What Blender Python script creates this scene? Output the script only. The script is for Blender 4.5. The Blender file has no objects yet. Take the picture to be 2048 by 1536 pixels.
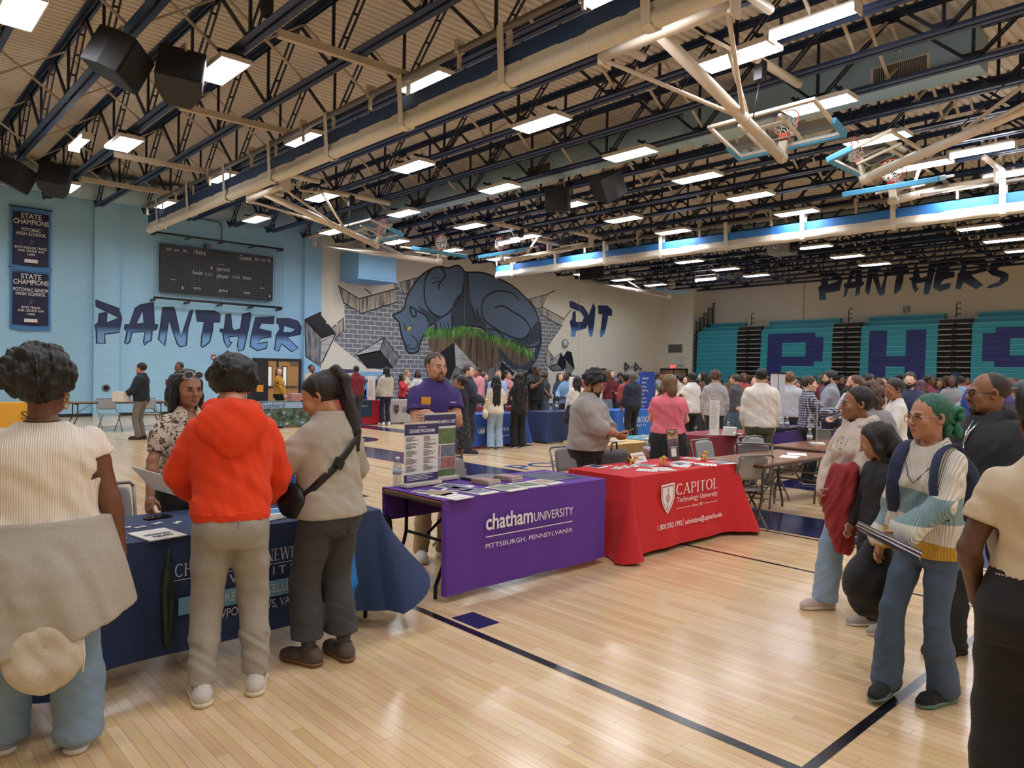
import bpy, bmesh, math, random
import numpy as np
from mathutils import Vector, Matrix, Euler
random.seed(7)
SC = bpy.context.scene
COL = SC.collection
PI = math.pi

# ------------------------------------------------------------------ camera
def look(yaw, pitch, roll):
    cy, sy, cp, sp = math.cos(yaw), math.sin(yaw), math.cos(pitch), math.sin(pitch)
    f = Vector((sy*cp, cy*cp, sp)); r = Vector((cy, -sy, 0)); u = r.cross(f)
    cr, sr = math.cos(roll), math.sin(roll)
    r2 = r*cr + u*sr; u2 = u*cr - r*sr
    return Matrix((r2, u2, -f)).transposed().to_4x4()
cam_data = bpy.data.cameras.new('camera')
cam = bpy.data.objects.new('camera', cam_data); COL.objects.link(cam)
cam_data.sensor_width = 36.0
cam_data.lens = 1457.96/2048*36.0
cam_data.clip_end = 200; cam_data.clip_start = 0.05
cam.matrix_world = Matrix.Translation((0, 0, 1.66)) @ look(-0.82148, -0.014596, 0.017412)
SC.camera = cam
# ------------------------------------------------------------------ world, exposure
wd = bpy.data.worlds.new('world'); SC.world = wd; wd.use_nodes = True
wd.node_tree.nodes['Background'].inputs[0].default_value = (0.8, 0.85, 1, 1)
wd.node_tree.nodes['Background'].inputs[1].default_value = 0.3
SC.view_settings.view_transform = 'Standard'; SC.view_settings.look = 'None'
SC.view_settings.gamma = 1.0; SC.view_settings.use_curve_mapping = False
SC.view_settings.exposure = 0.2
LAMP = 46.0            # glow of every ceiling fixture
SC.cycles.use_denoising = True
SC.cycles.max_bounces = 7; SC.cycles.diffuse_bounces = 4; SC.cycles.glossy_bounces = 3
SC.cycles.transmission_bounces = 6; SC.cycles.transparent_max_bounces = 8
SC.cycles.sample_clamp_indirect = 6.0
SC.cycles.caustics_reflective = False; SC.cycles.caustics_refractive = False

# ------------------------------------------------------------------ materials
def lin(h):
    h = h.lstrip('#'); o = []
    for i in (0, 2, 4):
        c = int(h[i:i+2], 16)/255
        o.append(c/12.92 if c <= .04045 else ((c+.055)/1.055)**2.4)
    return (*o, 1.0)
MATS = {}
def nodes(m):
    return m.node_tree.nodes, m.node_tree.links, m.node_tree.nodes['Principled BSDF']
def mat(name, color, rough=.6, metal=0.0, bump=0.0, bscale=60, var=0.0, vscale=8, spec=.5, emit=None, estr=1.0, trans=0, alpha=1, sheen=0, stretch=(1, 1, 1), coat=0):
    """a material by name: colour with a little noise variation and a noise bump"""
    if name in MATS: return MATS[name]
    m = bpy.data.materials.new(name); m.use_nodes = True; MATS[name] = m
    N, L, B = nodes(m)
    c = lin(color) if isinstance(color, str) else (*color[:3], 1)
    B.inputs['Base Color'].default_value = c
    B.inputs['Roughness'].default_value = rough; B.inputs['Metallic'].default_value = metal
    B.inputs['Specular IOR Level'].default_value = spec
    if sheen: B.inputs['Sheen Weight'].default_value = sheen
    if coat: B.inputs['Coat Weight'].default_value = coat; B.inputs['Coat Roughness'].default_value = .15
    if trans: B.inputs['Transmission Weight'].default_value = trans; B.inputs['IOR'].default_value = 1.33
    if alpha < 1: B.inputs['Alpha'].default_value = alpha
    if emit:
        B.inputs['Emission Color'].default_value = lin(emit); B.inputs['Emission Strength'].default_value = estr
    if var or bump:
        tc = N.new('ShaderNodeTexCoord'); mp = N.new('ShaderNodeMapping'); mp.inputs['Scale'].default_value = stretch
        L.new(tc.outputs['Object'], mp.inputs['Vector'])
    if var:
        nz = N.new('ShaderNodeTexNoise'); nz.inputs['Scale'].default_value = vscale; nz.inputs['Detail'].default_value = 4
        L.new(mp.outputs['Vector'], nz.inputs['Vector'])
        mx = N.new('ShaderNodeMix'); mx.data_type = 'RGBA'
        mx.inputs['A'].default_value = [max(0, v*(1-var)) for v in c[:3]] + [1]
        mx.inputs['B'].default_value = [min(1, v*(1+var)) for v in c[:3]] + [1]
        L.new(nz.outputs['Fac'], mx.inputs['Factor']); L.new(mx.outputs['Result'], B.inputs['Base Color'])
    if bump:
        nb = N.new('ShaderNodeTexNoise'); nb.inputs['Scale'].default_value = bscale; nb.inputs['Detail'].default_value = 3
        L.new(mp.outputs['Vector'], nb.inputs['Vector'])
        bp = N.new('ShaderNodeBump'); bp.inputs['Strength'].default_value = bump; bp.inputs['Distance'].default_value = .01
        L.new(nb.outputs['Fac'], bp.inputs['Height']); L.new(bp.outputs['Normal'], B.inputs['Normal'])
    return m
def emitter(name, color, strength):
    if name in MATS: return MATS[name]
    m = bpy.data.materials.new(name); m.use_nodes = True; MATS[name] = m
    N, L, B = nodes(m); N.remove(B)
    e = N.new('ShaderNodeEmission'); e.inputs[0].default_value = lin(color); e.inputs[1].default_value = strength
    L.new(e.outputs[0], N['Material Output'].inputs[0])
    return m
def block_wall(name, color, axis, mortar=.90):
    """painted concrete block: faint joints 0.41 x 0.2 m; axis 'x' or 'y' runs along the wall"""
    if name in MATS: return MATS[name]
    m = mat(name, color, rough=.55); N, L, B = nodes(m)
    tc = N.new('ShaderNodeTexCoord'); sp = N.new('ShaderNodeSeparateXYZ'); cb = N.new('ShaderNodeCombineXYZ')
    L.new(tc.outputs['Object'], sp.inputs[0])
    L.new(sp.outputs['X' if axis == 'x' else 'Y'], cb.inputs[0]); L.new(sp.outputs['Z'], cb.inputs[1])
    b = N.new('ShaderNodeTexBrick'); L.new(cb.outputs[0], b.inputs['Vector'])
    b.inputs['Scale'].default_value = 1; b.inputs['Brick Width'].default_value = .406; b.inputs['Row Height'].default_value = .203
    b.inputs['Mortar Size'].default_value = .006; b.inputs['Mortar Smooth'].default_value = .4
    c = lin(color)
    b.inputs['Color1'].default_value = c; b.inputs['Color2'].default_value = [v*.97 for v in c[:3]] + [1]
    b.inputs['Mortar'].default_value = [v*mortar for v in c[:3]] + [1]
    L.new(b.outputs['Color'], B.inputs['Base Color'])
    bp = N.new('ShaderNodeBump'); bp.inputs['Strength'].default_value = .5; bp.inputs['Distance'].default_value = .004; bp.invert = True
    L.new(b.outputs['Fac'], bp.inputs['Height']); L.new(bp.outputs['Normal'], B.inputs['Normal'])
    return m

# ------------------------------------------------------------------ mesh builder
def frame(d):
    d = Vector(d).normalized()
    a = Vector((0, 0, 1)) if abs(d.z) < .95 else Vector((0, 1, 0))
    u = d.cross(a).normalized(); return u, u.cross(d).normalized()
class MB:
    """collects shapes, then links them as ONE mesh object"""
    def __init__(s): s.v = []; s.f = []; s.m = []; s.mi = 0; s.smooth = []
    def add(s, vs, fs, smooth=False):
        o = len(s.v); s.v += [tuple(v) for v in vs]
        for f in fs: s.f.append([i+o for i in f]); s.m.append(s.mi); s.smooth.append(smooth)
        return s
    def use(s, i): s.mi = i; return s
    def box(s, c, d, rot=None, taper=1.0):
        x, y, z = d[0]/2, d[1]/2, d[2]/2
        vs = [Vector(p) for p in ((-x, -y, -z), (x, -y, -z), (x, y, -z), (-x, y, -z), (-x*taper, -y*taper, z), (x*taper, -y*taper, z), (x*taper, y*taper, z), (-x*taper, y*taper, z))]
        if rot is not None:
            R = Euler(rot).to_matrix() if not isinstance(rot, Matrix) else rot
            vs = [R @ v for v in vs]
        c = Vector(c)
        return s.add([v+c for v in vs], [(3, 2, 1, 0), (4, 5, 6, 7), (0, 1, 5, 4), (1, 2, 6, 5), (2, 3, 7, 6), (3, 0, 4, 7)])
    def bbox(s, a, b):
        return s.box([(a[i]+b[i])/2 for i in range(3)], [abs(b[i]-a[i]) for i in range(3)])
    def tube(s, path, r, n=8, caps=True, closed=False, flat=1.0):
        P = [Vector(p) for p in path]; k = len(P); rr = r if isinstance(r, (list, tuple)) else [r]*k
        vs = []; u = None
        for i, p in enumerate(P):
            if closed: d = P[(i+1) % k]-P[i-1]
            else: d = (P[min(i+1, k-1)]-P[max(i-1, 0)])
            d.normalize()
            if u is None: u, w = frame(d)
            else:
                u = (u-d*u.dot(d)).normalized(); w = d.cross(u) * 1.0
            if i == 0: w = d.cross(u)
            for j in range(n):
                a = 2*PI*j/n
                vs.append(p+u*(math.cos(a)*rr[i])+w*(math.sin(a)*rr[i]*flat))
        fs = []
        for i in range(k if closed else k-1):
            for j in range(n):
                a, b = i*n+j, i*n+(j+1) % n; c, d2 = ((i+1) % k)*n+(j+1) % n, ((i+1) % k)*n+j
                fs.append((a, b, c, d2))
        if caps and not closed: fs += [tuple(range(n-1, -1, -1)), tuple((k-1)*n+j for j in range(n))]
        return s.add(vs, fs, True)
    def bar(s, a, b, w, h=None):
        """a square bar from a to b"""
        a, b = Vector(a), Vector(b); h = h or w; d = (b-a).normalized(); u, v = frame(d)
        vs = [p+u*(i*w/2)+v*(j*h/2) for p in (a, b) for i, j in ((-1, -1), (1, -1), (1, 1), (-1, 1))]
        return s.add(vs, [(3, 2, 1, 0), (4, 5, 6, 7), (0, 1, 5, 4), (1, 2, 6, 5), (2, 3, 7, 6), (3, 0, 4, 7)])
    def lathe(s, prof, n=20, c=(0, 0, 0), M=None):
        vs = []; c = Vector(c)
        for r, z in prof:
            for j in range(n):
                p = Vector((r*math.cos(2*PI*j/n), r*math.sin(2*PI*j/n), z)); vs.append((M @ p if M else p)+c)
        fs = [(i*n+j, i*n+(j+1) % n, (i+1)*n+(j+1) % n, (i+1)*n+j) for i in range(len(prof)-1) for j in range(n)]
        if prof[0][0] > 1e-5: fs.append(tuple(range(n-1, -1, -1)))
        if prof[-1][0] > 1e-5: fs.append(tuple((len(prof)-1)*n+j for j in range(n)))
        return s.add(vs, fs, True)
    def prism(s, poly, a, b, O=(0, 0, 0), U=(1, 0, 0), V=(0, 0, 1), W=(0, 1, 0)):
        """a polygon in U,V pushed from a to b along W"""
        O, U, V, W = Vector(O), Vector(U), Vector(V), Vector(W); n = len(poly)
        vs = [O+U*p[0]+V*p[1]+W*t for t in (a, b) for p in poly]
        fs = [tuple(range(n)), tuple(range(2*n-1, n-1, -1))] + [((i+1) % n, i, n+i, n+(i+1) % n) for i in range(n)]
        return s.add(vs, fs)
    def poly(s, pts): return s.add(pts, [tuple(range(len(pts)))])
    def build(s, name, mats, parent=None, bevel=0.0):
        me = bpy.data.meshes.new(name); me.from_pydata(s.v, [], s.f)
        for mm in (mats if isinstance(mats, (list, tuple)) else [mats]): me.materials.append(mm)
        me.polygons.foreach_set('material_index', s.m); me.polygons.foreach_set('use_smooth', s.smooth)
        me.update()
        o = bpy.data.objects.new(name, me); COL.objects.link(o)
        if parent is not None: o.parent = parent
        if bevel:
            b = o.modifiers.new('bevel', 'BEVEL'); b.width = bevel; b.segments = 2; b.limit_method = 'ANGLE'
        return o
def thing(name, label, cat, loc=(0, 0, 0), rz=0.0, group=None):
    o = bpy.data.objects.new(name, None); COL.objects.link(o); o.empty_display_size = .1
    o.location = loc; o.rotation_euler = (0, 0, rz); o['label'] = label; o['category'] = cat
    if group: o['group'] = group
    return o
def tag(o, label, cat, group=None):
    o['label'] = label; o['category'] = cat
    if group: o['group'] = group
    return o
def struct(o, label=None):
    o['kind'] = 'structure'
    if label: o['label'] = label
    return o
KIDS = {}
def dup(root, loc, rz, label, group=None):
    """a copy of a thing with copies of its parts and their sub-parts, mesh data shared"""
    if root.name not in KIDS: KIDS[root.name] = [(c, list(c.children)) for c in root.children]
    r = root.copy(); COL.objects.link(r); r.location = loc; r.rotation_euler = (0, 0, rz); r['label'] = label
    if group: r['group'] = group
    for c, gs in KIDS[root.name]:
        d = c.copy(); COL.objects.link(d); d.parent = r
        for g in gs:
            e = g.copy(); COL.objects.link(e); e.parent = d
    return r
# ------------------------------------------------------------------ lettering
def letter_mesh(name, body, height, m, parent, O, U, V, width=None, align='L', spacing=1.0, bold=0.0, depth=.0015, lift=.0):
    """built-in sans lettering laid on the plane O + U x + V y, raised by `lift`"""
    cu = bpy.data.curves.new(name, 'FONT'); cu.body = body; cu.size = 1.0; cu.space_character = spacing; cu.offset = bold
    cu.resolution_u = 3
    t = bpy.data.objects.new(name, cu); COL.objects.link(t)
    bpy.context.view_layer.update()
    me = bpy.data.meshes.new_from_object(t.evaluated_get(bpy.context.evaluated_depsgraph_get()))
    bpy.data.objects.remove(t); bpy.data.curves.remove(cu)
    n = len(me.vertices); co = np.empty(n*3, np.float32); me.vertices.foreach_get('co', co); co = co.reshape(-1, 3)
    caps = .70; k = height/caps; w = (co[:, 0].max()-co[:, 0].min()) if n else 1; x0 = co[:, 0].min() if n else 0
    kx = (width/w) if width else k
    x = (co[:, 0]-x0)*kx; y = co[:, 1]*k
    if align == 'C': x -= w*kx/2
    if align == 'R': x -= w*kx
    U, V, O = Vector(U).normalized(), Vector(V).normalized(), Vector(O); W = U.cross(V)
    P = np.array(O)[None]+x[:, None]*np.array(U)[None]+y[:, None]*np.array(V)[None]+np.array(W)[None]*(lift+depth)
    me.vertices.foreach_set('co', P.astype(np.float32).ravel()); me.materials.clear(); me.materials.append(m); me.update()
    o = bpy.data.objects.new(name, me); COL.objects.link(o)
    if parent is not None: o.parent = parent
    return o
# serif capitals, drawn as thick and thin strokes with slab ends: strokes in a 0..w x 0..1 box
def _arc(cx, cy, rx, ry, a0, a1, n=14):
    return [(cx+rx*math.cos(math.radians(a0+(a1-a0)*i/n)), cy+ry*math.sin(math.radians(a0+(a1-a0)*i/n))) for i in range(n+1)]
K_, H_ = .13, .05
SERIF = {
 'C': (.78, [(_arc(.42, .5, .36, .48, 42, 318), 'c')]), 'O': (.86, [(_arc(.43, .5, .36, .48, 0, 360, 24), 'c')]),
 'A': (.84, [([(.06, 0), (.42, 1)], H_), ([(.42, 1), (.76, 0)], K_), ([(.17, .33), (.65, .33)], H_)]),
 'P': (.66, [([(.15, 0), (.15, 1)], K_), ([(.15, .97), (.38, .97)] + _arc(.36, .73, .24, .24, 90, -90) + [(.15, .49)], 'c')]),
 'I': (.32, [([(.16, 0), (.16, 1)], K_)]), 'T': (.74, [([(.37, 0), (.37, 1)], K_), ([(.03, .96), (.71, .96)], H_)]),
 'L': (.62, [([(.15, 0), (.15, 1)], K_), ([(.1, .03), (.58, .03)], H_)]),
 'N': (.84, [([(.12, 0), (.12, 1)], H_), ([(.12, 1), (.72, 0)], K_), ([(.72, 0), (.72, 1)], H_)]),
 'E': (.64, [([(.15, 0), (.15, 1)], K_), ([(.1, .97), (.58, .97)], H_), ([(.15, .52), (.48, .52)], H_), ([(.1, .03), (.6, .03)], H_)]),
 'W': (1.1, [([(.06, 1), (.3, 0)], K_), ([(.3, 0), (.55, 1)], H_), ([(.55, 1), (.8, 0)], K_), ([(.8, 0), (1.04, 1)], H_)]),
 'R': (.76, [([(.15, 0), (.15, 1)], K_), ([(.15, .97), (.38, .97)] + _arc(.36, .74, .23, .23, 90, -90) + [(.15, .51)], 'c'), ([(.38, .5), (.7, 0)], K_)]),
 'K': (.78, [([(.15, 0), (.15, 1)], K_), ([(.66, 1), (.2, .45)], H_), ([(.34, .6), (.72, 0)], K_)]),
 'S': (.58, [([(.48, .85)] + _arc(.28, .75, .19, .22, 40, 230) + _arc(.28, .26, .21, .24, 60, -140), 'c')]),
 'Y': (.8, [([(.4, 0), (.4, .45)], K_), ([(.06, 1), (.4, .45)], K_), ([(.74, 1), (.4, .45)], H_)]),
 'H': (.86, [([(.15, 0), (.15, 1)], K_), ([(.71, 0), (.71, 1)], K_), ([(.15, .52), (.71, .52)], H_)]),
 'U': (.84, [([(.13, 1), (.13, .3)] + _arc(.42, .3, .29, .28, 180, 360) + [(.71, 1)], 'c')]),
 'G': (.84, [(_arc(.42, .5, .36, .48, 42, 340), 'c'), ([(.74, .08), (.74, .42)], K_)]),
 'V': (.8, [([(.06, 1), (.4, 0)], K_), ([(.4, 0), (.74, 1)], H_)]), ' ': (.4, [])}
def serif(name, text, height, m, parent, O, U, V, width, lift=.003, gap=.08):
    U, V, O = Vector(U).normalized(), Vector(V).normalized(), Vector(O); W = U.cross(V)
    tot = sum(SERIF[c][0]+gap for c in text)-gap; kx = width/tot; b = MB(); x0 = 0.0; layer = 0
    def put(p): return O+U*((x0+p[0])*kx)+V*(p[1]*height)+W*(lift+layer*.00004)
    for ch in text:
        w, st = SERIF[ch]
        for pts, t in st:
            layer = (layer+1) % 9
            n = len(pts); Ls, Rs = [], []
            for i in range(n):
                a, c = pts[max(i-1, 0)], pts[min(i+1, n-1)]; dx, dy = c[0]-a[0], c[1]-a[1]; q = math.hypot(dx, dy) or 1
                nx, ny = -dy/q, dx/q
                tt = (H_+(K_-H_)*abs(nx)) if t == 'c' else t
                Ls.append((pts[i][0]+nx*tt/2, pts[i][1]+ny*tt/2)); Rs.append((pts[i][0]-nx*tt/2, pts[i][1]-ny*tt/2))
            for i in range(n-1): b.poly([put(Ls[i]), put(Rs[i]), put(Rs[i+1]), put(Ls[i+1])])
            if t != 'c' and abs(pts[0][1]-pts[-1][1]) > .4:
                for e in (pts[0], pts[-1]):
                    if e[1] in (0, 1) and not (ch in 'T' and e[1] == 1):
                        y0 = e[1] if e[1] == 0 else e[1]-.05
                        layer = (layer+1) % 9
                        b.poly([put((e[0]-.13, y0)), put((e[0]+.13, y0)), put((e[0]+.13, y0+.05)), put((e[0]-.13, y0+.05))])
        x0 += w+gap
    return b.build(name, m, parent)
def flat_shape(name, loops, m, parent, O, U, V, lift=.003):
    """filled outlines (later loops may be holes) laid on the plane O + U x + V y"""
    cu = bpy.data.curves.new(name, 'CURVE'); cu.dimensions = '2D'; cu.fill_mode = 'BOTH'
    for lp in loops:
        s = cu.splines.new('POLY'); s.points.add(len(lp)-1); s.use_cyclic_u = True
        for i, p in enumerate(lp): s.points[i].co = (p[0], p[1], 0, 1)
    t = bpy.data.objects.new(name, cu); COL.objects.link(t); bpy.context.view_layer.update()
    me = bpy.data.meshes.new_from_object(t.evaluated_get(bpy.context.evaluated_depsgraph_get()))
    bpy.data.objects.remove(t); bpy.data.curves.remove(cu)
    U, V, O = Vector(U).normalized(), Vector(V).normalized(), Vector(O); W = U.cross(V)
    for v in me.vertices: v.co = O+U*v.co.x+V*v.co.y+W*lift
    me.materials.clear(); me.materials.append(m)
    o = bpy.data.objects.new(name, me); COL.objects.link(o)
    if parent is not None: o.parent = parent
    return o
# painted outlines, metres along and up the walls
D_PANTHER = [[[(6.27,3.83),(7.0,3.58),(7.09,3.28),(7.01,2.81),(6.54,2.72),(6.56,2.42),(6.31,2.41),(6.3,2.8),(6.26,3.0),(6.36,3.09),(6.38,3.39),(6.61,3.46),(6.6,3.1),(6.95,3.26),(6.87,3.35),(6.29,3.62)]],[[(7.68,3.79),(8.09,3.9),(8.12,3.16),(8.24,3.14),(8.21,2.99),(8.06,2.92),(8.03,2.58),(7.9,2.52),(7.82,2.41),(7.79,2.52),(7.83,2.88),(7.42,2.83),(7.35,2.5),(7.26,2.43),(7.2,2.45),(7.27,2.85),(7.19,2.93),(7.2,3.08),(7.35,3.09),(7.52,3.66)],[(7.76,3.65),(7.8,3.17),(7.54,3.13)]],[[(8.4,3.75),(8.77,3.78),(8.81,3.63),(9.02,2.75),(9.31,3.67),(9.41,3.74),(9.4,3.64),(9.25,3.07),(9.2,2.45),(8.99,2.4),(8.9,2.5),(8.61,3.28),(8.47,2.41),(8.27,2.63),(8.35,3.21)]],[[(9.52,3.72),(10.2,3.75),(10.39,3.65),(10.38,3.36),(10.14,3.34),(10.13,3.06),(10.02,2.61),(9.78,2.4),(9.72,2.44),(9.74,2.79),(9.83,3.33),(9.58,3.34)]],[[(10.61,3.66),(10.78,3.69),(10.83,3.19),(10.91,3.07),(11.16,3.15),(11.23,3.7),(11.53,3.79),(11.55,3.66),(11.47,3.2),(11.28,2.37),(11.08,2.32),(11.05,2.53),(11.09,2.88),(10.72,2.83),(10.75,2.64),(10.85,2.65),(10.69,2.42),(10.56,2.63),(10.49,2.98),(10.39,3.01),(10.41,3.11),(10.55,3.11)]],[[(11.73,3.61),(12.48,3.69),(12.46,3.42),(11.97,3.42),(11.87,3.19),(12.36,3.11),(12.36,2.91),(11.95,2.83),(11.81,2.62),(12.22,2.7),(12.19,2.47),(11.82,2.36),(11.54,2.51),(11.57,2.87)]],[[(12.58,3.63),(13.1,3.66),(13.46,3.58),(13.6,3.35),(13.58,3.07),(13.03,2.93),(13.48,2.52),(13.22,2.36),(12.79,2.66),(12.68,2.37),(12.51,2.41),(12.57,2.99),(12.71,3.2),(12.67,3.43),(12.59,3.43)],[(12.88,3.38),(13.36,3.27),(13.21,3.12),(12.85,3.1)]]]
D_PIT = [[[(29.25,5.62),(29.52,5.66),(30.4,5.42),(30.85,5.03),(30.9,4.61),(30.62,4.22),(29.87,4.05),(29.79,3.73),(29.43,3.71),(29.44,4.19),(29.31,4.52),(29.51,4.69),(29.54,5.09),(29.8,5.14),(29.82,4.55),(30.29,4.58),(30.44,4.84),(30.15,5.11),(29.31,5.3)]],[[(30.85,4.95),(31.24,5.7),(31.45,5.46),(31.38,4.56),(31.21,3.8),(30.95,3.8),(30.8,4.52)]],[[(31.65,5.6),(32.48,5.65),(32.92,5.43),(32.9,5.08),(32.56,5.06),(32.5,4.71),(32.28,4.05),(32.06,3.8),(31.86,3.83),(31.97,4.51),(32.06,5.11),(31.72,5.11)]]]
D_MUR = {'bricks':[(15.11,2.94),(15.59,3.37),(15.5,4.46),(16.34,4.08),(18.12,4.7),(17.88,5.77),(18.51,5.07),(19.41,5.55),(26.07,5.56),(27.08,5.01),(28.77,4.28),(27.69,3.14),(27.54,2.49),(27.73,1.65),(27.73,0.1),(17.8,0.1),(17.8,1.66),(16.63,1.81),(15.04,2.87)],'hatch':[[(15.25,5.13),(16.22,4.69),(18.07,5.29),(18.12,4.7),(16.34,4.08),(15.5,4.46)],[(18.22,5.56),(19.23,5.91),(19.12,5.26),(18.47,5.08)],[(14.97,3.4),(15.51,3.85),(15.52,3.36),(15.11,2.94)],[(26.18,5.49),(27.62,5.89),(27.1,5.09),(26.74,5.03)],[(27.15,5.19),(28.88,4.65),(28.65,4.27),(27.1,4.76)],[(27.58,3.01),(28.08,2.59),(27.9,1.86),(27.51,2.29)]],'white':[[(14.49,2.83),(15.14,3.14),(14.57,2.02),(14.38,1.77),(14.43,2.32)],[(16.15,2.38),(17.48,3.11),(17.28,2.54),(16.17,2.3)],[(27.94,2.41),(28.69,2.81),(28.41,2.23),(27.72,2.03)]],'grey':[[(13.68,3.64),(14.46,2.93),(14.4,1.8),(13.74,2.18)],[(17.48,3.11),(18.3,2.28),(17.97,1.8),(17.28,2.54)],[(27.72,2.03),(28.41,2.23),(28.92,1.87),(28.07,1.82)],[(28.88,2.59),(29.77,1.97),(29.51,1.73),(29.08,1.79)]],'black':[[(13.68,3.66),(14.34,3.99),(15.14,3.17),(14.46,2.93)],[(16.17,2.3),(17.28,2.54),(17.97,1.8),(16.67,1.78)],[(28.69,2.81),(29.09,2.27),(28.92,1.87),(28.41,2.23)],[(28.88,2.61),(29.17,2.92),(29.5,2.86),(29.79,2.01)],[(26.21,2.1),(27.27,1.73),(27.28,1.45),(26.17,1.44)]],'brown':[(19.83,3.04),(20.3,3.55),(22.19,3.72),(24.03,3.45),(25.59,3.06),(26.8,2.47),(26.37,2.19),(25.41,1.97),(24.46,2.33),(23.14,1.6),(22.9,1.6),(21.46,2.9),(20.15,2.36)],'rockfaces_b':[[(19.89,2.18),(21.37,3.07),(21.47,1.97),(21.14,1.33),(19.91,1.18)],[(24.36,2.26),(25.1,1.78),(25.06,1.05),(24.18,1.5)]],'rockfaces_w':[[(21.37,3.07),(22.99,1.71),(22.9,1.41),(21.47,1.97)]],'rockfaces_g':[[(22.95,1.45),(24.36,2.26),(24.23,1.57),(22.72,0.97),(22.06,0.9)],[(21.47,1.97),(22.61,1.48),(21.96,1.12),(21.14,1.33)]],'body':[(18.25,3.84),(17.91,4.11),(18.3,4.28),(18.52,4.53),(18.6,4.87),(18.95,5.48),(19.4,6.0),(19.98,6.37),(20.5,6.53),(20.9,6.5),(21.48,6.69),(21.77,6.58),(21.99,6.43),(22.98,6.51),(23.87,6.39),(24.99,6.08),(25.96,5.55),(26.63,4.98),(27.04,4.3),(27.09,3.51),(26.84,3.1),(25.92,3.03),(24.85,3.29),(23.84,3.33),(23.34,3.45),(23.25,3.78),(22.28,3.91),(21.27,3.67),(20.3,3.62),(20.2,3.86),(19.86,3.74),(19.78,3.52),(19.52,3.2),(19.37,2.89),(19.31,2.61),(18.97,2.48),(18.68,2.58),(18.59,2.82),(18.37,3.32)],'tail':[(27.04,4.06),(27.21,3.44),(27.02,2.72),(26.65,2.15),(25.95,1.79),(25.2,1.85),(24.46,2.33),(24.13,2.74),(24.23,2.89),(24.51,2.71),(25.09,2.23),(25.72,2.06),(26.31,2.3),(26.68,2.86),(26.78,3.57)],'shade':[[(21.16,4.59),(21.69,5.27),(21.9,6.29),(22.13,6.32),(22.35,4.96),(23.23,4.15),(23.23,3.78),(22.27,3.94),(21.27,3.74)],[(19.26,4.59),(19.68,4.48),(20.55,4.19),(20.2,3.89),(19.86,3.8),(19.77,4.07)],[(24.85,3.33),(25.9,3.53),(26.76,4.36),(27.04,4.22),(27.0,3.43),(25.91,3.07)]],'lines':[[(19.98,6.35),(19.65,5.92),(19.58,5.23),(19.76,4.62),(20.46,4.19),(21.16,4.59),(21.69,5.27),(21.93,5.94),(21.9,6.43)],[(20.5,6.49),(20.77,6.17),(20.43,5.72),(20.39,5.44)],[(25.48,5.36),(25.0,5.7),(24.08,5.73),(23.3,5.41),(23.0,4.87),(23.17,4.29),(24.02,3.82),(25.06,3.49),(25.9,3.46),(26.33,3.94),(25.88,4.46),(25.03,4.79),(24.4,5.01),(23.85,4.89)],[(21.64,5.34),(21.24,4.81)],[(21.25,4.31),(21.22,3.67)],[(18.8,4.55),(18.93,4.16),(19.14,4.17),(19.09,4.44),(18.8,4.55)],[(19.14,4.44),(19.68,4.21),(19.82,3.94)],[(22.35,4.82),(22.65,4.11)],[(22.68,4.77),(22.89,4.13)],[(23.38,3.82),(24.03,3.75),(24.54,3.39)]],'thin':[[(18.53,3.79),(18.62,3.53),(18.94,3.75)],[(18.91,3.28),(19.2,3.08),(19.25,2.81),(19.04,2.67),(18.68,2.71)],[(19.99,5.95),(20.38,6.03)],[(20.0,5.71),(20.47,5.86)],[(20.29,3.93),(20.34,3.66)],[(20.51,3.98),(20.57,3.67)],[(20.73,3.96),(20.78,3.65)],[(20.95,3.97),(21.04,3.66)],[(16.8,4.95),(16.47,5.15)],[(23.68,3.73),(23.88,3.4)],[(23.48,3.79),(23.58,3.46)],[(18.59,2.92),(18.67,2.79),(18.84,2.87)],[(15.25,5.13),(14.96,5.38)],[(27.62,5.89),(28.13,6.12)],[(28.88,4.65),(29.41,5.18)]],'eye':[(18.66,3.53),(18.8,3.69),(18.9,3.67),(18.85,3.54),(18.72,3.48)],'grass':[(19.7,3.59),(20.12,3.61),(20.82,3.58),(21.63,3.76),(22.18,3.83),(23.04,3.66),(24.03,3.41),(25.06,3.23),(25.92,2.99),(26.58,2.7)]}
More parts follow.
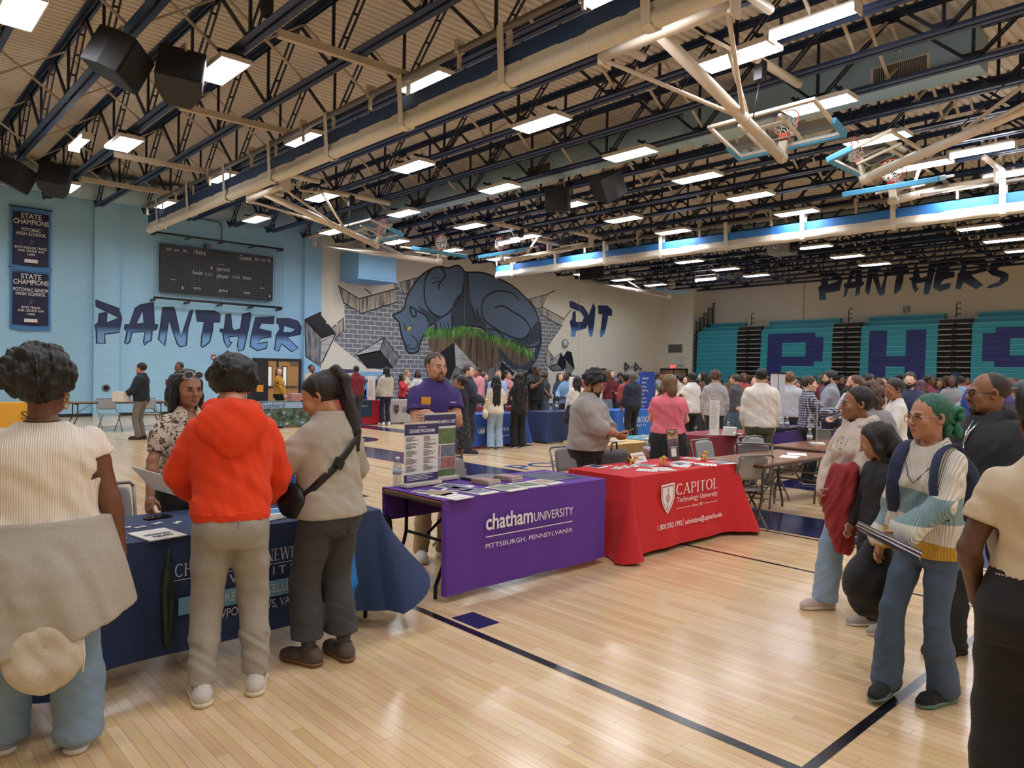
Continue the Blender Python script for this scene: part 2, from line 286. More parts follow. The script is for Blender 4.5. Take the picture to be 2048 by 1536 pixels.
D_GLYPH = {'P':[[(0.019,1.0),(0.894,0.784),(1.0,0.572),(0.894,0.252),(0.331,0.212),(0.362,0.0),(0.05,0.0),(0.05,0.272),(0.0,0.412),(0.125,0.472),(0.144,0.68),(0.425,0.72),(0.412,0.472),(0.831,0.568),(0.738,0.632),(0.037,0.852)]],'A':[[(0.484,0.947),(0.868,1.0),(0.895,0.5),(1.0,0.48),(0.974,0.378),(0.832,0.337),(0.8,0.106),(0.684,0.073),(0.605,0.0),(0.579,0.073),(0.621,0.317),(0.221,0.297),(0.147,0.073),(0.063,0.024),(0.0,0.041),(0.079,0.317),(0.0,0.378),(0.011,0.48),(0.158,0.48),(0.326,0.866)],[(0.553,0.846),(0.589,0.52),(0.342,0.5)]],'N':[[(0.127,1.0),(0.457,1.0),(0.482,0.89),(0.66,0.254),(0.914,0.89),(1.0,0.934),(0.99,0.868),(0.863,0.474),(0.812,0.035),(0.635,0.0),(0.558,0.079),(0.305,0.649),(0.178,0.026),(0.0,0.189),(0.076,0.605)]],'T':[[(0.0,1.0),(0.786,0.981),(1.0,0.897),(0.986,0.687),(0.714,0.687),(0.7,0.477),(0.571,0.15),(0.286,0.0),(0.214,0.033),(0.25,0.29),(0.357,0.687),(0.071,0.71)]],'H':[[(0.197,0.955),(0.348,0.964),(0.382,0.617),(0.449,0.527),(0.663,0.572),(0.73,0.955),(0.983,1.0),(1.0,0.91),(0.927,0.595),(0.758,0.032),(0.59,0.0),(0.562,0.144),(0.607,0.392),(0.281,0.369),(0.309,0.234),(0.393,0.234),(0.253,0.077),(0.14,0.234),(0.084,0.482),(0.0,0.505),(0.011,0.572),(0.14,0.572)]],'E':[[(0.217,0.974),(1.0,1.0),(0.978,0.795),(0.471,0.821),(0.362,0.641),(0.87,0.564),(0.87,0.41),(0.435,0.359),(0.29,0.205),(0.725,0.256),(0.688,0.077),(0.29,0.0),(0.0,0.128),(0.036,0.41)]],'R':[[(0.085,1.0),(0.556,1.0),(0.882,0.922),(1.0,0.74),(0.98,0.531),(0.49,0.443),(0.882,0.115),(0.654,0.0),(0.261,0.245),(0.163,0.026),(0.0,0.062),(0.065,0.505),(0.196,0.661),(0.163,0.844),(0.085,0.844)],[(0.359,0.792),(0.784,0.688),(0.654,0.583),(0.327,0.583)]],'S':[[(1,0.9),(0.95,0.82),(0.72,0.78),(0.45,0.66),(0.32,0.55),(0.55,0.47),(0.68,0.38),(0.66,0.2),(0.4,0.05),(0.1,0),(0,0.04),(0.1,0.1),(0.38,0.18),(0.44,0.3),(0.15,0.4),(0.02,0.52),(0.12,0.75),(0.4,0.95),(0.75,1.0),(0.98,1.02)]]}
D_PANTHERS = [('P',-17.55,5.86,-16.26,7.54),('A',-16.19,5.89,-15.16,7.49),('N',-15.11,5.89,-13.94,7.4),('T',-13.91,5.92,-13.02,7.4),('H',-13.03,5.8,-11.84,7.37),('E',-11.95,5.91,-10.91,7.48),('R',-11.0,5.91,-9.7,7.44),('S',-9.74,5.91,-8.49,7.43)]
D_CROWD = [(-17.7,17.67),(-16.85,17.12),(-15.12,16.04),(-12.93,13.99),(-18.21,20.06),(-15.93,18.11),(-14.37,16.67),(-16.89,20.01),(-14.54,17.52),(-14.71,17.95),(-15.78,19.74),(-13.76,17.5),(-14.39,19.1),(-13.41,18.14),(-13.21,18.09),(-15.46,21.55),(-13.57,19.23),(-13.39,19.37),(-13.73,20.06),(-14.35,21.27),(-12.84,19.29),(-12.56,19.1),(-12.68,19.72),(-12.19,19.19),(-13.73,21.94),(-11.74,19.43),(-12.66,21.63),(-12.56,21.79),(-11.34,20.1),(-13.25,23.92),(-11.51,21.39),(-10.82,20.52),(-11.73,22.63),(-13.0,25.66),(-10.44,21.07),(-9.35,19.31),(-11.57,24.26),(-12.8,27.34),(-10.37,22.62),(-8.84,19.86),(-7.86,17.97),(-9.55,22.03),(-11.16,26.17),(-10.18,24.29),(-8.37,20.36),(-7.77,19.53),(-6.9,17.54),(-8.82,22.82),(-9.48,25.04),(-7.01,18.89),(-8.07,22.15),(-9.45,26.54),(-8.16,23.52),(-6.89,20.49),(-8.22,24.93),(-6.92,21.92),(-5.82,18.7),(-8.42,27.65),(-6.31,21.11),(-7.17,24.59),(-5.46,19.08),(-6.25,22.64),(-7.36,27.33),(-5.41,20.61),(-6.46,25.35),(-5.47,22.02),(-4.49,18.66),(-5.77,24.63),(-3.77,16.5),(-4.52,20.1),(-5.2,23.78),(-21.02,15.57),(-19.94,15.26),(-16.68,14.37),(-16.93,15.56),(-15.28,12.93),(-15.24,14.44)]
# ================================================================== THE SETTING
XA, YC, YB, ZR = -27.0, 37.65, 38.6, 8.02
X1, Y0 = 6.0, -7.0
# floor: maple strips running along x
def floor_mat():
    m = mat('maple floor', '#d6ab74', rough=.16, spec=.5); N, L, B = nodes(m)
    tc = N.new('ShaderNodeTexCoord'); b = N.new('ShaderNodeTexBrick'); L.new(tc.outputs['Object'], b.inputs['Vector'])
    b.inputs['Scale'].default_value = 1; b.inputs['Brick Width'].default_value = .92; b.inputs['Row Height'].default_value = .057
    b.inputs['Mortar Size'].default_value = .0013; b.inputs['Mortar Smooth'].default_value = .3; b.inputs['Bias'].default_value = .1
    b.offset = .37; b.offset_frequency = 3; b.squash = 1.3; b.squash_frequency = 5
    b.inputs['Color1'].default_value = lin('#e6c796'); b.inputs['Color2'].default_value = lin('#d5af78')
    b.inputs['Mortar'].default_value = lin('#a98458')
    mp = N.new('ShaderNodeMapping'); mp.inputs['Scale'].default_value = (2.2, 34, 1); L.new(tc.outputs['Object'], mp.inputs['Vector'])
    g = N.new('ShaderNodeTexNoise'); g.inputs['Scale'].default_value = 1.6; g.inputs['Detail'].default_value = 6; L.new(mp.outputs[0], g.inputs['Vector'])
    mx = N.new('ShaderNodeMix'); mx.data_type = 'RGBA'; mx.blend_type = 'OVERLAY'; mx.inputs['Factor'].default_value = .35
    L.new(b.outputs['Color'], mx.inputs['A']); L.new(g.outputs['Color'], mx.inputs['B'])
    hs = N.new('ShaderNodeHueSaturation'); hs.inputs['Saturation'].default_value = .92; hs.inputs['Value'].default_value = 1.0
    L.new(mx.outputs['Result'], hs.inputs['Color']); L.new(hs.outputs[0], B.inputs['Base Color'])
    rz = N.new('ShaderNodeTexNoise'); rz.inputs['Scale'].default_value = 1.2; L.new(tc.outputs['Object'], rz.inputs['Vector'])
    mr = N.new('ShaderNodeMapRange'); mr.inputs['To Min'].default_value = .13; mr.inputs['To Max'].default_value = .24
    L.new(rz.outputs['Fac'], mr.inputs['Value']); L.new(mr.outputs[0], B.inputs['Roughness'])
    bp = N.new('ShaderNodeBump'); bp.inputs['Strength'].default_value = .25; bp.inputs['Distance'].default_value = .0015; bp.invert = True
    L.new(b.outputs['Fac'], bp.inputs['Height']); L.new(bp.outputs[0], B.inputs['Normal'])
    return m
fl = struct(MB().bbox((XA-.3, Y0, -.1), (X1, YB+.4, 0)).build('floor', floor_mat()), 'glossy pale maple strip floor of the gym')
navyp = mat('navy court paint', '#1c2450', rough=.16); blackp = mat('black court paint', '#14141c', rough=.2)
whitep = mat('white court paint', '#e8e4da', rough=.2); bluep = mat('blue court paint', '#2c4f9a', rough=.16); orangep = mat('orange court paint', '#c8502c', rough=.2)
def court(name, rects, m):
    b = MB()
    for x0, y0, x1, y1 in rects: b.poly([(x0, y0, .0015), (x1, y0, .0015), (x1, y1, .0015), (x0, y1, .0015)])
    return struct(b.build(name, m, fl))
court('court_line', [(-6.5, 2.97, -1.35, 3.03), (-1.4, 3.03, -1.35, 20)], blackp)
court('court_line', [(-6.9, 6.13, -1.4, 6.17), (-8.2, 7.38, -1.4, 7.42)], blackp)
court('court_line', [(-14, 4.2, -7.3, 4.25), (-24, 8.9, -9.2, 8.94), (-22, 10.2, -15, 10.24), (-6.0, 4.4, -5.96, 14)], whitep)
court('court_line', [(-24, 6.9, -7, 6.93), (-22.5, 4.0, -22.46, 10), (-14, 9.7, -7, 9.73)], blackp)
court('court_block', [(-3.85, 3.06, -3.57, 3.25)], navyp)
court('court_lane', [(-13.9, 7.5, -1.4, 8.55)], navyp)
court('court_lane', [(-24, 11.2, -12, 11.9), (-14, 4.75, -8.3, 5.2), (-5.6, 10.6, -1.4, 12.2)], navyp)
court('court_lane', [(-26.7, 12.2, -21.2, 36)], bluep)
b = MB()
for i in range(24):
    a0, a1 = 2*PI*i/24, 2*PI*(i+1)/24
    b.poly([(-15.6+r*math.cos(a), 9.0+r*.9*math.sin(a), .002) for r, a in ((.55, a0), (.9, a0), (.9, a1), (.55, a1))])
struct(b.build('court_emblem', navyp, fl)); b = MB()
b.poly([(-15.6+.5*math.cos(2*PI*i/20), 9.0+.45*math.sin(2*PI*i/20), .002) for i in range(20)])
struct(b.build('court_emblem', orangep, fl))
letter_mesh('court_lettering', 'POTOMAC', .6, bluep, fl, (-9.0, 8.75, 0), (0, 1, 0), (-1, 0, 0), align='L', lift=.002)['kind'] = 'structure'

# walls
BLUE, CREAM, DADO = block_wall('light blue painted block', '#9bcbe6', 'y'), block_wall('cream painted block', '#efe8cf', 'y'), mat('navy dado paint', '#20294a', rough=.5)
CREAMX = block_wall('cream painted block across', '#e9e2cb', 'x')
PIL = [(6.23, 6.99, .16), (13.66, 14.39, .16), (21.94, 22.97, .02), (30.05, 30.8, .04)]
def wall_x(y):
    for a, c, d in PIL:
        if a <= y <= c: return XA+d
    return XA
wl = MB().use(0).bbox((XA-.3, Y0, 0), (XA, 14.39, ZR+.3)).use(1).bbox((XA-.3, 14.39, 0), (XA, YC, ZR+.3))
for k, (a, c, d) in enumerate(PIL): wl.use(0 if k < 2 else 1).bbox((XA-.05, a, 0), (XA+d, c, ZR))
wall_left = struct(wl.build('wall_left', [BLUE, CREAM]), 'long block wall, light blue then cream, with panther mural')
wall_corner = struct(MB().bbox((XA-.3, YC, 0), (-24.65, YC+1.3, ZR+.3)).build('wall_corner', CREAMX), 'short cream block wall beside the bleachers')
wall_back = struct(MB().bbox((-24.65, YB, 0), (X1, YB+.3, ZR+.3)).bbox((-18.9, YB-.1, 0), (-18.3, YB, ZR)).build('wall_back', block_wall('beige painted block', '#d3cab8', 'x')), 'cream block wall above the teal bleachers')
struct(MB().bbox((X1, Y0, 0), (X1+.3, YB+.3, ZR+.3)).build('wall_right', CREAM), 'cream block wall behind the viewer')
struct(MB().bbox((XA-.3, Y0-.3, 0), (X1+.3, Y0, ZR+.3)).build('wall_front', CREAMX), 'cream block wall on the near side')
black_base = mat('black rubber base', '#1b1b1f', rough=.5)
struct(MB().bbox((XA, Y0, 0), (XA+.02, 11.65, .1)).bbox((XA, 13.6, 0), (XA+.02, YC, .1)).build('baseboard_left', black_base))

def drape(o):
    """lays a flat painted shape over the wall's pilasters"""
    bm = bmesh.new(); bm.from_mesh(o.data)
    for a, c, d in PIL:
        for y in (a, c):
            bmesh.ops.bisect_plane(bm, geom=bm.verts[:]+bm.edges[:]+bm.faces[:], plane_co=(0, y, 0), plane_no=(0, 1, 0))
    vs, fs, ms = [], [], []
    for f in bm.faces:
        off = wall_x(f.calc_center_median().y)-XA
        fs.append(list(range(len(vs), len(vs)+len(f.verts)))); vs += [(v.co.x+off, v.co.y, v.co.z) for v in f.verts]; ms.append(f.material_index)
    bm.free()
    me = bpy.data.meshes.new(o.name); me.from_pydata(vs, [], fs)
    for mm in o.data.materials: me.materials.append(mm)
    me.polygons.foreach_set('material_index', ms); o.data = me
    return o
UY, UZ, UX = (0, 1, 0), (0, 0, 1), (1, 0, 0)
def paint(name, loops, m, lift): return struct(drape(flat_shape(name, loops, m, wall_left, (XA, 0, 0), UY, UZ, lift)))
def brush(name, lines, w, m, lift):
    """painted strokes: each a polyline on the wall with tapering ends"""
    b = MB()
    for pts in lines:
        n = len(pts); L_, R_ = [], []
        for i in range(n):
            a, c = pts[max(i-1, 0)], pts[min(i+1, n-1)]; dx, dy = c[0]-a[0], c[1]-a[1]; q = math.hypot(dx, dy) or 1
            ww = w*(.35 if i in (0, n-1) else .5)
            L_.append((pts[i][0]-dy/q*ww, pts[i][1]+dx/q*ww)); R_.append((pts[i][0]+dy/q*ww, pts[i][1]-dx/q*ww))
        for i in range(n-1): b.poly([(XA+lift, *p) for p in (L_[i], R_[i], R_[i+1], L_[i+1])])
    return struct(drape(b.build(name, m, wall_left)))
def smooth(pts, closed=True, k=4):
    n = len(pts); out = []
    for i in range(n if closed else n-1):
        p0, p1, p2, p3 = (pts[(i+j) % n] if closed else pts[min(max(i+j, 0), n-1)] for j in (-1, 0, 1, 2))
        for t in range(k):
            u = t/k
            out.append(tuple(.5*((2*p1[d])+(-p0[d]+p2[d])*u+(2*p0[d]-5*p1[d]+4*p2[d]-p3[d])*u*u+(-p0[d]+3*p1[d]-3*p2[d]+p3[d])*u**3) for d in (0, 1)))
    if not closed: out.append(pts[-1])
    return out
def grad_mat(name, top, low, z0, z1):
    m = mat(name, top, rough=.5); N, L, B = nodes(m)
    tc = N.new('ShaderNodeTexCoord'); sp = N.new('ShaderNodeSeparateXYZ'); L.new(tc.outputs['Object'], sp.inputs[0])
    mr = N.new('ShaderNodeMapRange'); mr.inputs['From Min'].default_value = z0; mr.inputs['From Max'].default_value = z1; L.new(sp.outputs['Z'], mr.inputs['Value'])
    mx = N.new('ShaderNodeMix'); mx.data_type = 'RGBA'; mx.inputs['A'].default_value = lin(low); mx.inputs['B'].default_value = lin(top)
    L.new(mr.outputs[0], mx.inputs['Factor']); L.new(mx.outputs['Result'], B.inputs['Base Color'])
    return m
NAVYL = grad_mat('navy lettering fading to blue', '#1d2c52', '#6f9fd0', 2.72, 2.98)
NAVYP = grad_mat('navy lettering fading to blue, right', '#1d2c52', '#5f97c8', 3.95, 4.3)
OUTL = mat('dark outline paint', '#16203c', rough=.5); BLK = mat('black mural paint', '#17171b', rough=.5)
# mural and lettering (outlines in metres along and up the wall)
def dim(pts, c, k): return [(c[0]+(p[0]-c[0])*k, c[1]+(p[1]-c[1])*k) for p in pts]
for i, lp in enumerate(D_PANTHER):
    paint('panther_lettering', lp, NAVYL, .006)
    brush('lettering_outline', [[*q, q[0]] for q in lp], .05, OUTL, .0065)
for lp in D_PIT: paint('pit_lettering', lp, NAVYP, .006)
GREYB = mat('grey painted bricks', '#76797b', rough=.55); N, L, B = nodes(GREYB)
tc = N.new('ShaderNodeTexCoord'); sp = N.new('ShaderNodeSeparateXYZ'); cb = N.new('ShaderNodeCombineXYZ'); bt = N.new('ShaderNodeTexBrick')
L.new(tc.outputs['Object'], sp.inputs[0]); L.new(sp.outputs['Y'], cb.inputs[0]); L.new(sp.outputs['Z'], cb.inputs[1]); L.new(cb.outputs[0], bt.inputs['Vector'])
bt.inputs['Scale'].default_value = 1; bt.inputs['Brick Width'].default_value = .42; bt.inputs['Row Height'].default_value = .2; bt.inputs['Mortar Size'].default_value = .018
bt.inputs['Color1'].default_value = lin('#7d8082'); bt.inputs['Color2'].default_value = lin('#707376'); bt.inputs['Mortar'].default_value = lin('#c9cac6')
L.new(bt.outputs['Color'], B.inputs['Base Color'])
def hatch_mat(name, a, c, sy, sz, w=.5):
    m = mat(name, a, rough=.55); N, L, B = nodes(m)
    tc = N.new('ShaderNodeTexCoord'); mp = N.new('ShaderNodeMapping'); mp.inputs['Scale'].default_value = (1, sy, sz); L.new(tc.outputs['Object'], mp.inputs['Vector'])
    nz = N.new('ShaderNodeTexNoise'); nz.inputs['Scale'].default_value = 1; nz.inputs['Detail'].default_value = 5; L.new(mp.outputs[0], nz.inputs['Vector'])
    cr = N.new('ShaderNodeValToRGB'); cr.color_ramp.elements[0].color = lin(c); cr.color_ramp.elements[1].color = lin(a)
    cr.color_ramp.elements[0].position = w-.12; cr.color_ramp.elements[1].position = w+.1
    L.new(nz.outputs['Fac'], cr.inputs[0]); L.new(cr.outputs[0], B.inputs['Base Color']); return m
HATCH = hatch_mat('hatched torn edge paint', '#c3b9a4', '#2b2825', 9, .6, .45); WHITEH = hatch_mat('hatched white stone paint', '#c6c6c0', '#8f908d', .8, 9, .42)
GREYH = hatch_mat('hatched grey stone paint', '#8c8d8c', '#4a4b4c', 8, 1.5, .48); BROWN = hatch_mat('brown rock paint', '#7d6951', '#2c241d', 6, .5, .45)
SLATE = mat('slate blue panther paint', '#5b7084', rough=.55, var=.2, vscale=.8); SLATED = mat('dark slate panther paint', '#36434f', rough=.55)
DADOB = mat('light blue dado stripe', '#8fc0de', rough=.5); WHT = mat('white dado stripe', '#dfe6ea', rough=.5)
paint('mural_bricks', [D_MUR['bricks']], GREYB, .003)
for k, m in (('hatch', HATCH), ('white', WHITEH), ('grey', GREYH), ('black', BLK)):
    for lp in D_MUR[k]:
        if k == 'hatch': paint('mural_torn_edge', [lp], m, .0045)
        else: paint('mural_stone', [lp], m, .005)
paint('mural_rock', [D_MUR['brown']], BROWN, .0062)
paint('mural_panther', [smooth(D_MUR['tail'], True, 3)], SLATED, .0072)
for lp in D_MUR['rockfaces_w']: paint('mural_stone', [lp], WHITEH, .0068)
for lp in D_MUR['rockfaces_b']: paint('mural_stone', [lp], BLK, .0068)
for lp in D_MUR['rockfaces_g']: paint('mural_stone', [lp], GREYH, .0067)
paint('mural_panther', [smooth(D_MUR['body'], True, 4)], SLATE, .008)
for lp in D_MUR['shade']: paint('mural_panther', [smooth(lp, True, 4)], SLATED, .0084)
brush('mural_outline', [smooth(D_MUR['body']+D_MUR['body'][:1], False, 4)] + [smooth(l, False, 5) for l in D_MUR['lines']], .085, BLK, .0088)
brush('mural_outline', [smooth(l, False, 4) for l in D_MUR['thin']] , .05, BLK, .009)
brush('mural_outline', [l+l[:1] for k in ('hatch', 'white', 'grey', 'black') for l in D_MUR[k]], .05, BLK, .0066)
paint('mural_eye', [D_MUR['eye']], mat('yellow eye paint', '#d8c24a'), .0092)
rg = random.Random(3); b = MB()
gp = D_MUR['grass']
for i in range(480):
    t = rg.random()*(len(gp)-1); k = int(t); u = t-k
    y = gp[k][0]+(gp[k+1][0]-gp[k][0])*u; z = gp[k][1]+(gp[k+1][1]-gp[k][1])*u
    ln = rg.uniform(.18, .55); sl = rg.uniform(-.3, .35)+(t/(len(gp)-1)-.45)*.5; w = rg.uniform(.02, .05); z += rg.uniform(-.12, .1)
    b.use(rg.choice((0, 0, 1, 2))).poly([(XA+.0095+i*2e-6, y-w, z), (XA+.0095+i*2e-6, y+w, z), (XA+.0095+i*2e-6, y+sl*ln*1.2, z-ln)])
g = struct(drape(b.build('mural_grass', [mat('green grass paint', '#4c8a35'), mat('light green grass paint', '#86b552'), mat('dark green grass paint', '#2c5a28')], wall_left))); g['kind'] = 'structure'
# painted navy dado with stripes either side of the mural
for a, c in ((14.45, 17.75), (29.2, YC-.05)):
    b = MB().use(0).bbox((XA, a, .1), (XA+.004, c, 1.28)).use(1).bbox((XA, a, 1.3), (XA+.004, c, 1.36)).bbox((XA, a, 1.42), (XA+.004, c, 1.62)).use(2).bbox((XA, a, 1.37), (XA+.004, c, 1.41)).bbox((XA, a, 1.63), (XA+.004, c, 1.66))
    struct(b.build('trim_1', [DADO, DADOB, WHT], wall_left))
letter_mesh('wall_lettering', 'POTOMAC', .62, mat('sky blue dado lettering', '#69b6e2'), wall_left, (XA+.004, 14.75, .55), UY, UZ, width=2.75, bold=.02, lift=.004)['kind'] = 'structure'

# ceiling: corrugated deck, ribs along y
b = MB(); p = .17; n = int((X1+.3-XA+.3)/p)+1; pr = []
for i in range(n):
    x = XA-.3+i*p; pr += [(x, ZR+.045), (x+.05, ZR+.045), (x+.065, ZR), (x+.15, ZR)]
vs = [(x, y, z) for y in (Y0, YB+.3) for x, z in pr]; k = len(pr)
b.add(vs, [(i, i+1, k+i+1, k+i) for i in range(k-1)]); b.bbox((XA-.3, Y0, ZR+.2), (X1+.3, YB+.3, ZR+.3))
ceiling = struct(b.build('ceiling', mat('tan roof deck', '#d6cdbf', rough=.7)), 'corrugated tan metal roof deck')

# steel roof joists across the hall
STEEL = mat('navy painted steel', '#1c2c4a', rough=.45, var=.15, vscale=3); STEELD = mat('dark navy painted steel', '#141b2e', rough=.5)
CREAMS = mat('cream painted steel', '#b9aa94', rough=.5)
JY = [1.87+1.445*i for i in range(-4, 26)]
ZB = 6.79
def joist():
    t = thing('roof_joist', '', 'joist', (0, 0, 0), 0, 'navy roof joists')
    b = MB()
    for s in (-1, 1): b.bbox((XA+.7, s*.075-.05, ZB), (X1, s*.075+.05, ZB+.015)).bbox((XA+.7, s*.03-.008, ZB), (X1, s*.03+.008, ZB+.09))
    b.build('bottom_chord', STEEL, t)
    b = MB()
    for s in (-1, 1): b.bbox((XA, s*.07-.045, ZR-.02), (X1, s*.07+.045, ZR)).bbox((XA, s*.03-.008, ZR-.1), (X1, s*.03+.008, ZR))
    b.build('top_chord', STEEL, t)
    b = MB(); P = 2.54; x = -13.82-P*5
    while x < X1:
        b.bar((x, 0, ZB+.05), (x, 0, ZR-.05), .045)
        b.bar((x-.05, 0, ZB+.05), (x-P/2, 0, ZR-.05), .05)
        for s in (-1, 1): b.bar((x+.05, s*.045, ZB+.05), (x+P/2, s*.045, ZR-.05), .03)
        for q in (.3, .55, .8): b.box((x+.05+q*(P/2-.05), 0, ZB+.05+q*(ZR-ZB-.1)), (.03, .12, .03))
        b.box((x, 0, ZB+.1), (.3, .02, .16)); b.box((x+P/2, 0, ZR-.1), (.28, .02, .14))
        x += P
    b.bar((XA+.95, 0, ZB+.05), (XA+.95, 0, ZB+.3), .04)
    b.build('web', STEELD, t)
    return t
jb = joist(); first = True
ORD = 'zeroth first second third fourth fifth sixth seventh eighth ninth tenth eleventh twelfth thirteenth fourteenth fifteenth sixteenth seventeenth eighteenth nineteenth twentieth twenty-first twenty-second twenty-third twenty-fourth twenty-fifth twenty-sixth twenty-seventh twenty-eighth twenty-ninth thirtieth thirty-first thirty-second thirty-third thirty-fourth thirty-fifth'.split()
JS = [y for y in JY if y < YB-.2]
for i, y in enumerate(JS):
    lb = 'navy steel open-web roof joist, %s counted from the bleacher wall' % ORD[len(JS)-i]
    if first: jb.location = (0, y, 0); jb['label'] = lb; first = False
    else: dup(jb, (0, y, 0), 0, lb)
# cream cross bridging between joists
def bridging(x, k):
    t = thing('joist_bridging', 'cream angle-iron bracing line zigzagging between the joists, %s from the mural wall' % ORD[k], 'bracing', (x, 0, 0), 0, 'cream joist bracing')
    for i in range(len(JY)-1):
        a, c = JY[i], JY[i+1]
        if c > YB or c < 2: continue
        MB().bar((0, a, ZB+.1), (0, c, ZR-.12), .05, .03).bar((.06, a, ZR-.12), (.06, c, ZB+.1), .05, .03).build('strut', CREAMS, t)
for k, x in enumerate((-24.3, -20.6, -16.9, -12.4, -8.7, -5.0)): bridging(x, k+1)
# ================================================================== CEILING FIXTURES
DIFF = emitter('glowing light diffuser', '#f3f5ff', LAMP); HOUS = mat('white enamel housing', '#cfc6b8', rough=.4); BRK = mat('black bracket', '#15161a', rough=.5)
LOUV = mat('white louvre', '#e6e2da', rough=.5)
def light_fixture(w, d, name='ceiling_light'):
    t = thing(name, '', 'ceiling light', (0, 0, 0), 0, 'gym ceiling lights')
    b = MB(); b.box((0, 0, .085), (w, d, .02)); b.box((0, 0, .11), (w*.92, d*.4, .04))
    for s in (-1, 1): b.box((0, s*(d/2-.012), .055), (w, .02, .07)).box((s*(w/2-.012), 0, .055), (.02, d-.05, .07))
    b.build('housing', HOUS, t)
    MB().poly([(-w/2+.03, -d/2+.03, .03), (-w/2+.03, d/2-.03, .03), (w/2-.03, d/2-.03, .03), (w/2-.03, -d/2+.03, .03)]).build('diffuser', DIFF, t)
    b = MB()
    for i in range(1, 4): b.box((0, -d/2+d*i/4, .018), (w-.05, .006, .02))
    for i in range(1, 12): b.box((-w/2+w*i/12, 0, .018), (.004, d-.05, .02))
    b.build('louvre', LOUV, t)
    b = MB()
    for s in (-1, 1): b.box((s*w*.32, 0, .2), (.04, d*.9, .05)).bar((s*w*.32, 0, .2), (s*w*.32, 0, .27), .03)
    b.build('bracket', BRK, t); return t
def strip_fixture():
    t = thing('strip_light', '', 'strip light', (0, 0, 0), 0, 'strip lights beside the hoops')
    prof = [(.11*math.cos(a), .03+.075*math.sin(a)) for a in [PI+PI*i/8 for i in range(9)]]
    MB().prism(prof, -.6, .6, (0, 0, .06), (0, 1, 0), (0, 0, 1), (1, 0, 0)).build('diffuser', DIFF, t)
    MB().box((0, 0, .12), (1.22, .2, .06)).box((-.61, 0, .06), (.02, .23, .15)).box((.61, 0, .06), (.02, .23, .15)).box((0, 0, .2), (.06, .06, .1)).build('housing', HOUS, t); return t
L0 = light_fixture(1.22, .5); S0 = strip_fixture(); nL = nS = 0
rows = [(-1.0, 'o'), (1.88, 'o'), (4.68, 'o'), (7.42, 'm'), (10.15, 'm'), (12.95, 'm'), (15.62, 'm'), (18.2, 'm'), (20.9, 'm'), (26.8, 'f'), (29.72, 'f'), (32.5, 'f')]  # first row and last two columns lie out of view, added to even the light
cols = {'o': (-23.25, -17.75, -12.2, -6.8, -1.4, 3.6), 'm': (-23.4, -19.0, -14.55, -10.2, -5.95, -1.2, 3.5), 'f': (-23.7, -17.8, -12.35, -7.0, -1.5, 3.6)}
for ri, (y, k) in enumerate(rows):
    for ci, x in enumerate(cols[k]):
        lb = 'lit white gym light, %s from the mural wall in the row %s from the bleachers' % (ORD[ci+1], ORD[len(rows)-ri])
        if nL == 0: L0.location = (x, y, 6.54); L0['label'] = lb
        else: dup(L0, (x, y, 6.54), 0, lb)
        nL += 1
for i, (x, y) in enumerate([(-4.7, 10.0), (-4.7, 18.08), (-20.3, 18.7), (-4.7, 20.6), (-18.5, 4.0), (-20.6, 32.6)]):
    lb = 'lit strip tube light set end to end with a gym light, %s of six' % ORD[i+1]
    if nS == 0: S0.location = (x, y, 6.56); S0['label'] = lb
    else: dup(S0, (x, y, 6.56), 0, lb)
    nS += 1

# rolled-up divider curtains hung from a drive pipe
VINYL = mat('cream vinyl curtain', '#d8ceb9', rough=.45, var=.12, vscale=3, bump=.25, bscale=7, stretch=(8, 1, 1)); PIPE = mat('grey drive pipe', '#6f675e', rough=.4, metal=.4)
def curtain(y, x0, x1, band, label, sag=0):
    t = thing('divider_curtain', label, 'divider curtain', (0, y, 0))
    MB().tube([(x0-.1, -.1, 6.62), (x1, -.1, 6.62)], .055, 10).build('drive_pipe', PIPE, t)
    MB().box(((x0+x1)/2, -.03, 6.215), (x1-x0, .03, .25)).build('mesh_band', band, t)
    # hanging fold and the roll along its lower edge
    b = MB(); n = 260; rg = random.Random(5); vs = []
    prof = [(.02, 6.10), (.03, 6.03), (.05, 5.98), (.10, 5.93), (.10, 5.86), (.05, 5.81), (-.03, 5.80), (-.10, 5.85), (-.10, 5.94), (-.05, 6.0), (-.05, 6.10)]
    ph = [rg.uniform(0, 6) for _ in range(3)]
    for i in range(n+1):
        x = x0+(x1-x0)*i/n
        for py, pz in prof:
            w = .012*math.sin(x*7+ph[0])+.01*math.sin(x*3.1+ph[1]+pz*9)+.007*math.sin(x*17+ph[2])
            vs.append((x, py+w, pz+w*.6))
    k = len(prof)
    b.add(vs, [(i*k+j, i*k+j+1, (i+1)*k+j+1, (i+1)*k+j) for i in range(n) for j in range(k-1)], True)
    b.poly([vs[j] for j in range(k)]); b.poly([vs[n*k+j] for j in range(k-1, -1, -1)])
    b.build('vinyl_roll', VINYL, t)
    x = x0+1.1
    while x < x1:
        b = MB(); path = [(x, -.16, 6.68), (x, -.04, 6.69), (x, .03, 6.6), (x, .03, 6.2), (x, .125, 6.0), (x, .125, 5.82), (x, .02, 5.775), (x, -.115, 5.82), (x, -.13, 6.1), (x, -.16, 6.6)]
        for i in range(len(path)):
            a, c = path[i], path[(i+1) % len(path)]
            b.poly([(a[0]-.07, a[1], a[2]), (a[0]+.07, a[1], a[2]), (c[0]+.07, c[1], c[2]), (c[0]-.07, c[1], c[2])])
        b.build('strap', VINYL, t)
        MB().box((x-1.0, -.1, 6.68), (.08, .14, .2)).box((x-1.0, -.1, 6.5), (.05, .05, .3)).build('hanger', CREAMS, t)
        x += 2.55
    return t
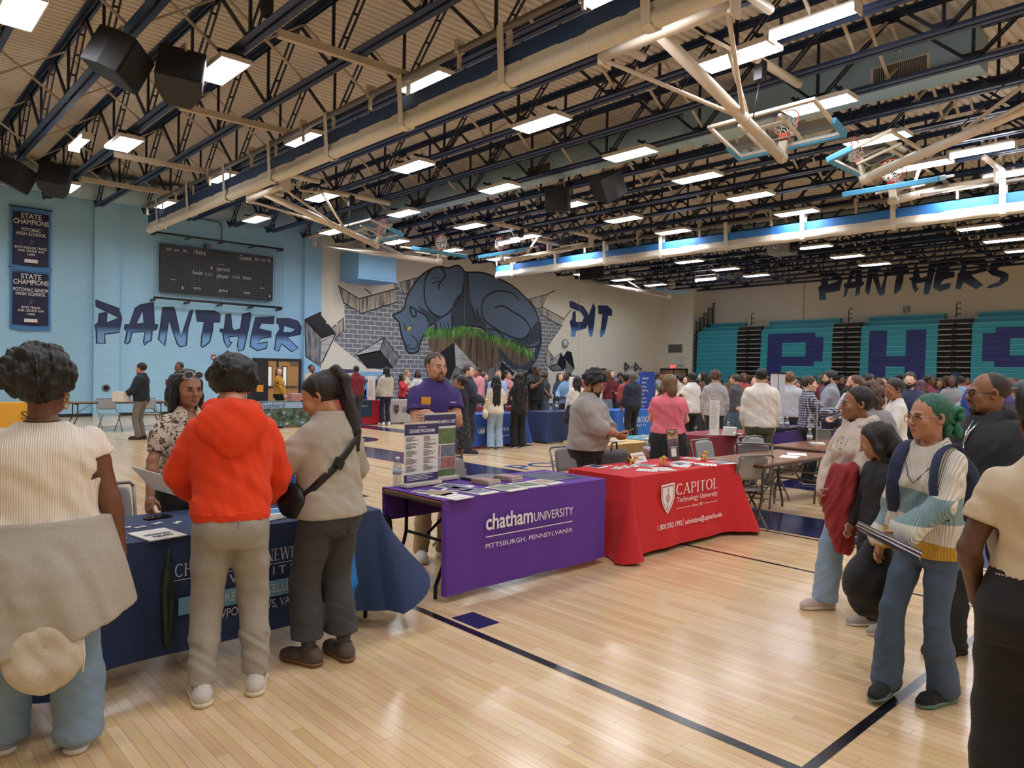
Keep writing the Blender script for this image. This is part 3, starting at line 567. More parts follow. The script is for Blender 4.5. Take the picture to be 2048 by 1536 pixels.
curtain(7.15, -24.3, X1-.3, mat('navy curtain mesh', '#173158', rough=.6), 'rolled-up cream divider curtain with navy band nearest the viewer')
curtain(21.3, -24.0, X1-.3, mat('bright blue curtain mesh', '#2f73b8', rough=.6), 'rolled-up cream divider curtain with bright blue band further away')

# folded-up basketball backstops
IVORY = mat('ivory painted tube', '#cfc0ac', rough=.35); RIMR = mat('orange red rim', '#cc3a26', rough=.4); CORD = mat('white net cord', '#ddd6cc', rough=.7)
PADB = mat('light blue edge padding', '#4f9ac2', rough=.5)
GLS = bpy.data.materials.new('backboard glass'); GLS.use_nodes = True
N, L, B = nodes(GLS); N.remove(B); tb = N.new('ShaderNodeBsdfTransparent'); tb.inputs[0].default_value = (.90, .94, .93, 1)
gb = N.new('ShaderNodeBsdfGlossy'); gb.inputs['Roughness'].default_value = .05; ms = N.new('ShaderNodeMixShader'); ms.inputs[0].default_value = .07
L.new(tb.outputs[0], ms.inputs[1]); L.new(gb.outputs[0], ms.inputs[2]); L.new(ms.outputs[0], N['Material Output'].inputs[0])
def backstop(loc, rz, label, Lm=3.5, sl=.27, braces=True):
    t = thing('basketball_hoop', label, 'basketball hoop', loc, rz, 'folded basketball hoops')
    E = Vector((0, Lm, -sl*Lm)); d = E.normalized(); up = Vector((0, sl, 1)).normalized(); X = Vector((1, 0, 0))
    MB().tube([(-1.05, 0, 0), (1.05, 0, 0)], .075, 12).bbox((-1.08, -.05, -.1), (-1.03, .2, .38)).bbox((1.03, -.05, -.1), (1.08, .2, .38)).build('pivot_beam', IVORY, t)
    b = MB().tube([(-1.05, -.5, .3), (-1.05, 1.0, .3)], .065, 10).tube([(1.05, -.5, .3), (1.05, 1.0, .3)], .065, 10)
    b.tube([(.1, 2.0, .36), (.1, 3.8, .36)], .07, 10).build('ceiling_bracket', IVORY, t)
    MB().tube([(0, 0, -.02), tuple(E)], .088, 14).tube([tuple(E*.965), tuple(E*1.0)], .094, 14).tube([tuple(E*.62), tuple(E*.635)], .098, 14).build('mast', IVORY, t)
    if braces:
        b = MB()
        for s in (-1, 1): b.tube([(s*1.0, .03, -.05), tuple(E*.63)], .033, 8)
        b.tube([(.06, 1.6, .3), tuple(E*.66+up*.08)], .035, 8).tube([(.12, .9, .22), (.1, 2.3, .3)], .03, 8)
        b.build('brace', IVORY, t)
    MB().box((.1, 2.5, .2), (.14, .16, .3)).tube([tuple(E*.7+up*.08), (.1, 2.5, .1)], .012, 6).build('hoist', BRK, t)
    # backboard lies parallel to the mast, above it
    c = E-d*.42+up*.30; R = Matrix((X, d, up)).transposed()
    def P(x, y, z): return c+R @ Vector((x, y, z))
    w, h = .9, .53
    MB().box(c, (2*w-.06, 2*h-.06, .012), R).build('glass', GLS, t)
    b = MB()
    for s in (-1, 1): b.box(P(s*w, 0, 0), (.05, 2*h+.05, .05), R)
    b.box(P(0, -h, 0), (2*w, .05, .05), R); b.box(P(0, h, 0), (2*w, .05, .05), R)
    b.box(P(-.35, -.1, -.09), (.04, .8, .04), R).box(P(.35, -.1, -.09), (.04, .8, .04), R).box(P(0, .35, -.13), (.14, .06, .22), R).box(P(0, -.3, -.1), (.72, .04, .04), R)
    b.build('backboard_frame', IVORY, t)
    b = MB().box(P(0, h+.03, 0), (2*w+.12, .075, .11), R)
    for s in (-1, 1): b.box(P(s*(w+.03), h-.2, 0), (.075, .42, .11), R)
    b.build('edge_pad', PADB, t, bevel=.015)
    b = MB()
    for a in ((-.3, .05), (.3, .05), ): b.box(P(a[0], -.08+.14, .008), (.03, .46, .003), R)
    b.box(P(0, -.17, .008), (.6, .03, .003), R).box(P(0, .28, .008), (.6, .03, .003), R).build('target_square', WHT, t)
    rc_ = P(0, .33, .33)
    ring = [rc_+R @ Vector((.228*math.cos(2*PI*i/22), 0, .228*math.sin(2*PI*i/22))) for i in range(22)]
    MB().tube(ring, .011, 6, closed=True).box(P(0, .35, .06), (.16, .1, .1), R).bar(P(-.05, .33, .06), P(-.09, .33, .14), .02).bar(P(.05, .33, .06), P(.09, .33, .14), .02).build('rim', RIMR, t)
    b = MB(); n = 12   # slack net hanging from the ring
    for k in range(3):
        for i in range(n):
            def q(i2, k2):
                a = 2*PI*i2/n; rr = .228-.035*k2-.01*k2*k2
                p = rc_+R @ Vector((rr*math.cos(a), 0, rr*math.sin(a))); p = p+d*(.07*k2)*.7; p.z -= .05*k2; return p
            b.tube([q(i, k), q(i+.5, k+1)], .006, 4, False).tube([q(i+1, k), q(i+.5, k+1)], .006, 4, False)
    b.build('net', CORD, t)
    return t
backstop((-18.6, 8.3, 6.3), 0, 'folded basketball hoop in front of the light blue box')
backstop((-5.97, 8.2, 6.3), 0, 'nearest folded basketball hoop with clear backboard under the curtain')
backstop((-18.6, 20.2, 6.4), PI, 'folded basketball hoop over the panther mural, seen edge on')
backstop((-5.95, 20.0, 6.42), PI, 'folded basketball hoop with edge-on blue pad above the blue-banded curtain')
backstop((-25.3, 14.25, 6.4), -PI/2, 'folded basketball hoop with open tube end nearest the mural wall', 6.5, .185)
backstop((-.6, 14.25, 6.85), PI/2, 'folded basketball hoop with scuffed clear backboard, far right', 5.1, .28)
backstop((-26.2, 30.2, 6.75), -PI/2, 'farthest folded basketball hoop, beside the short cream corner wall', 5.1, .235)

# ducts
DUCT = mat('blue grey duct', '#94b0bd', rough=.45); DUCTL = mat('pale blue grey duct', '#a9c2cb', rough=.45)
def duct(label, path, r, flat=False, grilles=()):
    t = thing('air_duct', label, 'air duct', (0, 0, 0))
    b = MB().tube(path, r, 24)
    a, c = Vector(path[0]), Vector(path[-1]); n = int((c-a).length/2.4); d = (c-a).normalized()
    for i in range(1, n):
        p = a+(c-a)*i/n; b.tube([tuple(p-d*.02), tuple(p+d*.02)], r+.015, 24)
    b.build('trunk', DUCTL if 'wall' in label else DUCT, t)
    for g in grilles:
        q = MB().use(0).box(g, (.95, .03, .3)).use(1)
        for k in range(26): q.box((g[0]-.42+k*.0336, g[1]-.018, g[2]), (.018, .01, .24))
        q.build('grille', [HOUS, BRK], t)
    return t
duct('round pale duct running along the top of the blue wall', [(-26.45, Y0, 7.42), (-26.45, 13.4, 7.42)], .42)
duct('round blue grey duct running through the joists over the middle of the gym', [(-25.5, 14.25, 7.28), (-9.5, 14.25, 7.28)], .36, grilles=[(-14.0, 13.88, 7.15), (-19.5, 13.88, 7.15)])
t = thing('air_duct', 'square blue grey duct with a slatted grille, upper right', 'air duct')
MB().bbox((-9.5, 13.95, 6.98), (-3.75, 14.6, 7.62)).build('trunk', DUCT, t)
q = MB().use(0).box((-4.95, 13.94, 7.2), (1.0, .03, .34)).use(1)
for k in range(28): q.box((-5.38+k*.032, 13.92, 7.2), (.016, .01, .27))
q.build('grille', [HOUS, BRK], t)
duct('blue grey duct beyond the bright blue divider curtain', [(-25.5, 26.4, 7.3), (-2, 26.4, 7.3)], .36, grilles=[(-17.5, 26.03, 7.15), (-11.0, 26.03, 7.15)])

# loudspeakers hung from pipes
SPK = mat('black speaker cabinet', '#17171a', rough=.6); SPKG = mat('black speaker grille', '#0e0e10', rough=.8, bump=.6, bscale=260)
def speaker(loc, rot, label, w=.75, h=.62):
    t = thing('hanging_speaker', label, 'loudspeaker', loc, 0, 'hanging loudspeakers')
    R = Euler(rot).to_matrix()
    pl = [(-w/2, -.3), (w/2, -.3), (w/2, .02), (w*.28, .36), (-w*.28, .36), (-w/2, .02)]
    MB().prism(pl, -h/2, h/2, (0, 0, 0), R @ Vector((1, 0, 0)), R @ Vector((0, 1, 0)), R @ Vector((0, 0, 1))).build('cabinet', SPK, t, bevel=.02)
    MB().box(R @ Vector((0, -.308, 0)), (w*.94, .02, h*.92), R).build('speaker_grille', SPKG, t)
    b = MB()
    for s in (-1, 1): b.bar((s*w*.3, 0, h*.4), (s*w*.3, 0, 6.72-loc[2]), .025)
    b.bar((-w*.3, 0, 6.7-loc[2]), (w*.3, 0, 6.7-loc[2]), .04).build('hanger', CREAMS, t); return t
speaker((-12.2, 3.12, 6.3), (.45, .1, 2.5), 'angled black loudspeaker at upper left beside the nearest gym light', .72, .6)
speaker((-12.1, 4.0, 6.25), (-.4, .1, 1.2), 'rounded black loudspeaker half covering a lit gym light at upper left', .68, .6)
speaker((-21.4, 3.2, 6.3), (.45, .1, 2.5), 'black loudspeaker above the champions banners, cut off by the left edge', .72, .6)
speaker((-21.0, 4.0, 6.25), (-.35, .1, 1.2), 'black loudspeaker hung above and right of the champions banners', .68, .6)
speaker((-13.4, 14.05, 6.28), (.2, 0, .5), 'black loudspeaker hiding part of a lit gym light mid-ceiling', .62, .62)
speaker((-11.6, 13.9, 6.3), (.5, .3, -.4), 'tilted black loudspeaker hung under the middle duct', .75, .6)
t = thing('ceiling_projector', 'grey box projector hung under the blue-banded curtain', 'projector', (-12.4, 24.4, 6.2))
MB().box((0, 0, 0), (.8, .7, .42)).build('case', mat('grey metal case', '#8b8d8c', rough=.4, metal=.3), t, bevel=.02)
MB().tube([(.3, -.1, 0), (.62, -.1, 0)], .17, 14).build('lens', SPK, t); MB().bar((0, 0, .2), (0, 0, .6), .05).build('hanger', CREAMS, t)
MB().tube([(-.12, -.36, .08), (-.12, -.38, 0), (-.02, -.37, -.02), (.0, -.36, .1)], .02, 8).build('cable', WHT, t)
for dx, lb in ((-22.3, 'black loudspeaker hung beside the far hoop, left of a pair'), (-21.6, 'black loudspeaker hung beside the far hoop, right of a pair')):
    speaker((dx, 25.3, 6.3), (.1, 0, .6), lb, .55, .55)
# long cream rails between the joist and the first curtain
for i, x in enumerate((-22.6, -19.4, -14.9, -10.6, -6.6)):
    o = MB().bar((x, 4.9, 6.74), (x+.1, 7.2, 6.74), .1, .12).build('curtain_support_beam', CREAMS)
    tag(o, 'cream support beam holding the nearest divider curtain, %s from the mural wall' % ORD[i+1], 'beam', 'cream curtain beams')
t = thing('ceiling_sensor', 'small round black device clamped on a joist above the nearest speakers', 'sensor', (-10.6, 4.72, 7.1))
MB().lathe([(.0, -.2), (.08, -.17), (.1, -.05), (.1, .08), (.04, .12), (.0, .12)], 14).build('case', SPK, t); MB().bar((0, 0, .1), (0, 0, .5), .04).build('arm', SPK, t)

# ================================================================== THINGS ON THE WALLS
t = thing('scoreboard', 'black electronic basketball scoreboard behind a wire cage on the blue wall', 'scoreboard', (XA, 10.29, 5.12))
SBK = mat('black scoreboard face', '#1b1a1c', rough=.5); SBG = mat('dark scoreboard panel', '#242022', rough=.6)
MB().bbox((.0, -2.03, -.84), (.2, 2.03, .84)).build('case', SBK, t, bevel=.01)
b = MB()
for (y, z, w, h) in ((-1.55, .05, .75, 1.0), (1.55, .05, .75, 1.0), (-.75, .35, .7, .4), (.75, .35, .7, .4), (0, .3, .5, .35), (-.6, -.3, .5, .3), (.6, -.3, .5, .3), (0, -.35, .3, .25)): b.bbox((.2, y-w/2, z-h/2), (.203, y+w/2, z+h/2))
b.build('digit_panel', SBG, t)
SWH = mat('white scoreboard lettering', '#d8d8d2', rough=.5)
for s, y, z, h, w in (('plyr', -1.86, .62, .11, .19), ('pts', -1.59, .62, .1, .16), ('fls', -1.31, .62, .1, .14), ('Home', -.93, .6, .16, .4), ('Guests', .72, .6, .16, .45), ('plyr', 1.3, .64, .11, .19), ('pts', 1.57, .64, .1, .15), ('fls', 1.8, .64, .1, .13), ('period', -.1, .1, .14, .44), ('fouls', -.97, -.13, .14, .35), ('t.o.l.', -.53, -.13, .13, .28), ('player', -.1, -.16, .14, .44), ('t.o.l.', .48, -.13, .13, .27), ('fouls', .86, -.13, .14, .3), ('won', -.93, -.66, .11, .25), ('game', -.04, -.66, .11, .33), ('won', .88, -.66, .11, .25)):
    letter_mesh('lettering', s, h, SWH, t, (.2, y, z), UY, UZ, width=w, lift=.005)
b = MB()
for y, z in ((0.05, .32), (-1.6, -.4), (1.62, -.4)):
    for k in range(5): b.bbox((.203, y-.1+k*.04, z), (.206, y-.075+k*.04, z+.02))
for y, z in ((-.3, .13), (-1.3, -.68), (1.9, -.7)): b.poly([(.206, y-.04, z), (.206, y+.04, z), (.206, y, z+.1)])
b.build('marking', SWH, t)
t = thing('scoreboard_cage', 'black pipe frame with wire netting guarding the scoreboard', 'cage', (XA, 10.29, 5.12))
BPIPE = mat('black pipe', '#141416', rough=.4); NETM = mat('grey wire netting', '#4b565c', rough=.5)
MB().tube([(.45, -2.33, 1.14), (.45, 2.31, 1.14)], .035, 8).tube([(.4, -2.31, -1.08), (.4, 2.32, -1.1)], .04, 8).build('pipe', BPIPE, t)
for y in (-2.28, -1.15, 0, 1.15, 2.26):
    MB().box((.2, y, -1.16), (.42, .07, .07)).build('bracket', BPIPE, t)
    MB().bbox((.0, y-.04, 1.08), (.45, y+.04, 1.12)).build('bracket', BPIPE, t)
b = MB(); y = -2.3
while y < 2.32: b.box((.42, y, .02), (.006, .006, 2.2)); y += .1
for k in range(22): b.box((.42, 0, -1.05+k*.1), (.006, 4.6, .006))
b.build('netting', NETM, t)
o = tag(MB().tube([(XA+.05, 10.4, 6.3), (XA+.05, 10.4, 6.85), (XA+.05, 10.3, 7.0), (XA+.05, 8.6, 7.05)], .015, 6).build('power_cable', BPIPE), 'black cable running from the scoreboard up to the duct', 'cable')
t = thing('volleyball', 'dark volleyball stuck on top of the scoreboard', 'ball', (XA+.12, 9.85, 6.07))
MB().lathe([(.105*math.sin(PI*i/12), -.105*math.cos(PI*i/12)) for i in range(13)], 18).build('shell', mat('navy ball leather', '#28304a', rough=.5), t)
b = MB()
for k in range(3): b.tube([(.106*math.cos(a)*math.cos(k), .106*math.cos(a)*math.sin(k)*.7, .106*math.sin(a)) for a in [2*PI*i/20 for i in range(20)]], .008, 5, closed=True)
b.build('panel', WHT, t)
# championship banners
BORD = mat('blue banner border', '#3d76ad', rough=.6, var=.15, vscale=5, bump=.3, bscale=12); BNAV = mat('navy banner cloth', '#141a3a', rough=.65, var=.15, vscale=4); BWH = mat('white banner lettering', '#e6e4e0', rough=.6); BTAG = mat('white sewn label', '#e3d9d4', rough=.6)
def banner(y0, y1, z0, z1, lines, label, off):
    t = thing('champions_banner', label, 'banner', (XA+off, (y0+y1)/2, 0), 0, 'state champions banners')
    w = (y1-y0)/2
    def cloth(name, w, z0, z1, m, lift, am):
        b = MB(); n, k = 18, 30; vs = []
        for j in range(k+1):
            for i in range(n+1):
                u, v = -1+2*i/n, j/k; z = z1+(z0-z1)*v
                dx = am*(math.sin(u*5+v*3)*.5+math.sin(u*9-1)*.3)*v**.6+.04*v*(1-u*u)*am*8
                vs.append((lift+.03+dx, u*w*(1-.02*math.sin(v*3)), z-(.03*(1-u*u) if v == 1 else 0)))
        b.add(vs, [(j*(n+1)+i, (j+1)*(n+1)+i, (j+1)*(n+1)+i+1, j*(n+1)+i+1) for j in range(k) for i in range(n)], True)
        return b.build(name, m, t)
    cloth('border_cloth', w, z0, z1, BORD, 0, .03); cloth('field_cloth', w*.88, z0+.15, z1-.15, BNAV, .012, .03)
    MB().tube([(.03, -w-.03, z1), (.03, w+.03, z1)], .018, 8).build('hanging_rod', BPIPE, t)
    H = z1-z0-.3
    for s, v, h in lines: letter_mesh('lettering', s, h, BWH, t, (.1, 0, z1-.15-H*v), UY, UZ, width=min(1.7*w, len(s)*h*.72), align='C', bold=.012, lift=.012)
    b = MB()  # runner emblem as a few brush strokes
    zc = z1-.15-H*.565
    for p in (((-.05, -.05), (.0, .0), (.05, .05)), ((0, 0), (.04, -.07)), ((0, 0), (-.06, -.09)), ((.04, .04), (-.04, .06)), ((.05, .05), (.08, .02))):
        for i in range(len(p)-1): b.bar((.115, p[i][0], zc+p[i][1]), (.115, p[i+1][0], zc+p[i+1][1]), .012, .004)
    b.build('runner_emblem', mat('pale blue emblem', '#9fb6cf'), t)
    MB().bbox((.112, -w*.32, z1-.15-H*.95), (.116, w*.32, z1-.15-H*.885)).build('sewn_label', BTAG, t)
    return t
banner(3.94, 5.03, 2.76, 4.68, [('STATE', .12, .15), ('CHAMPIONS', .23, .15), ('POTOMAC SENIOR', .36, .1), ('HIGH SCHOOL', .44, .1), ('BOYS TRACK', .69, .07), ('VHSL GROUP AAA', .75, .07), ('1993', .82, .07)], 'lower navy champions banner with blue border reading boys track 1993', .02)
banner(3.93, 5.02, 4.6, 6.54, [('STATE', .12, .15), ('CHAMPIONS', .23, .15), ('POTOMAC', .36, .1), ('HIGH SCHOOL', .44, .1), ('BOYS INDOOR TRACK', .69, .07), ('VHSL GROUP AAA', .75, .07), ('1999', .82, .07)], 'upper navy champions banner with blue border reading boys indoor track 1999', .05)
# light blue box, panel, clock, small wall things
t = thing('wall_cabinet', 'big light blue sheet-metal box projecting from the wall above the mural', 'box', (XA, 15.3, 5.4))
LBX = mat('light blue sheet metal', '#86bbdf', rough=.4)
MB().bbox((.02, 0, 0), (1.42, 1.83, 1.1)).build('casing', LBX, t, bevel=.03)
MB().bbox((.0, -.04, -.06), (1.46, 1.87, 0)).bbox((.1, .2, -.12), (1.1, 1.5, -.06)).build('bottom_flange', LBX, t)
MB().bar((1.425, .45, .1), (1.425, 1.5, .95), .012).bar((1.425, .03, 0), (1.425, .03, 1.1), .05).build('seam', LBX, t)
o = struct(MB().bbox((XA, 14.7, 3.55), (XA+.015, 15.2, 6.45)).build('trim_2', CREAM)); 
t = thing('wall_clock', 'round white wall clock in square guard right of the panther', 'clock', (XA, 28.95, 3.33))
MB().bbox((0, -.26, -.27), (.03, .26, .27)).build('guard_plate', CREAM, t)
MB().lathe([(0, .03), (.2, .03), (.2, .07), (.0, .07)], 28, M=Matrix.Rotation(PI/2, 3, 'Y')).build('clock_face', WHT, t)
MB().tube([(.07, .21*math.cos(2*PI*i/28), .21*math.sin(2*PI*i/28)) for i in range(28)], .02, 6, closed=True).build('bezel', BPIPE, t)
MB().bar((.078, 0, 0), (.078, -.03, -.14), .015).bar((.078, 0, 0), (.078, .06, .1), .02).build('clock_hand', BPIPE, t)
t = thing('fire_alarm', 'small red fire alarm on the blue wall below the lettering', 'alarm', (XA, 10.17, 2.07))
MB().bbox((0, -.08, -.09), (.06, .08, .09)).build('case', mat('dull red plastic', '#a9434a', rough=.4), t, bevel=.01); MB().bbox((.06, -.05, -.06), (.065, .05, .02)).build('strobe', BTAG, t)
t = thing('wall_outlet', 'round dark floor-hook recess low on the blue pilaster', 'wall socket', (XA+.16, 6.6, .94))
MB().lathe([(0, 0), (.1, 0), (.12, .02), (.085, .03), (.07, .012), (0, .012)], 20, M=Matrix.Rotation(PI/2, 3, 'Y')).build('ring', mat('dull steel', '#6d6a66', rough=.4, metal=.7), t)
MB().lathe([(0, .013), (.07, .014), (.0, .03)], 16, M=Matrix.Rotation(PI/2, 3, 'Y')).build('socket', BPIPE, t)
t = thing('wall_bracket', 'black folding barbell-shaped bracket on the cream wall near the corner', 'bracket', (XA, 34.1, 2.15))
b = MB()
for y in (0, .95): b.bar((.1, y, -.2), (.1, y, .25), .05).bar((.1, y, .25), (.1, y+.35, .02), .05).bar((.1, y+.35, .02), (.1, y, -.2), .05)
b.bar((.1, .35, .02), (.1, 1.0, .02), .04).build('frame', BPIPE, t); b = MB()
for y in (.1, 1.05): b.bar((.02, y, -.2), (.02, y, -.6), .02)
b.build('cord', CREAMS, t)
tag(MB().bbox((XA, 35.6, 1.95), (XA+.05, 35.75, 2.12)).build('fire_pull', mat('dark red box', '#5c2b28')), 'small dark red box beside the barbell-shaped wall bracket', 'alarm')
# doors
OAK = mat('golden oak veneer', '#b58650', rough=.4, var=.18, vscale=2, stretch=(1, 8, 1)); FRM = mat('black door frame', '#18181c', rough=.5); LITE = mat('bright door glass', '#d8d6c8', rough=.1, emit='#e9e6d6', estr=.35); STLB = mat('dull chrome bar', '#8d8a84', rough=.3, metal=.8)
def double_door(n, O, U, w, h, label):
    O, U = Vector(O), Vector(U); W = U.cross(Vector((0, 0, 1)))
    R = Matrix((U, W, Vector((0, 0, 1)))).transposed()
    d = struct(bpy.data.objects.new('door_%d' % n, None), label); COL.objects.link(d)
    def bx(b, u, t, z, du, dt, dz): return b.box(O+U*u+W*t+Vector((0, 0, z)), (du, dt, dz), R)
    bx(bx(bx(MB(), .03, .03, h/2, .1, .1, h), w-.03, .03, h/2, .1, .1, h), w/2, .03, h+.03, w+.04, .1, .1).build('frame', FRM, d)
    b = MB(); bx(b, w/2, .03, h/2, .07, .08, h); b.build('mullion', FRM, d)
    for k in (0, 1):
        u0 = .08+k*(w/2-.04); lw = w/2-.12; lf = bx(MB(), u0+lw/2, .03, h/2, lw, .05, h-.02).build('leaf', OAK, d)
        uu = u0+lw*(.68 if k == 0 else .3)
        bx(MB(), uu, .058, h*.68, .2, .01, .86).build('pane_frame', FRM, lf); bx(MB(), uu, .065, h*.68, .13, .01, .78).build('pane', LITE, lf)
        bx(MB(), u0+lw/2, .1, 1.0, lw*.85, .04, .05).build('push_bar', STLB, lf); bx(MB(), u0+lw*(.25 if k == 0 else .75), .09, h-.1, .3, .06, .08).build('closer', STLB, lf)
    return d
double_door(1, (XA, 11.65, 0), UY, 1.93, 2.0, 'oak double doors with narrow panes in the blue wall')
double_door(2, (-26.85, YC-.02, 0), (1, 0, 0), 1.9, 2.05, 'oak double doors under the exit sign in the corner')
double_door(3, (XA, 31.1, 0), UY, 1.3, 1.95, 'oak door in the cream wall behind the crowd')
t = thing('exit_sign', 'white exit sign with red glowing letters over the corner doors', 'exit sign', (-25.97, YC, 2.25))
MB().bbox((-.3, -.07, -.17), (.3, 0, .17)).build('case', mat('white sign case', '#cfcabf'), t, bevel=.01)
letter_mesh('lettering', 'EXIT', .2, emitter('red exit letters', '#ff4a50', 2.2), t, (0, -.07, -.1), UX, UZ, width=.42, align='C', bold=.02, lift=.004)
t = thing('air_vent', 'dark slatted wall vent above the corner doors', 'vent', (-25.85, YC, 3.35))
MB().bbox((-.56, -.03, -.3), (.56, 0, .3)).build('frame', CREAMX, t); b = MB()
for k in range(22): b.bbox((-.5+k*.046, -.05, -.25), (-.475+k*.046, -.02, .25))
b.build('slat', mat('dark vent slat', '#55564f', metal=.3), t)
t = thing('wall_unit', 'white box unit on the short wall beside the bleachers', 'box', (-25.4, YC, 2.6))
MB().bbox((-.17, -.12, -.27), (.17, 0, .27)).build('case', mat('white plastic', '#d8d6cc', rough=.4), t, bevel=.02); MB().bbox((-.05, -.125, -.02), (.05, -.12, .02)).build('label_plate', STLB, t)
t = thing('wall_sensor', 'small grey speaker box on the cream wall above the H bleachers', 'box', (-13.1, YB, 5.15))
MB().bbox((-.15, -.12, -.15), (.15, 0, .15)).build('case', mat('grey box plastic', '#7f7d76'), t, bevel=.01); MB().bar((0, -.03, -.15), (0, -.03, -.6), .03).build('conduit', CREAMS, t)
# PANTHERS over the bleachers
NAVYB = grad_mat('navy lettering fading to slate', '#141b30', '#4a6285', 6.0, 6.5)
for c, x0, z0, x1, z1 in D_PANTHERS:
    struct(flat_shape('panthers_lettering', [[(x0+(x1-x0)*p[0], z0+(z1-z0)*p[1]) for p in lp] for lp in D_GLYPH[c]], NAVYB, wall_back, (0, YB, 0), UX, UZ, .01))

# ================================================================== BLEACHERS
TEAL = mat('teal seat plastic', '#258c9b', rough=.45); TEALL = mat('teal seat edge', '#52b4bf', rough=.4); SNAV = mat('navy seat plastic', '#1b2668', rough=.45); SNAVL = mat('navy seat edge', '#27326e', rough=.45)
STEP = mat('grey step deck', '#8f8b83', rough=.5); RISR = mat('dark understructure', '#1b1c1e', rough=.7)
bl = thing('bleachers', 'teal closed bleachers with navy letters P H S along the back wall', 'bleachers', (0, 0, 0))
YF, RH, NR = 37.3, .25, 19
secs = [(-24.2, -21.62, ''), (-20.16, -16.22, 'P'), (-14.81, -11.35, 'H'), (-9.97, -6.1, 'S'), (-4.7, .5, '')]
def spans(ch, r):
    """navy spans for letter row r (0 at top .. 11)"""
    if ch == 'P':
        if r == 0: return [(0, .86)]
        if r in (1, 5): return [(0, 1)]
        if r in (2, 3, 4): return [(0, .27), (.7, 1)]
        if r == 6: return [(0, .85)]
        return [(0, .27)]
    if ch == 'H':
        return [(0, 1)] if r in (5, 6) else [(0, .32), (.66, 1)]
    if ch == 'S':
        if r in (0, 6, 11): return [(.16, 1)] if r != 11 else [(0, .9)]
        if r in (1, 5): return [(0, 1)]
        if r in (2, 3, 4): return [(0, .34)]
        if r in (7, 8, 9): return [(.7, 1)]
        return [(0, 1)]
    return []
LW = {'P': (-19.74, -16.69), 'H': (-14.4, -11.84), 'S': (-9.54, -6.5)}
for si, (x0, x1, ch) in enumerate(secs):
    for r in range(NR):
        z = .06+r*RH
        y = YF+.012*r+(0 if r < NR-2 else .42*(r-NR+3))
        zz = z+(.03 if r == NR-1 else 0)
        segs = [(x0, x1, 0)]
        lr = NR-4-r
        if ch and 0 <= lr <= 13:
            a, c = LW[ch]; segs = []; cur = x0
            for s0, s1 in spans(ch, lr):
                p, q = a+(c-a)*s0, a+(c-a)*s1
                if p > cur: segs.append((cur, p, 0))
                segs.append((p, q, 1)); cur = q
            if cur < x1: segs.append((cur, x1, 0))
        b = MB()
        for p, q, k in segs:
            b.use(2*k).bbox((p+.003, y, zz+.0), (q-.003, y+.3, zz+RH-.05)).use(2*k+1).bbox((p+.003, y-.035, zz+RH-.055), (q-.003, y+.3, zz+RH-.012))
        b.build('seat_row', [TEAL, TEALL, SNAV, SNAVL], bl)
    MB().bbox((x0, YF+.3, 0), (x1, YB-.05, .06+(NR-3)*RH)).build('understructure', RISR, bl)
for (a, c) in zip(secs[:-1], secs[1:]):
    x0, x1 = a[1]+.02, c[0]-.02
    b = MB()
    for r in range(NR-1):
        z = .06+r*RH+(0); b.use(0).bbox((x0, YF+.05+(0 if r < NR-2 else .3), z+RH-.06), (x1, YF+.5+(0 if r < NR-2 else .4), z+RH-.012)).use(1).bbox((x0, YF+.25, z), (x1, YF+.5, z+RH-.07))
    b.build('aisle_step', [STEP, RISR], bl)
    xm = (x0+x1)/2-.05; b = MB()
    for r in range(1, NR+2, 2):
        z = .06+r*RH; y = YF+.02 if r < NR-2 else YF+.5
        b.tube([(xm, y, z-.3), (xm, y, z+.35), (xm+.05, y-.03, z+.43), (xm+.16, y-.06, z+.46), (xm+.2, y-.06, z+.4)], .022, 6).tube([(xm, y, z+.12), (xm+.06, y-.03, z+.17), (xm+.16, y-.05, z+.2), (xm+.19, y-.05, z+.14)], .02, 6)
    b.build('aisle_rail', BPIPE, bl)
b = MB()
for r in range(NR-2):
    z = .06+r*RH; b.bar((-24.26, YF-.02, z), (-24.36, YF+.35, z+.3), .05).bar((-24.36, YF+.05, z), (-24.27, YF+.3, z+.25), .04)
for k, (y, z, h) in enumerate(((YF+.1, 4.15, .75), (YF+.3, 4.35, .8), (YF+.5, 4.6, .85), (YF+.75, 4.55, 1.2), (YF+1.05, 4.7, 1.35))):
    x = -24.28+k*.13; b.bar((x, y, z), (x, y, z+h), .035).bar((x, y+.45, z), (x, y+.45, z+h), .035).bar((x, y, z+h), (x, y+.45, z+h), .035).bar((x, y, z+.1), (x, y+.45, z+.1), .03)
    for j in range(1, 5): b.bar((x, y+.09*j, z+.1), (x, y+.09*j, z+h), .014)
b.build('end_rail', BPIPE, bl)
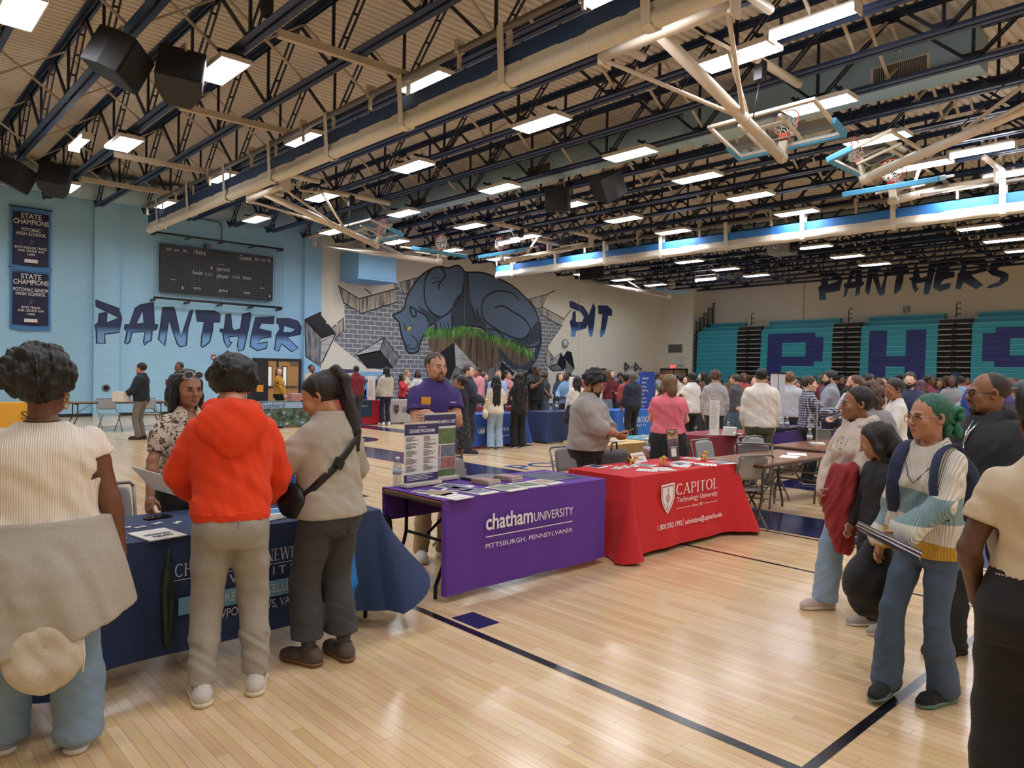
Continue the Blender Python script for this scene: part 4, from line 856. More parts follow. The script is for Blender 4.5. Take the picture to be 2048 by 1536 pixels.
# ================================================================== TABLES, CLOTHS AND WHAT IS ON THEM
TOPW = mat('brown laminate top', '#8a5a3a', rough=.25, var=.15, vscale=3, stretch=(8, 1, 1)); TEDGE = mat('dark table edge', '#3d2c22', rough=.4); TLEG = mat('black steel leg', '#1d1d20', rough=.4, metal=.4); TLEGB = mat('brown steel leg', '#4b3d34', rough=.4, metal=.3)
def fold_table(loc, L, label, rz=0, D=.75, leg=TLEG, group=None):
    """folding banquet table; length along local y, front towards +x"""
    t = thing('folding_table', label, 'table', (loc[0], loc[1], 0), rz, group)
    b = MB().use(0).box((0, 0, .722), (D-.01, L-.01, .03)); b.use(1).box((0, 0, .712), (D, L, .034)); o = b.build('tabletop', [TOPW, TEDGE], t, bevel=.012)
    MB().use(0).box((0, 0, .7345), (D-.02, L-.02, .006)).build('laminate', TOPW, t)
    for s in (-1, 1):
        y = s*(L/2-.16)
        for u in (-1, 1):
            x = u*(D/2-.1)
            MB().tube([(x, y, .70), (x, y, .40), (x, y+s*.02, .32), (x, y+s*.12, .10), (x, y+s*.12, .012)], .0145, 8).build('leg', leg, t)
        MB().tube([(-(D/2-.1), y, .40), ((D/2-.1), y, .40)], .0125, 8).tube([(-(D/2-.1), y, .68), ((D/2-.1), y, .68)], .0125, 8).build('crossbar', leg, t)
        MB().bar((0, y, .42), (0, y-s*.38, .69), .02, .012).build('brace', leg, t)
    return t
def cloth(loc, L, label, m, rz=0, D=.75, H=.745, drop=(.65, .3, 0, 0), fl=.12, rip=.006, cat='tablecloth', seed=1, group=None, mid=(.015, .02, .03, .03), name='tablecloth', puddle=0.0):
    """a cloth draped over a table: drop = front(+x), back, left(-y), right(+y)"""
    rg = random.Random(seed); ph = [rg.uniform(0, 6.28) for _ in range(6)]
    hx, hy, r = D/2+.006, L/2+.006, .022
    P = []   # (point, normal angle, side weights)
    def side(a, c, n, ang, sd):
        for i in range(n):
            u = i/n; P.append((a[0]+(c[0]-a[0])*u, a[1]+(c[1]-a[1])*u, ang, sd, u))
    def corner(cx, cy, a0, sds, n=8):
        for i in range(n):
            a = a0+PI/2*i/n; P.append((cx+r*math.cos(a), cy+r*math.sin(a), a, sds, i/n))
    nl, nd = int(L/.025), int(D/.025)
    side((hx, -hy+r), (hx, hy-r), nl, 0, 0); corner(hx-r, hy-r, 0, (0, 3))
    side((hx-r, hy), (-hx+r, hy), nd, PI/2, 3); corner(-hx+r, hy-r, PI/2, (3, 1))
    side((-hx, hy-r), (-hx, -hy+r), nl, PI, 1); corner(-hx+r, -hy+r, PI, (1, 2))
    side((-hx+r, -hy), (hx-r, -hy), nd, 1.5*PI, 2); corner(hx-r, -hy+r, 1.5*PI, (2, 0))
    vs, k = [], 14; n = len(P); prm = []
    for (x, y, a, sd, u) in P:
        if isinstance(sd, int):
            d = drop[sd]; f = mid[sd]; ln = L if sd < 2 else D
            e0, e1 = u*ln, (1-u)*ln; nb = {0: (2, 3), 3: (0, 1), 1: (3, 2), 2: (1, 0)}[sd]
            w = 0
            for e, nn in ((e0, nb[0]), (e1, nb[1])):
                if drop[nn] > .05: w = max(w, math.exp(-(e/.13)**2))
            prm.append((x, y, a, d, f+fl*.5*w, w))
        else:
            d0, d1 = drop[sd[0]], drop[sd[1]]
            both = min(d0, d1) > .05
            prm.append((x, y, a, (d0*(1-u)+d1*u) if both else (d0 if u < .5 else d1), fl*(1.0+.15*math.sin(u*PI)) if both else .01, 1 if both else 0))
    for j in range(k+1):
        v = j/k
        for i, (x, y, a, d, f, w) in enumerate(prm):
            s = i*.025
            amp = rip*(1+3.5*w)*v
            q = f*v**1.3+amp*(math.sin(s*9+ph[0])+.6*math.sin(s*17+ph[1])+.5*math.sin(s*5+ph[2]))
            z = H-d*v
            if z < .012: q += puddle*(.012-z); z = .012-.0*z
            ta = a+PI/2
            t2 = .02*w*v*math.sin(s*21)
            vs.append((x+math.cos(a)*q+math.cos(ta)*t2, y+math.sin(a)*q+math.sin(ta)*t2, z))
    b = MB(); fs = []
    for j in range(k):
        for i in range(n):
            i2 = (i+1) % n
            if prm[i][3] < .01 and prm[i2][3] < .01: continue
            fs.append(((j+1)*n+i, (j+1)*n+i2, j*n+i2, j*n+i))
    b.add(vs, fs, True); b.add([vs[i] for i in range(n)], [tuple(range(n))])
    b.add([(v[0], v[1], v[2]-.004) for v in vs[:n]], [tuple(range(n-1, -1, -1))])
    o = b.build(name, m); o.location = (loc[0], loc[1], 0); o.rotation_euler = (0, 0, rz)
    return tag(o, label, cat, group)
def fab(name, c, **k): return mat(name, c, rough=k.pop('rough', .75), bump=k.pop('bump', .12), bscale=k.pop('bscale', 320), var=k.pop('var', .08), vscale=3, sheen=k.pop('sheen', .03), **k)
NAVYC = fab('navy table cloth', '#1d3157'); PURC = fab('purple table cloth', '#5a2d92'); REDC = fab('red table cloth', '#c3161f'); WTX = mat('white cloth print', '#e9e6e6', rough=.7); GTX = mat('silver cloth print', '#c9ccd2', rough=.7)
LBLT = mat('light blue cloth band', '#6aa3bd', rough=.7)

# navy table
fold_table((-4.475, 1.73), 1.83, 'folding table under the navy cloth nearest the viewer')
c = cloth((-4.475, 1.73), 1.84, 'navy cloth with silver lettering over the nearest table at left', NAVYC, drop=(.62, .25, .55, .40), fl=.30, rip=.003, seed=3, mid=(.025, .03, .05, .06))
F = .375+.006+.018
def on_front(fn, text, h, m, y, z, width, base, xf=F, lift=.012, **k):
    if fn is serif: return serif('lettering', text, h, m, base, (xf, y, z), UY, UZ, width, lift)
    return letter_mesh('lettering', text, h, m, base, (xf, y, z), UY, UZ, width=width, lift=lift, **k)
o = -1.73
on_front(serif, 'CHRISTOPHER NEWPORT', .07, GTX, 1.34+o, .535, .84, c)
on_front(letter_mesh, 'U N I V E R S I T Y', .05, GTX, 1.44+o, .452, .60, c)
def rule(y0, y1, z, base, m=GTX, xf=F, w=.004): MB().bbox((xf+.013, y0, z-w/2), (xf+.0135, y1, z+w/2)).build('rule', m, base)
rule(1.32+o, 2.14+o, .518, c); MB().bbox((F+.012, 1.36+o, .325), (F+.0125, 2.16+o, .42)).build('band', LBLT, c)
on_front(letter_mesh, 'A FUTURE OF EXCELLENCE', .048, GTX, 1.41+o, .35, .70, c, bold=.01, lift=.0135)
on_front(letter_mesh, 'NEWPORT NEWS, VA', .05, GTX, 1.5+o, .262, .50, c)
# purple table
fold_table((-4.5, 4.08), 1.83, 'folding table under the purple cloth, black legs showing at its open end')
c = cloth((-4.5, 4.08), 1.80, 'purple cloth with white lettering over the middle table', PURC, drop=(.69, .27, 0, 0), fl=0, rip=.007, seed=8, mid=(.012, .03, .0, .0))
o = -4.08; F2 = .375+.006+.01
on_front(letter_mesh, 'chatham', .118, WTX, 3.57+o, .485, .49, c, F2, bold=.018); on_front(letter_mesh, 'UNIVERSITY', .07, WTX, 4.075+o, .487, .46, c, F2)
rule(3.57+o, 4.53+o, .432, c, WTX, F2-.002, .007)
on_front(letter_mesh, 'PITTSBURGH, PENNSYLVANIA', .036, WTX, 3.57+o, .345, .96, c, F2)
# red table
fold_table((-4.42, 6.15), 1.83, 'folding table hidden under the long red cloth')
c = cloth((-4.42, 6.15), 1.84, 'long red cloth with white lettering reaching the floor at its corners', REDC, drop=(.70, .72, .745, .745), fl=.20, rip=.008, seed=5, mid=(.03, .05, .06, .06), puddle=.4)
o = -6.15; F3 = .375+.006+.02
on_front(serif, 'CAPITOL', .105, WTX, 5.89+o, .525, .73, c, F3, lift=.016); on_front(letter_mesh, 'Technology University', .05, WTX, 5.9+o, .452, .72, c, F3, lift=.016)
on_front(letter_mesh, 'Since 1927', .026, WTX, 6.17+o, .385, .19, c, F3, lift=.016); rule(5.9+o, 6.15+o, .395, c, WTX, F3+.004); rule(6.38+o, 6.62+o, .395, c, WTX, F3+.004)
on_front(letter_mesh, '1.800.950.1992', .05, WTX, 5.6+o, .225, .4, c, F3, lift=.016, bold=.01); on_front(letter_mesh, 'admissions@captechu.edu', .05, WTX, 6.05+o, .225, .66, c, F3, lift=.016, bold=.01); MB().bbox((F3+.016, 6.022+o, .215), (F3+.0165, 6.026+o, .285)).build('rule', WTX, c)
def ring_shape(nm, outer, inner, m, base): return flat_shape(nm, [outer, inner], m, base, (F3, 5.65+o, .37), UY, UZ, .017)
sh = lambda k: [(.105+(p[0]-.105)*k, .15+(p[1]-.15)*k) for p in [(0, .27), (.21, .28), (.21, .14), (.17, .06), (.105, -.01), (.04, .06), (0, .14)]]
ring_shape('shield', sh(1), sh(.86), WTX, c); ring_shape('shield', sh(.78), [(.1, .04), (.1, .24), (.11, .24), (.11, .04)], WTX, c)
b = MB(); b.tube([(F3+.0175, 5.65+o+.105+.03*math.cos(a), .37+.14+.03*math.sin(a)) for a in [2*PI*i/18 for i in range(18)]], .005, 5, closed=True, flat=.3)
b.build('shield_emblem', REDC, c)
# bare brown tables
fold_table((-4.18, 8.08), 1.76, 'bare brown folding table right of the red one, two white sheets on it', leg=TLEGB)
fold_table((-4.55, 10.25), 1.7, 'bare brown folding table behind, holding a leaflet stand and bottle', leg=TLEGB)
fold_table((-21.2, 5.5), 2.3, 'long bare brown table near the blue wall with two grey chairs', leg=TLEGB)

# folding chairs
GCH = mat('grey chair plastic', '#8d8e8c', rough=.45); GMT = mat('grey chair tube', '#77766f', rough=.35, metal=.5)
def folding_chair():
    t = thing('folding_chair', '', 'chair', (0, 0, 0), 0, 'grey folding chairs')
    b = MB(); vs = []; n, k = 10, 8
    for j in range(k+1):
        for i in range(n+1):
            u, v = -1+2*i/n, j/k
            ww = .2*(1-.12*v**3); vs.append((u*ww, -.19+.02*u*u-(.55+v*.30-.45)*.18, .56+v*.26-(.03*abs(u)**4 if v == 1 else 0)))
    b.add(vs, [(j*(n+1)+i, j*(n+1)+i+1, (j+1)*(n+1)+i+1, (j+1)*(n+1)+i) for j in range(k) for i in range(n)], True)
    o = b.build('backrest', GCH, t); s = o.modifiers.new('solid', 'SOLIDIFY'); s.thickness = .022
    b = MB().prism([(-.2, -.2), (-.21, .05), (-.19, .19), (-.15, .21), (.15, .21), (.19, .19), (.21, .05), (.2, -.2)], .435, .46, (0, 0, 0), (1, 0, 0), (0, 1, 0), (0, 0, 1)); b.build('seat', GCH, t, bevel=.008)
    for s in (-1, 1):
        MB().tube([(s*.225, -.27, .80), (s*.225, -.2, .55), (s*.225, .0, .38), (s*.225, .26, .01)], .0125, 8).build('front_leg', GMT, t)
        MB().tube([(s*.205, .16, .44), (s*.205, .0, .27), (s*.205, -.24, .01)], .0125, 8).build('rear_leg', GMT, t)
    MB().tube([(-.225, -.27, .80), (-.2, -.278, .83), (.2, -.278, .83), (.225, -.27, .80)], .0125, 8).tube([(-.225, .17, .14), (.225, .17, .14)], .009, 6).tube([(-.205, -.15, .12), (.205, -.15, .12)], .009, 6).build('crossbar', GMT, t)
    return t
CH0 = folding_chair(); CHAIRS = [
 (-5.35, 4.42, -1.4, 'grey folding chair pulled up behind the purple table'), (-5.45, 6.15, -1.5, 'grey folding chair behind the red table, left of a pair'), (-5.75, 7.1, -1.3, 'grey folding chair behind the red table, right of a pair, dark bag on it'),
 (-4.15, 7.3, 1.2, 'grey folding chair tucked under the near end of the bare brown table'), (-5.5, 9.45, 1.8, 'grey folding chair at the maroon table'), (-5.05, 8.35, -1.6, 'grey plastic folding chair behind the bare brown table'),
 (-4.95, 9.35, -1.9, 'grey folding chair at the near end of the table with the leaflet stand'), (-4.75, 8.75, .4, 'grey folding chair turned sideways between the two bare brown tables'), (-5.45, 11.95, .9, 'grey folding chair beside the dark purple table'),
 (-20.4, 5.1, -1.5, 'grey folding chair at the long brown table, nearer the left edge'), (-20.35, 6.05, -1.5, 'grey folding chair at the long brown table, nearer the doors'), (-5.42, 1.35, -1.6, 'grey folding chair behind the navy table')]
for i, (x, y, rz, lb) in enumerate(CHAIRS):
    if i == 0: CH0.location = (x, y, 0); CH0.rotation_euler = (0, 0, rz); CH0['label'] = lb
    else: dup(CH0, (x, y, 0), rz, lb)

# far tables
def far_table(x, y, L, name, color, label, drop=(.66, .3, .6, .6), rz=0, tl=None, fl=.14, m=None):
    fold_table((x, y), L, 'folding table under the %s' % label, rz)
    return cloth((x, y), L+.01, label, m or fab(name, color), rz, drop=drop, fl=fl, seed=int(abs(x*7+y*3)), rip=.008)
far_table(-6.45, 8.25, 1.83, 'gold cloth', '#c9a766', 'gold cloth with a teal runner behind the red table', (.66, .66, .7, .7), PI)
c = cloth((-6.45, 8.75), .8, 'teal runner laid over the gold tablecloth', fab('teal cloth', '#1f7f93'), PI, D=.77, H=.751, drop=(.5, .5, 0, 0), fl=.0, rip=.004, seed=2)
far_table(-6.45, 10.75, 1.83, 'maroon cloth', '#7c1f2e', 'maroon cloth on the table with the acrylic sign stand', (.6, .62, .66, .66), PI)
far_table(-6.3, 12.85, 1.8, 'dark purple cloth', '#3f2a6b', 'dark purple cloth behind the white-shirted man', (.45, .5, .5, .5), PI)
c = far_table(-11.9, 24.3, 1.83, 'green cloth', '#1f6e56', 'green cloth lettered in white by the bleachers', (.68, .6, .7, .7))
on_front(serif, 'HO', .16, WTX, -.62, .43, .3, c, .41, .02); on_front(letter_mesh, 'UNIVERSITY', .05, WTX, -.6, .34, .5, c, .41, .02)
c = far_table(-12.3, 15.6, 1.75, 'bright blue cloth', '#1f62b0', 'bright blue cloth behind the man in the navy sweater', (.68, .6, .7, .7))
on_front(serif, 'LONGWOO', .14, WTX, -.6, .42, 1.1, c, .41, .02); on_front(letter_mesh, 'U N I V E R S I T Y', .07, WTX, -.5, .3, .9, c, .41, .02)
c = far_table(-12.55, 11.0, 1.6, 'royal blue cloth', '#1f4590', 'royal blue cloth behind the two long-haired women', (.69, .6, .7, .7))
on_front(letter_mesh, 'UNIVERSITY', .08, GTX, -.35, .36, .9, c, .41, .02); on_front(letter_mesh, 'Conservatory', .05, GTX, -.35, .24, .7, c, .41, .02)
b = MB()
for s in (-1, 0, 1): b.poly([(.43, -.62+s*.05, .3), (.43, -.59+s*.09, .38), (.43, -.62+s*.07, .48), (.43, -.65+s*.06, .38)])
b.bbox((.43, -.7, .345), (.431, -.54, .36)).build('fleur_emblem', GTX, c)
far_table(-12.5, 13.2, 1.5, 'dark navy cloth', '#20305a', 'plain dark navy cloth behind the woman with the black tote', (.7, .6, .7, .7))
far_table(-14.9, 13.6, 1.8, 'maroon cloth at back', '#76202f', 'maroon cloth on a table behind the navy one', (.65, .6, .6, .6))
ROA = fab('silver grey cloth', '#a7a3a6', rough=.5)
c = far_table(-19.7, 13.75, 2.3, '', '', 'silver grey cloth with dark lettering by the mural wall', (.70, .6, .72, .72), m=ROA, fl=.2)
DTX = mat('dark maroon print', '#3f3236', rough=.7)
on_front(serif, 'ROANOKE COLLEGE', .17, DTX, -.55, .36, 1.6, c, .41, .02)
flat_shape('shield', [[(0, .3), (.17, .3), (.17, .12), (.085, 0), (0, .12)], [(.03, .2), (.14, .2), (.14, .17), (.03, .17)]], DTX, c, (.43, -.85, .3), UY, UZ, 0)
c = far_table(-19.8, 11.85, 1.5, 'scarlet cloth', '#b41c26', 'red cloth with a dark teal runner by the mural wall', (.72, .6, .73, .73), fl=.16)
c2 = cloth((-19.8, 11.7), .95, 'dark teal runner over the red cloth', fab('dark teal cloth', '#1d3a4c'), 0, D=.78, H=.752, drop=(.5, .3, 0, 0), fl=0, rip=.006)
on_front(letter_mesh, 'UNIVERSITY', .06, GTX, -.2, .55, .5, c2, .41, .02)
AER = mat('aerial campus photo print', '#4a5f52', rough=.6); N, L, B = nodes(AER)
tc = N.new('ShaderNodeTexCoord'); vo = N.new('ShaderNodeTexNoise'); vo.inputs['Scale'].default_value = 6; vo.inputs['Detail'].default_value = 8; L.new(tc.outputs['Object'], vo.inputs['Vector'])
cr = N.new('ShaderNodeValToRGB'); e = cr.color_ramp.elements; e[0].color = lin('#1d2c33'); e[0].position = .36; e[1].color = lin('#a9b9c4'); e[1].position = .68
for p, cc in ((.45, '#33493a'), (.52, '#56704a'), (.58, '#41566a'), (.63, '#7d8f8a')): q = e.new(p); q.color = lin(cc)
L.new(vo.outputs['Fac'], cr.inputs[0]); L.new(cr.outputs[0], B.inputs['Base Color'])
c = far_table(-19.85, 9.35, 1.83, '', '', 'tablecloth printed with an aerial town photo and pale blue top', (.68, .5, .68, .68), m=AER, fl=.06)
MB().bbox((.42, -.92, .56), (.4205, .92, .73)).build('sky_band', mat('pale sky print', '#8fa9c6', rough=.6), c); on_front(letter_mesh, 'Shepherd', .15, mat('dark blue print', '#25365c'), -.78, .575, .75, c, .41, .012)
c = far_table(-21.2, 2.9, 1.5, 'yellow cloth', '#dca32e', 'yellow cloth at the far left edge', (.7, .6, .7, .7)); on_front(letter_mesh, 'SE', .2, mat('dark brown print', '#3a2a20'), .38, .35, .3, c, .41, .02)
far_table(-5.1, 15.2, 2.0, 'cobalt cloth', '#233f86', 'cobalt blue cloth among the crowd on the right', (.6, .5, .6, .6)); far_table(-4.7, 13.45, .8, 'crimson cloth', '#b03038', 'small crimson cloth beside the cobalt one', (.6, .5, .6, .6))
far_table(-9.6, 17.6, 1.83, 'dark green cloth', '#20423a', 'dark green cloth lettered in white behind the woman with red hair', (.68, .5, .7, .7))

# ---------------------------------------------------------------- small things
PAPER = mat('white paper', '#e8e4dd', rough=.6); INK = mat('dark ink', '#2a2a30', rough=.6); PHOTO = [mat('photo print %s' % n, c_, rough=.3, var=.85, vscale=24) for n, c_ in (('green', '#5d7348'), ('violet', '#5b4f73'), ('slate', '#6b7484'), ('sand', '#b39a7c'), ('rose', '#a86f6d'), ('navy', '#2c315c'), ('sky', '#5f93c9'))]
def sheet(x, y, w, d, label, rz=0, h=.003, z=.7475, m=None, name='leaflet', cat='leaflet', lines=0, pic=None, group=None):
    o = thing(name, label, cat, (x, y, z), rz, group)
    MB().box((0, 0, h/2), (d, w, h)).build('page', m or PAPER, o)
    if lines:
        b = MB()
        for k in range(lines): b.bbox((d*.36-k*d*.72/max(lines-1, 1)-.003, -w*.36, h), (d*.36-k*d*.72/max(lines-1, 1)+.003, w*(.2+.16*((k*7) % 3)), h+.0006))
        b.build('print', INK, o)
    if pic is not None: MB().bbox((-d*.4, -w*.42, h), (d*.3, w*.42, h+.0006)).build('picture', PHOTO[pic], o)
    return o
o = sheet(-4.2, 1.29, .2, .26, 'white sheet with bold printed text on the navy table front', .15, h=.006, lines=0); letter_mesh('lettering', 'NEWPORT', .04, INK, o, (.03, -.07, .006), UY, (-1, 0, 0), width=.14, bold=.02, lift=.001); letter_mesh('lettering', 'NEWS', .04, INK, o, (.085, -.05, .006), UY, (-1, 0, 0), width=.1, bold=.02, lift=.001)
for i, (x, y, d_) in enumerate(((-4.5, 1.21, 'nearest the left edge'), (-4.46, 1.28, 'second from the left'), (-4.51, 1.385, 'third, below the phone'), (-4.46, 1.48, 'beside the grey sweatpants'))):
    sheet(x, y, .06, .035, 'small white card on the navy table, %s' % d_, .3*i, lines=2, name='name_card', cat='card', group='small cards on the navy table')
t = thing('phone', 'black phone lying on the navy table by the woman\'s hand', 'phone', (-4.68, 1.44, .747), .2); MB().box((0, 0, .005), (.075, .15, .009)).build('case', mat('black glass', '#101013', rough=.1), t, bevel=.004); MB().box((0, 0, .0098), (.068, .14, .0006)).build('screen', mat('dark screen', '#22252c', rough=.05), t)
tag(MB().tube([(-4.21+.035*math.cos(a), 1.09+.045*math.sin(a), .752) for a in [2*PI*i/18 for i in range(18)]], .005, 6, closed=True).build('wristband', PAPER), 'white ring-shaped giveaway at the near left end of the navy table', 'wristband')
for k in range(4): sheet(-4.33+.01*k, 2.02-.012*k, .28, .2, ('topmost blue-covered brochure in the stack on the navy table', 'second brochure of the stack on the navy table', 'third brochure of the stack on the navy table', 'bottom brochure of the stack on the navy table')[k], .1*k, h=.006, z=.7475+.006*(3-k), pic=6 if k == 0 else None, name='brochure', cat='brochure', group='brochures stacked on the navy table')
t = thing('key_ring', 'bunch of keys and clips on the navy table beside the blue stand', 'keys', (-4.66, 2.27, .749)); MB().tube([(.03*math.cos(a), .03*math.sin(a), .004) for a in [2*PI*i/14 for i in range(14)]], .004, 5, closed=True).build('ring', STLB, t)
for k in range(3): MB().box((.03-.03*k, .05+.02*k, .004), (.02, .05, .004), (0, 0, k)).build('key', STLB, t)
t = thing('sign_stand', 'tall blue upright sign stand on the navy table beside the grey-sweatered woman', 'sign', (-4.72, 2.26, .747), -.5); MB().box((0, 0, .005), (.12, .18, .01)).box((0, 0, .16), (.012, .16, .31)).build('panel', mat('blue sign board', '#2263b3', rough=.4), t, bevel=.003)
# purple table things
def bottle(x, y, z, label, hh=.2, group='clear water bottles'):
    t = thing('water_bottle', label, 'bottle', (x, y, z), 0, group)
    k = hh/.2
    MB().lathe([(0, 0), (.028*k, 0), (.031*k, .01*k), (.029*k, .03*k), (.031*k, .045*k), (.029*k, .06*k), (.031*k, .075*k), (.031*k, .13*k), (.028*k, .15*k), (.013*k, .182*k), (.012*k, .195*k), (0, .195*k)], 18).build('body', CLEAR, t)
    MB().lathe([(.0316*k, .085*k), (.0316*k, .125*k)], 18).build('label_band', BLBL, t); MB().lathe([(0, .2*k), (.014*k, .2*k), (.014*k, .183*k)], 14).build('cap', PAPER, t); return t
CLEAR = bpy.data.materials.new('clear plastic'); CLEAR.use_nodes = True; N, L, B = nodes(CLEAR); N.remove(B)
tb = N.new('ShaderNodeBsdfTransparent'); tb.inputs[0].default_value = (.86, .88, .9, 1); gb = N.new('ShaderNodeBsdfGlossy'); gb.inputs['Roughness'].default_value = .08; ms = N.new('ShaderNodeMixShader'); ms.inputs[0].default_value = .22
L.new(tb.outputs[0], ms.inputs[1]); L.new(gb.outputs[0], ms.inputs[2]); L.new(ms.outputs[0], N['Material Output'].inputs[0])
BLBL = mat('pale bottle label', '#b9c3d6', rough=.4)
bottle(-4.83, 3.27, .747, 'clear water bottle at the left end of the purple table', .235)
PURP = mat('dark violet print', '#3b3566', rough=.5)
def rollup(x, y, w, h, rz, label):
    t = thing('tabletop_banner', label, 'banner', (x, y, .747), rz, 'tabletop banners on the purple table')
    MB().box((0, 0, .02), (.09, w+.02, .035)).build('base', HOUS, t, bevel=.01); MB().box((-.005, 0, h/2+.03), (.004, w, h)).build('sheet', PAPER, t); MB().box((-.005, 0, h+.035), (.014, w+.005, .016)).build('top_rail', HOUS, t)
    return t
t = rollup(-4.74, 3.44, .36, .47, .10, 'tabletop banner listing degree programs beside the water bottle'); X_ = -.002
MB().bbox((X_, -.18, .41), (X_+.0006, .18, .5)).bbox((X_, -.18, .035), (X_+.0006, .18, .10)).build('violet_band', PURP, t)
letter_mesh('lettering', 'DEGREE PROGRAM!', .026, WTX, t, (X_, 0, .43), UY, UZ, width=.27, align='C', bold=.02, lift=.002); letter_mesh('lettering', 'chatham', .014, WTX, t, (X_, 0, .468), UY, UZ, width=.09, align='C', lift=.002)
b = MB(); rg = random.Random(9)
for col in (-.165, .02):
    for k in range(33):
        if k % 7 == 5: continue
        b.use(1 if k in (0, 12, 22) else 0).bbox((X_, col, .395-k*.0085), (X_+.0008, col+rg.uniform(.05, .14), .3985-k*.0085))
b.build('list_text', [INK, mat('dark red ink', '#7c3a44')], t); b = MB()
for k in range(4): b.bbox((X_+.001, -.15, .09-k*.012), (X_+.0014, .12-.05*(k % 2), .094-k*.012))
b.build('list_text', WTX, t)
t = rollup(-4.87, 3.72, .36, .53, .10, 'tabletop banner with campus life pictures behind the degree list')
MB().bbox((X_, -.18, .46), (X_+.0006, .18, .56)).build('violet_band', PURP, t); letter_mesh('lettering', 'TEAMS & CAMPUS LIFE', .026, WTX, t, (X_, 0, .485), UY, UZ, width=.34, align='C', bold=.02, lift=.002)
for y0, z0, y1, z1, k in ((-.18, .31, .18, .44, 0), (-.18, .2, -.0, .3, 4), (.01, .2, .18, .3, 2), (-.18, .1, 0, .195, 6), (.01, .1, .18, .195, 4), (-.18, .035, .18, .095, 0)):
    MB().bbox((X_, y0, z0), (X_+.0006, y1, z1)).build('picture', PHOTO[k], t)
t = thing('laptop', 'closed grey laptop at the back of the purple table', 'laptop', (-4.75, 4.1, .747), .05); MB().box((0, 0, .009), (.22, .34, .016)).build('base', mat('dark grey laptop shell', '#45464a', rough=.35), t, bevel=.006); MB().box((0, 0, .0195), (.22, .34, .006)).build('lid', mat('grey laptop lid', '#5c5d61', rough=.35), t, bevel=.003)
PST = [(-4.2, 3.32, .2, .27, 'white blank booklet at the front left corner', None, .15), (-4.38, 3.33, .19, .25, 'brochure with an orange picture next to the banners', 3, .3), (-4.5, 3.27, .1, .12, 'small white card on the left edge', 2, .2), (-4.4, 3.58, .2, .27, 'glossy brochure with a violet picture, left of centre', 1, .5), (-4.55, 3.62, .21, .28, 'pale glossy folder below the picture banner', 2, .4), (-4.25, 3.62, .21, .26, 'pamphlet with grey picture along the front edge', 2, .1), (-4.24, 3.9, .22, .27, 'green map-like brochure at the front centre', 0, .1), (-4.26, 4.15, .22, .26, 'second green map-like brochure at the front centre', 0, -.1), (-4.28, 4.38, .2, .26, 'brochure with yellow-green cover right of centre', 3, .1)]
for x, y, w, d, lb, pc, rz in PST: sheet(x, y, w, d, lb+' of the purple table', rz, h=.006, pic=pc, lines=0 if pc is not None else 3, name='brochure', cat='brochure', group='brochures on the purple table')
for q, (x, y, lb) in enumerate(((-4.52, 3.93, 'left stack'), (-4.56, 4.22, 'right stack'))):
    for k in range(8): sheet(x+.003*math.sin(k*5), y+.003*math.cos(k*3), .14, .2, 'folded leaflet %s from the top of the %s by the laptop' % (ORD[8-k], lb), .1+.02*math.sin(k*3), h=.005, z=.7475+.005*k, pic=4 if k == 7 else None, m=PHOTO[3] if k % 2 else PAPER, group='leaflet stacks by the laptop')
for r in range(2):
    for k in range(4): sheet(-4.4-.24*r+.0*k, 4.52+.11*k, .1, .22, 'navy pamphlet %s from the left in the %s row on the purple table' % (ORD[k+1], ('front', 'back')[r]), .0, pic=5, lines=0, m=PHOTO[2], group='navy pamphlets on the purple table')
# red table things
t = thing('name_tent', 'folded white name card reading Capitol Technology University', 'sign', (-4.72, 6.2, .747), .15); R_ = (1, 0, 0)
MB().add([(.06, -.14, 0), (.06, .14, 0), (0, .14, .1), (0, -.14, .1), (-.06, .14, 0), (-.06, -.14, 0)], [(0, 1, 2, 3), (3, 2, 4, 5)]).build('card', PAPER, t)
for s, q, w in (('Capitol Technology', .62, .24), ('University', .25, .14)): letter_mesh('lettering', s, .02, INK, t, (.06-.06*q, 0, .1*q), UY, (-.06, 0, .1), width=w, align='C', lift=.002)
bottle(-4.75, 6.42, .747, 'clear water bottle behind the name card on the red table', .24)
t = thing('poster_stand', 'dark poster with a photo of three people on an acrylic stand', 'sign', (-4.6, 6.72, .747), .05); B_ = mat('charcoal poster', '#3a3a3e', rough=.3)
P_ = lambda y, z: (-.0-.12*z, y, z)
def pq(nm, y0, z0, y1, z1, m, d): MB().poly([(P_(y0, z0)[0]+d, y0, z0), (P_(y1, z0)[0]+d, y1, z0), (P_(y1, z1)[0]+d, y1, z1), (P_(y0, z1)[0]+d, y0, z1)]).build(nm, m, t)
MB().prism([(0, 0), (-.04, .33), (-.044, .33), (-.004, 0)], -.11, .11, (0, 0, 0), (1, 0, 0), (0, 0, 1), (0, 1, 0)).build('board', B_, t); pq('picture', -.105, .17, .105, .32, PHOTO[3], .001)
b = MB()
for k, (y, z, c_) in enumerate(((-.065, .265, 0), (0, .25, 1), (.062, .27, 2))):
    b.use(0).poly([(P_(y, z)[0]+.002, y+.026*math.cos(a), z+.032*math.sin(a)) for a in [2*PI*i/14 for i in range(14)]]); b.use(1).poly([(P_(y, z)[0]+.0018, y+.036*math.cos(a), z+.012+.03*math.sin(a)) for a in [PI*i/10 for i in range(11)]]); b.use(2).poly([(P_(y, .17)[0]+.0016, y-.055, .172), (P_(y, .17)[0]+.0016, y+.055, .172), (P_(y, .23)[0]+.0016, y+.03, .23), (P_(y, .23)[0]+.0016, y-.03, .23)])
b.build('pictured_people', [mat('printed skin', '#a8745a'), mat('printed hair', '#2a201c'), mat('printed clothes', '#6d5360')], t)
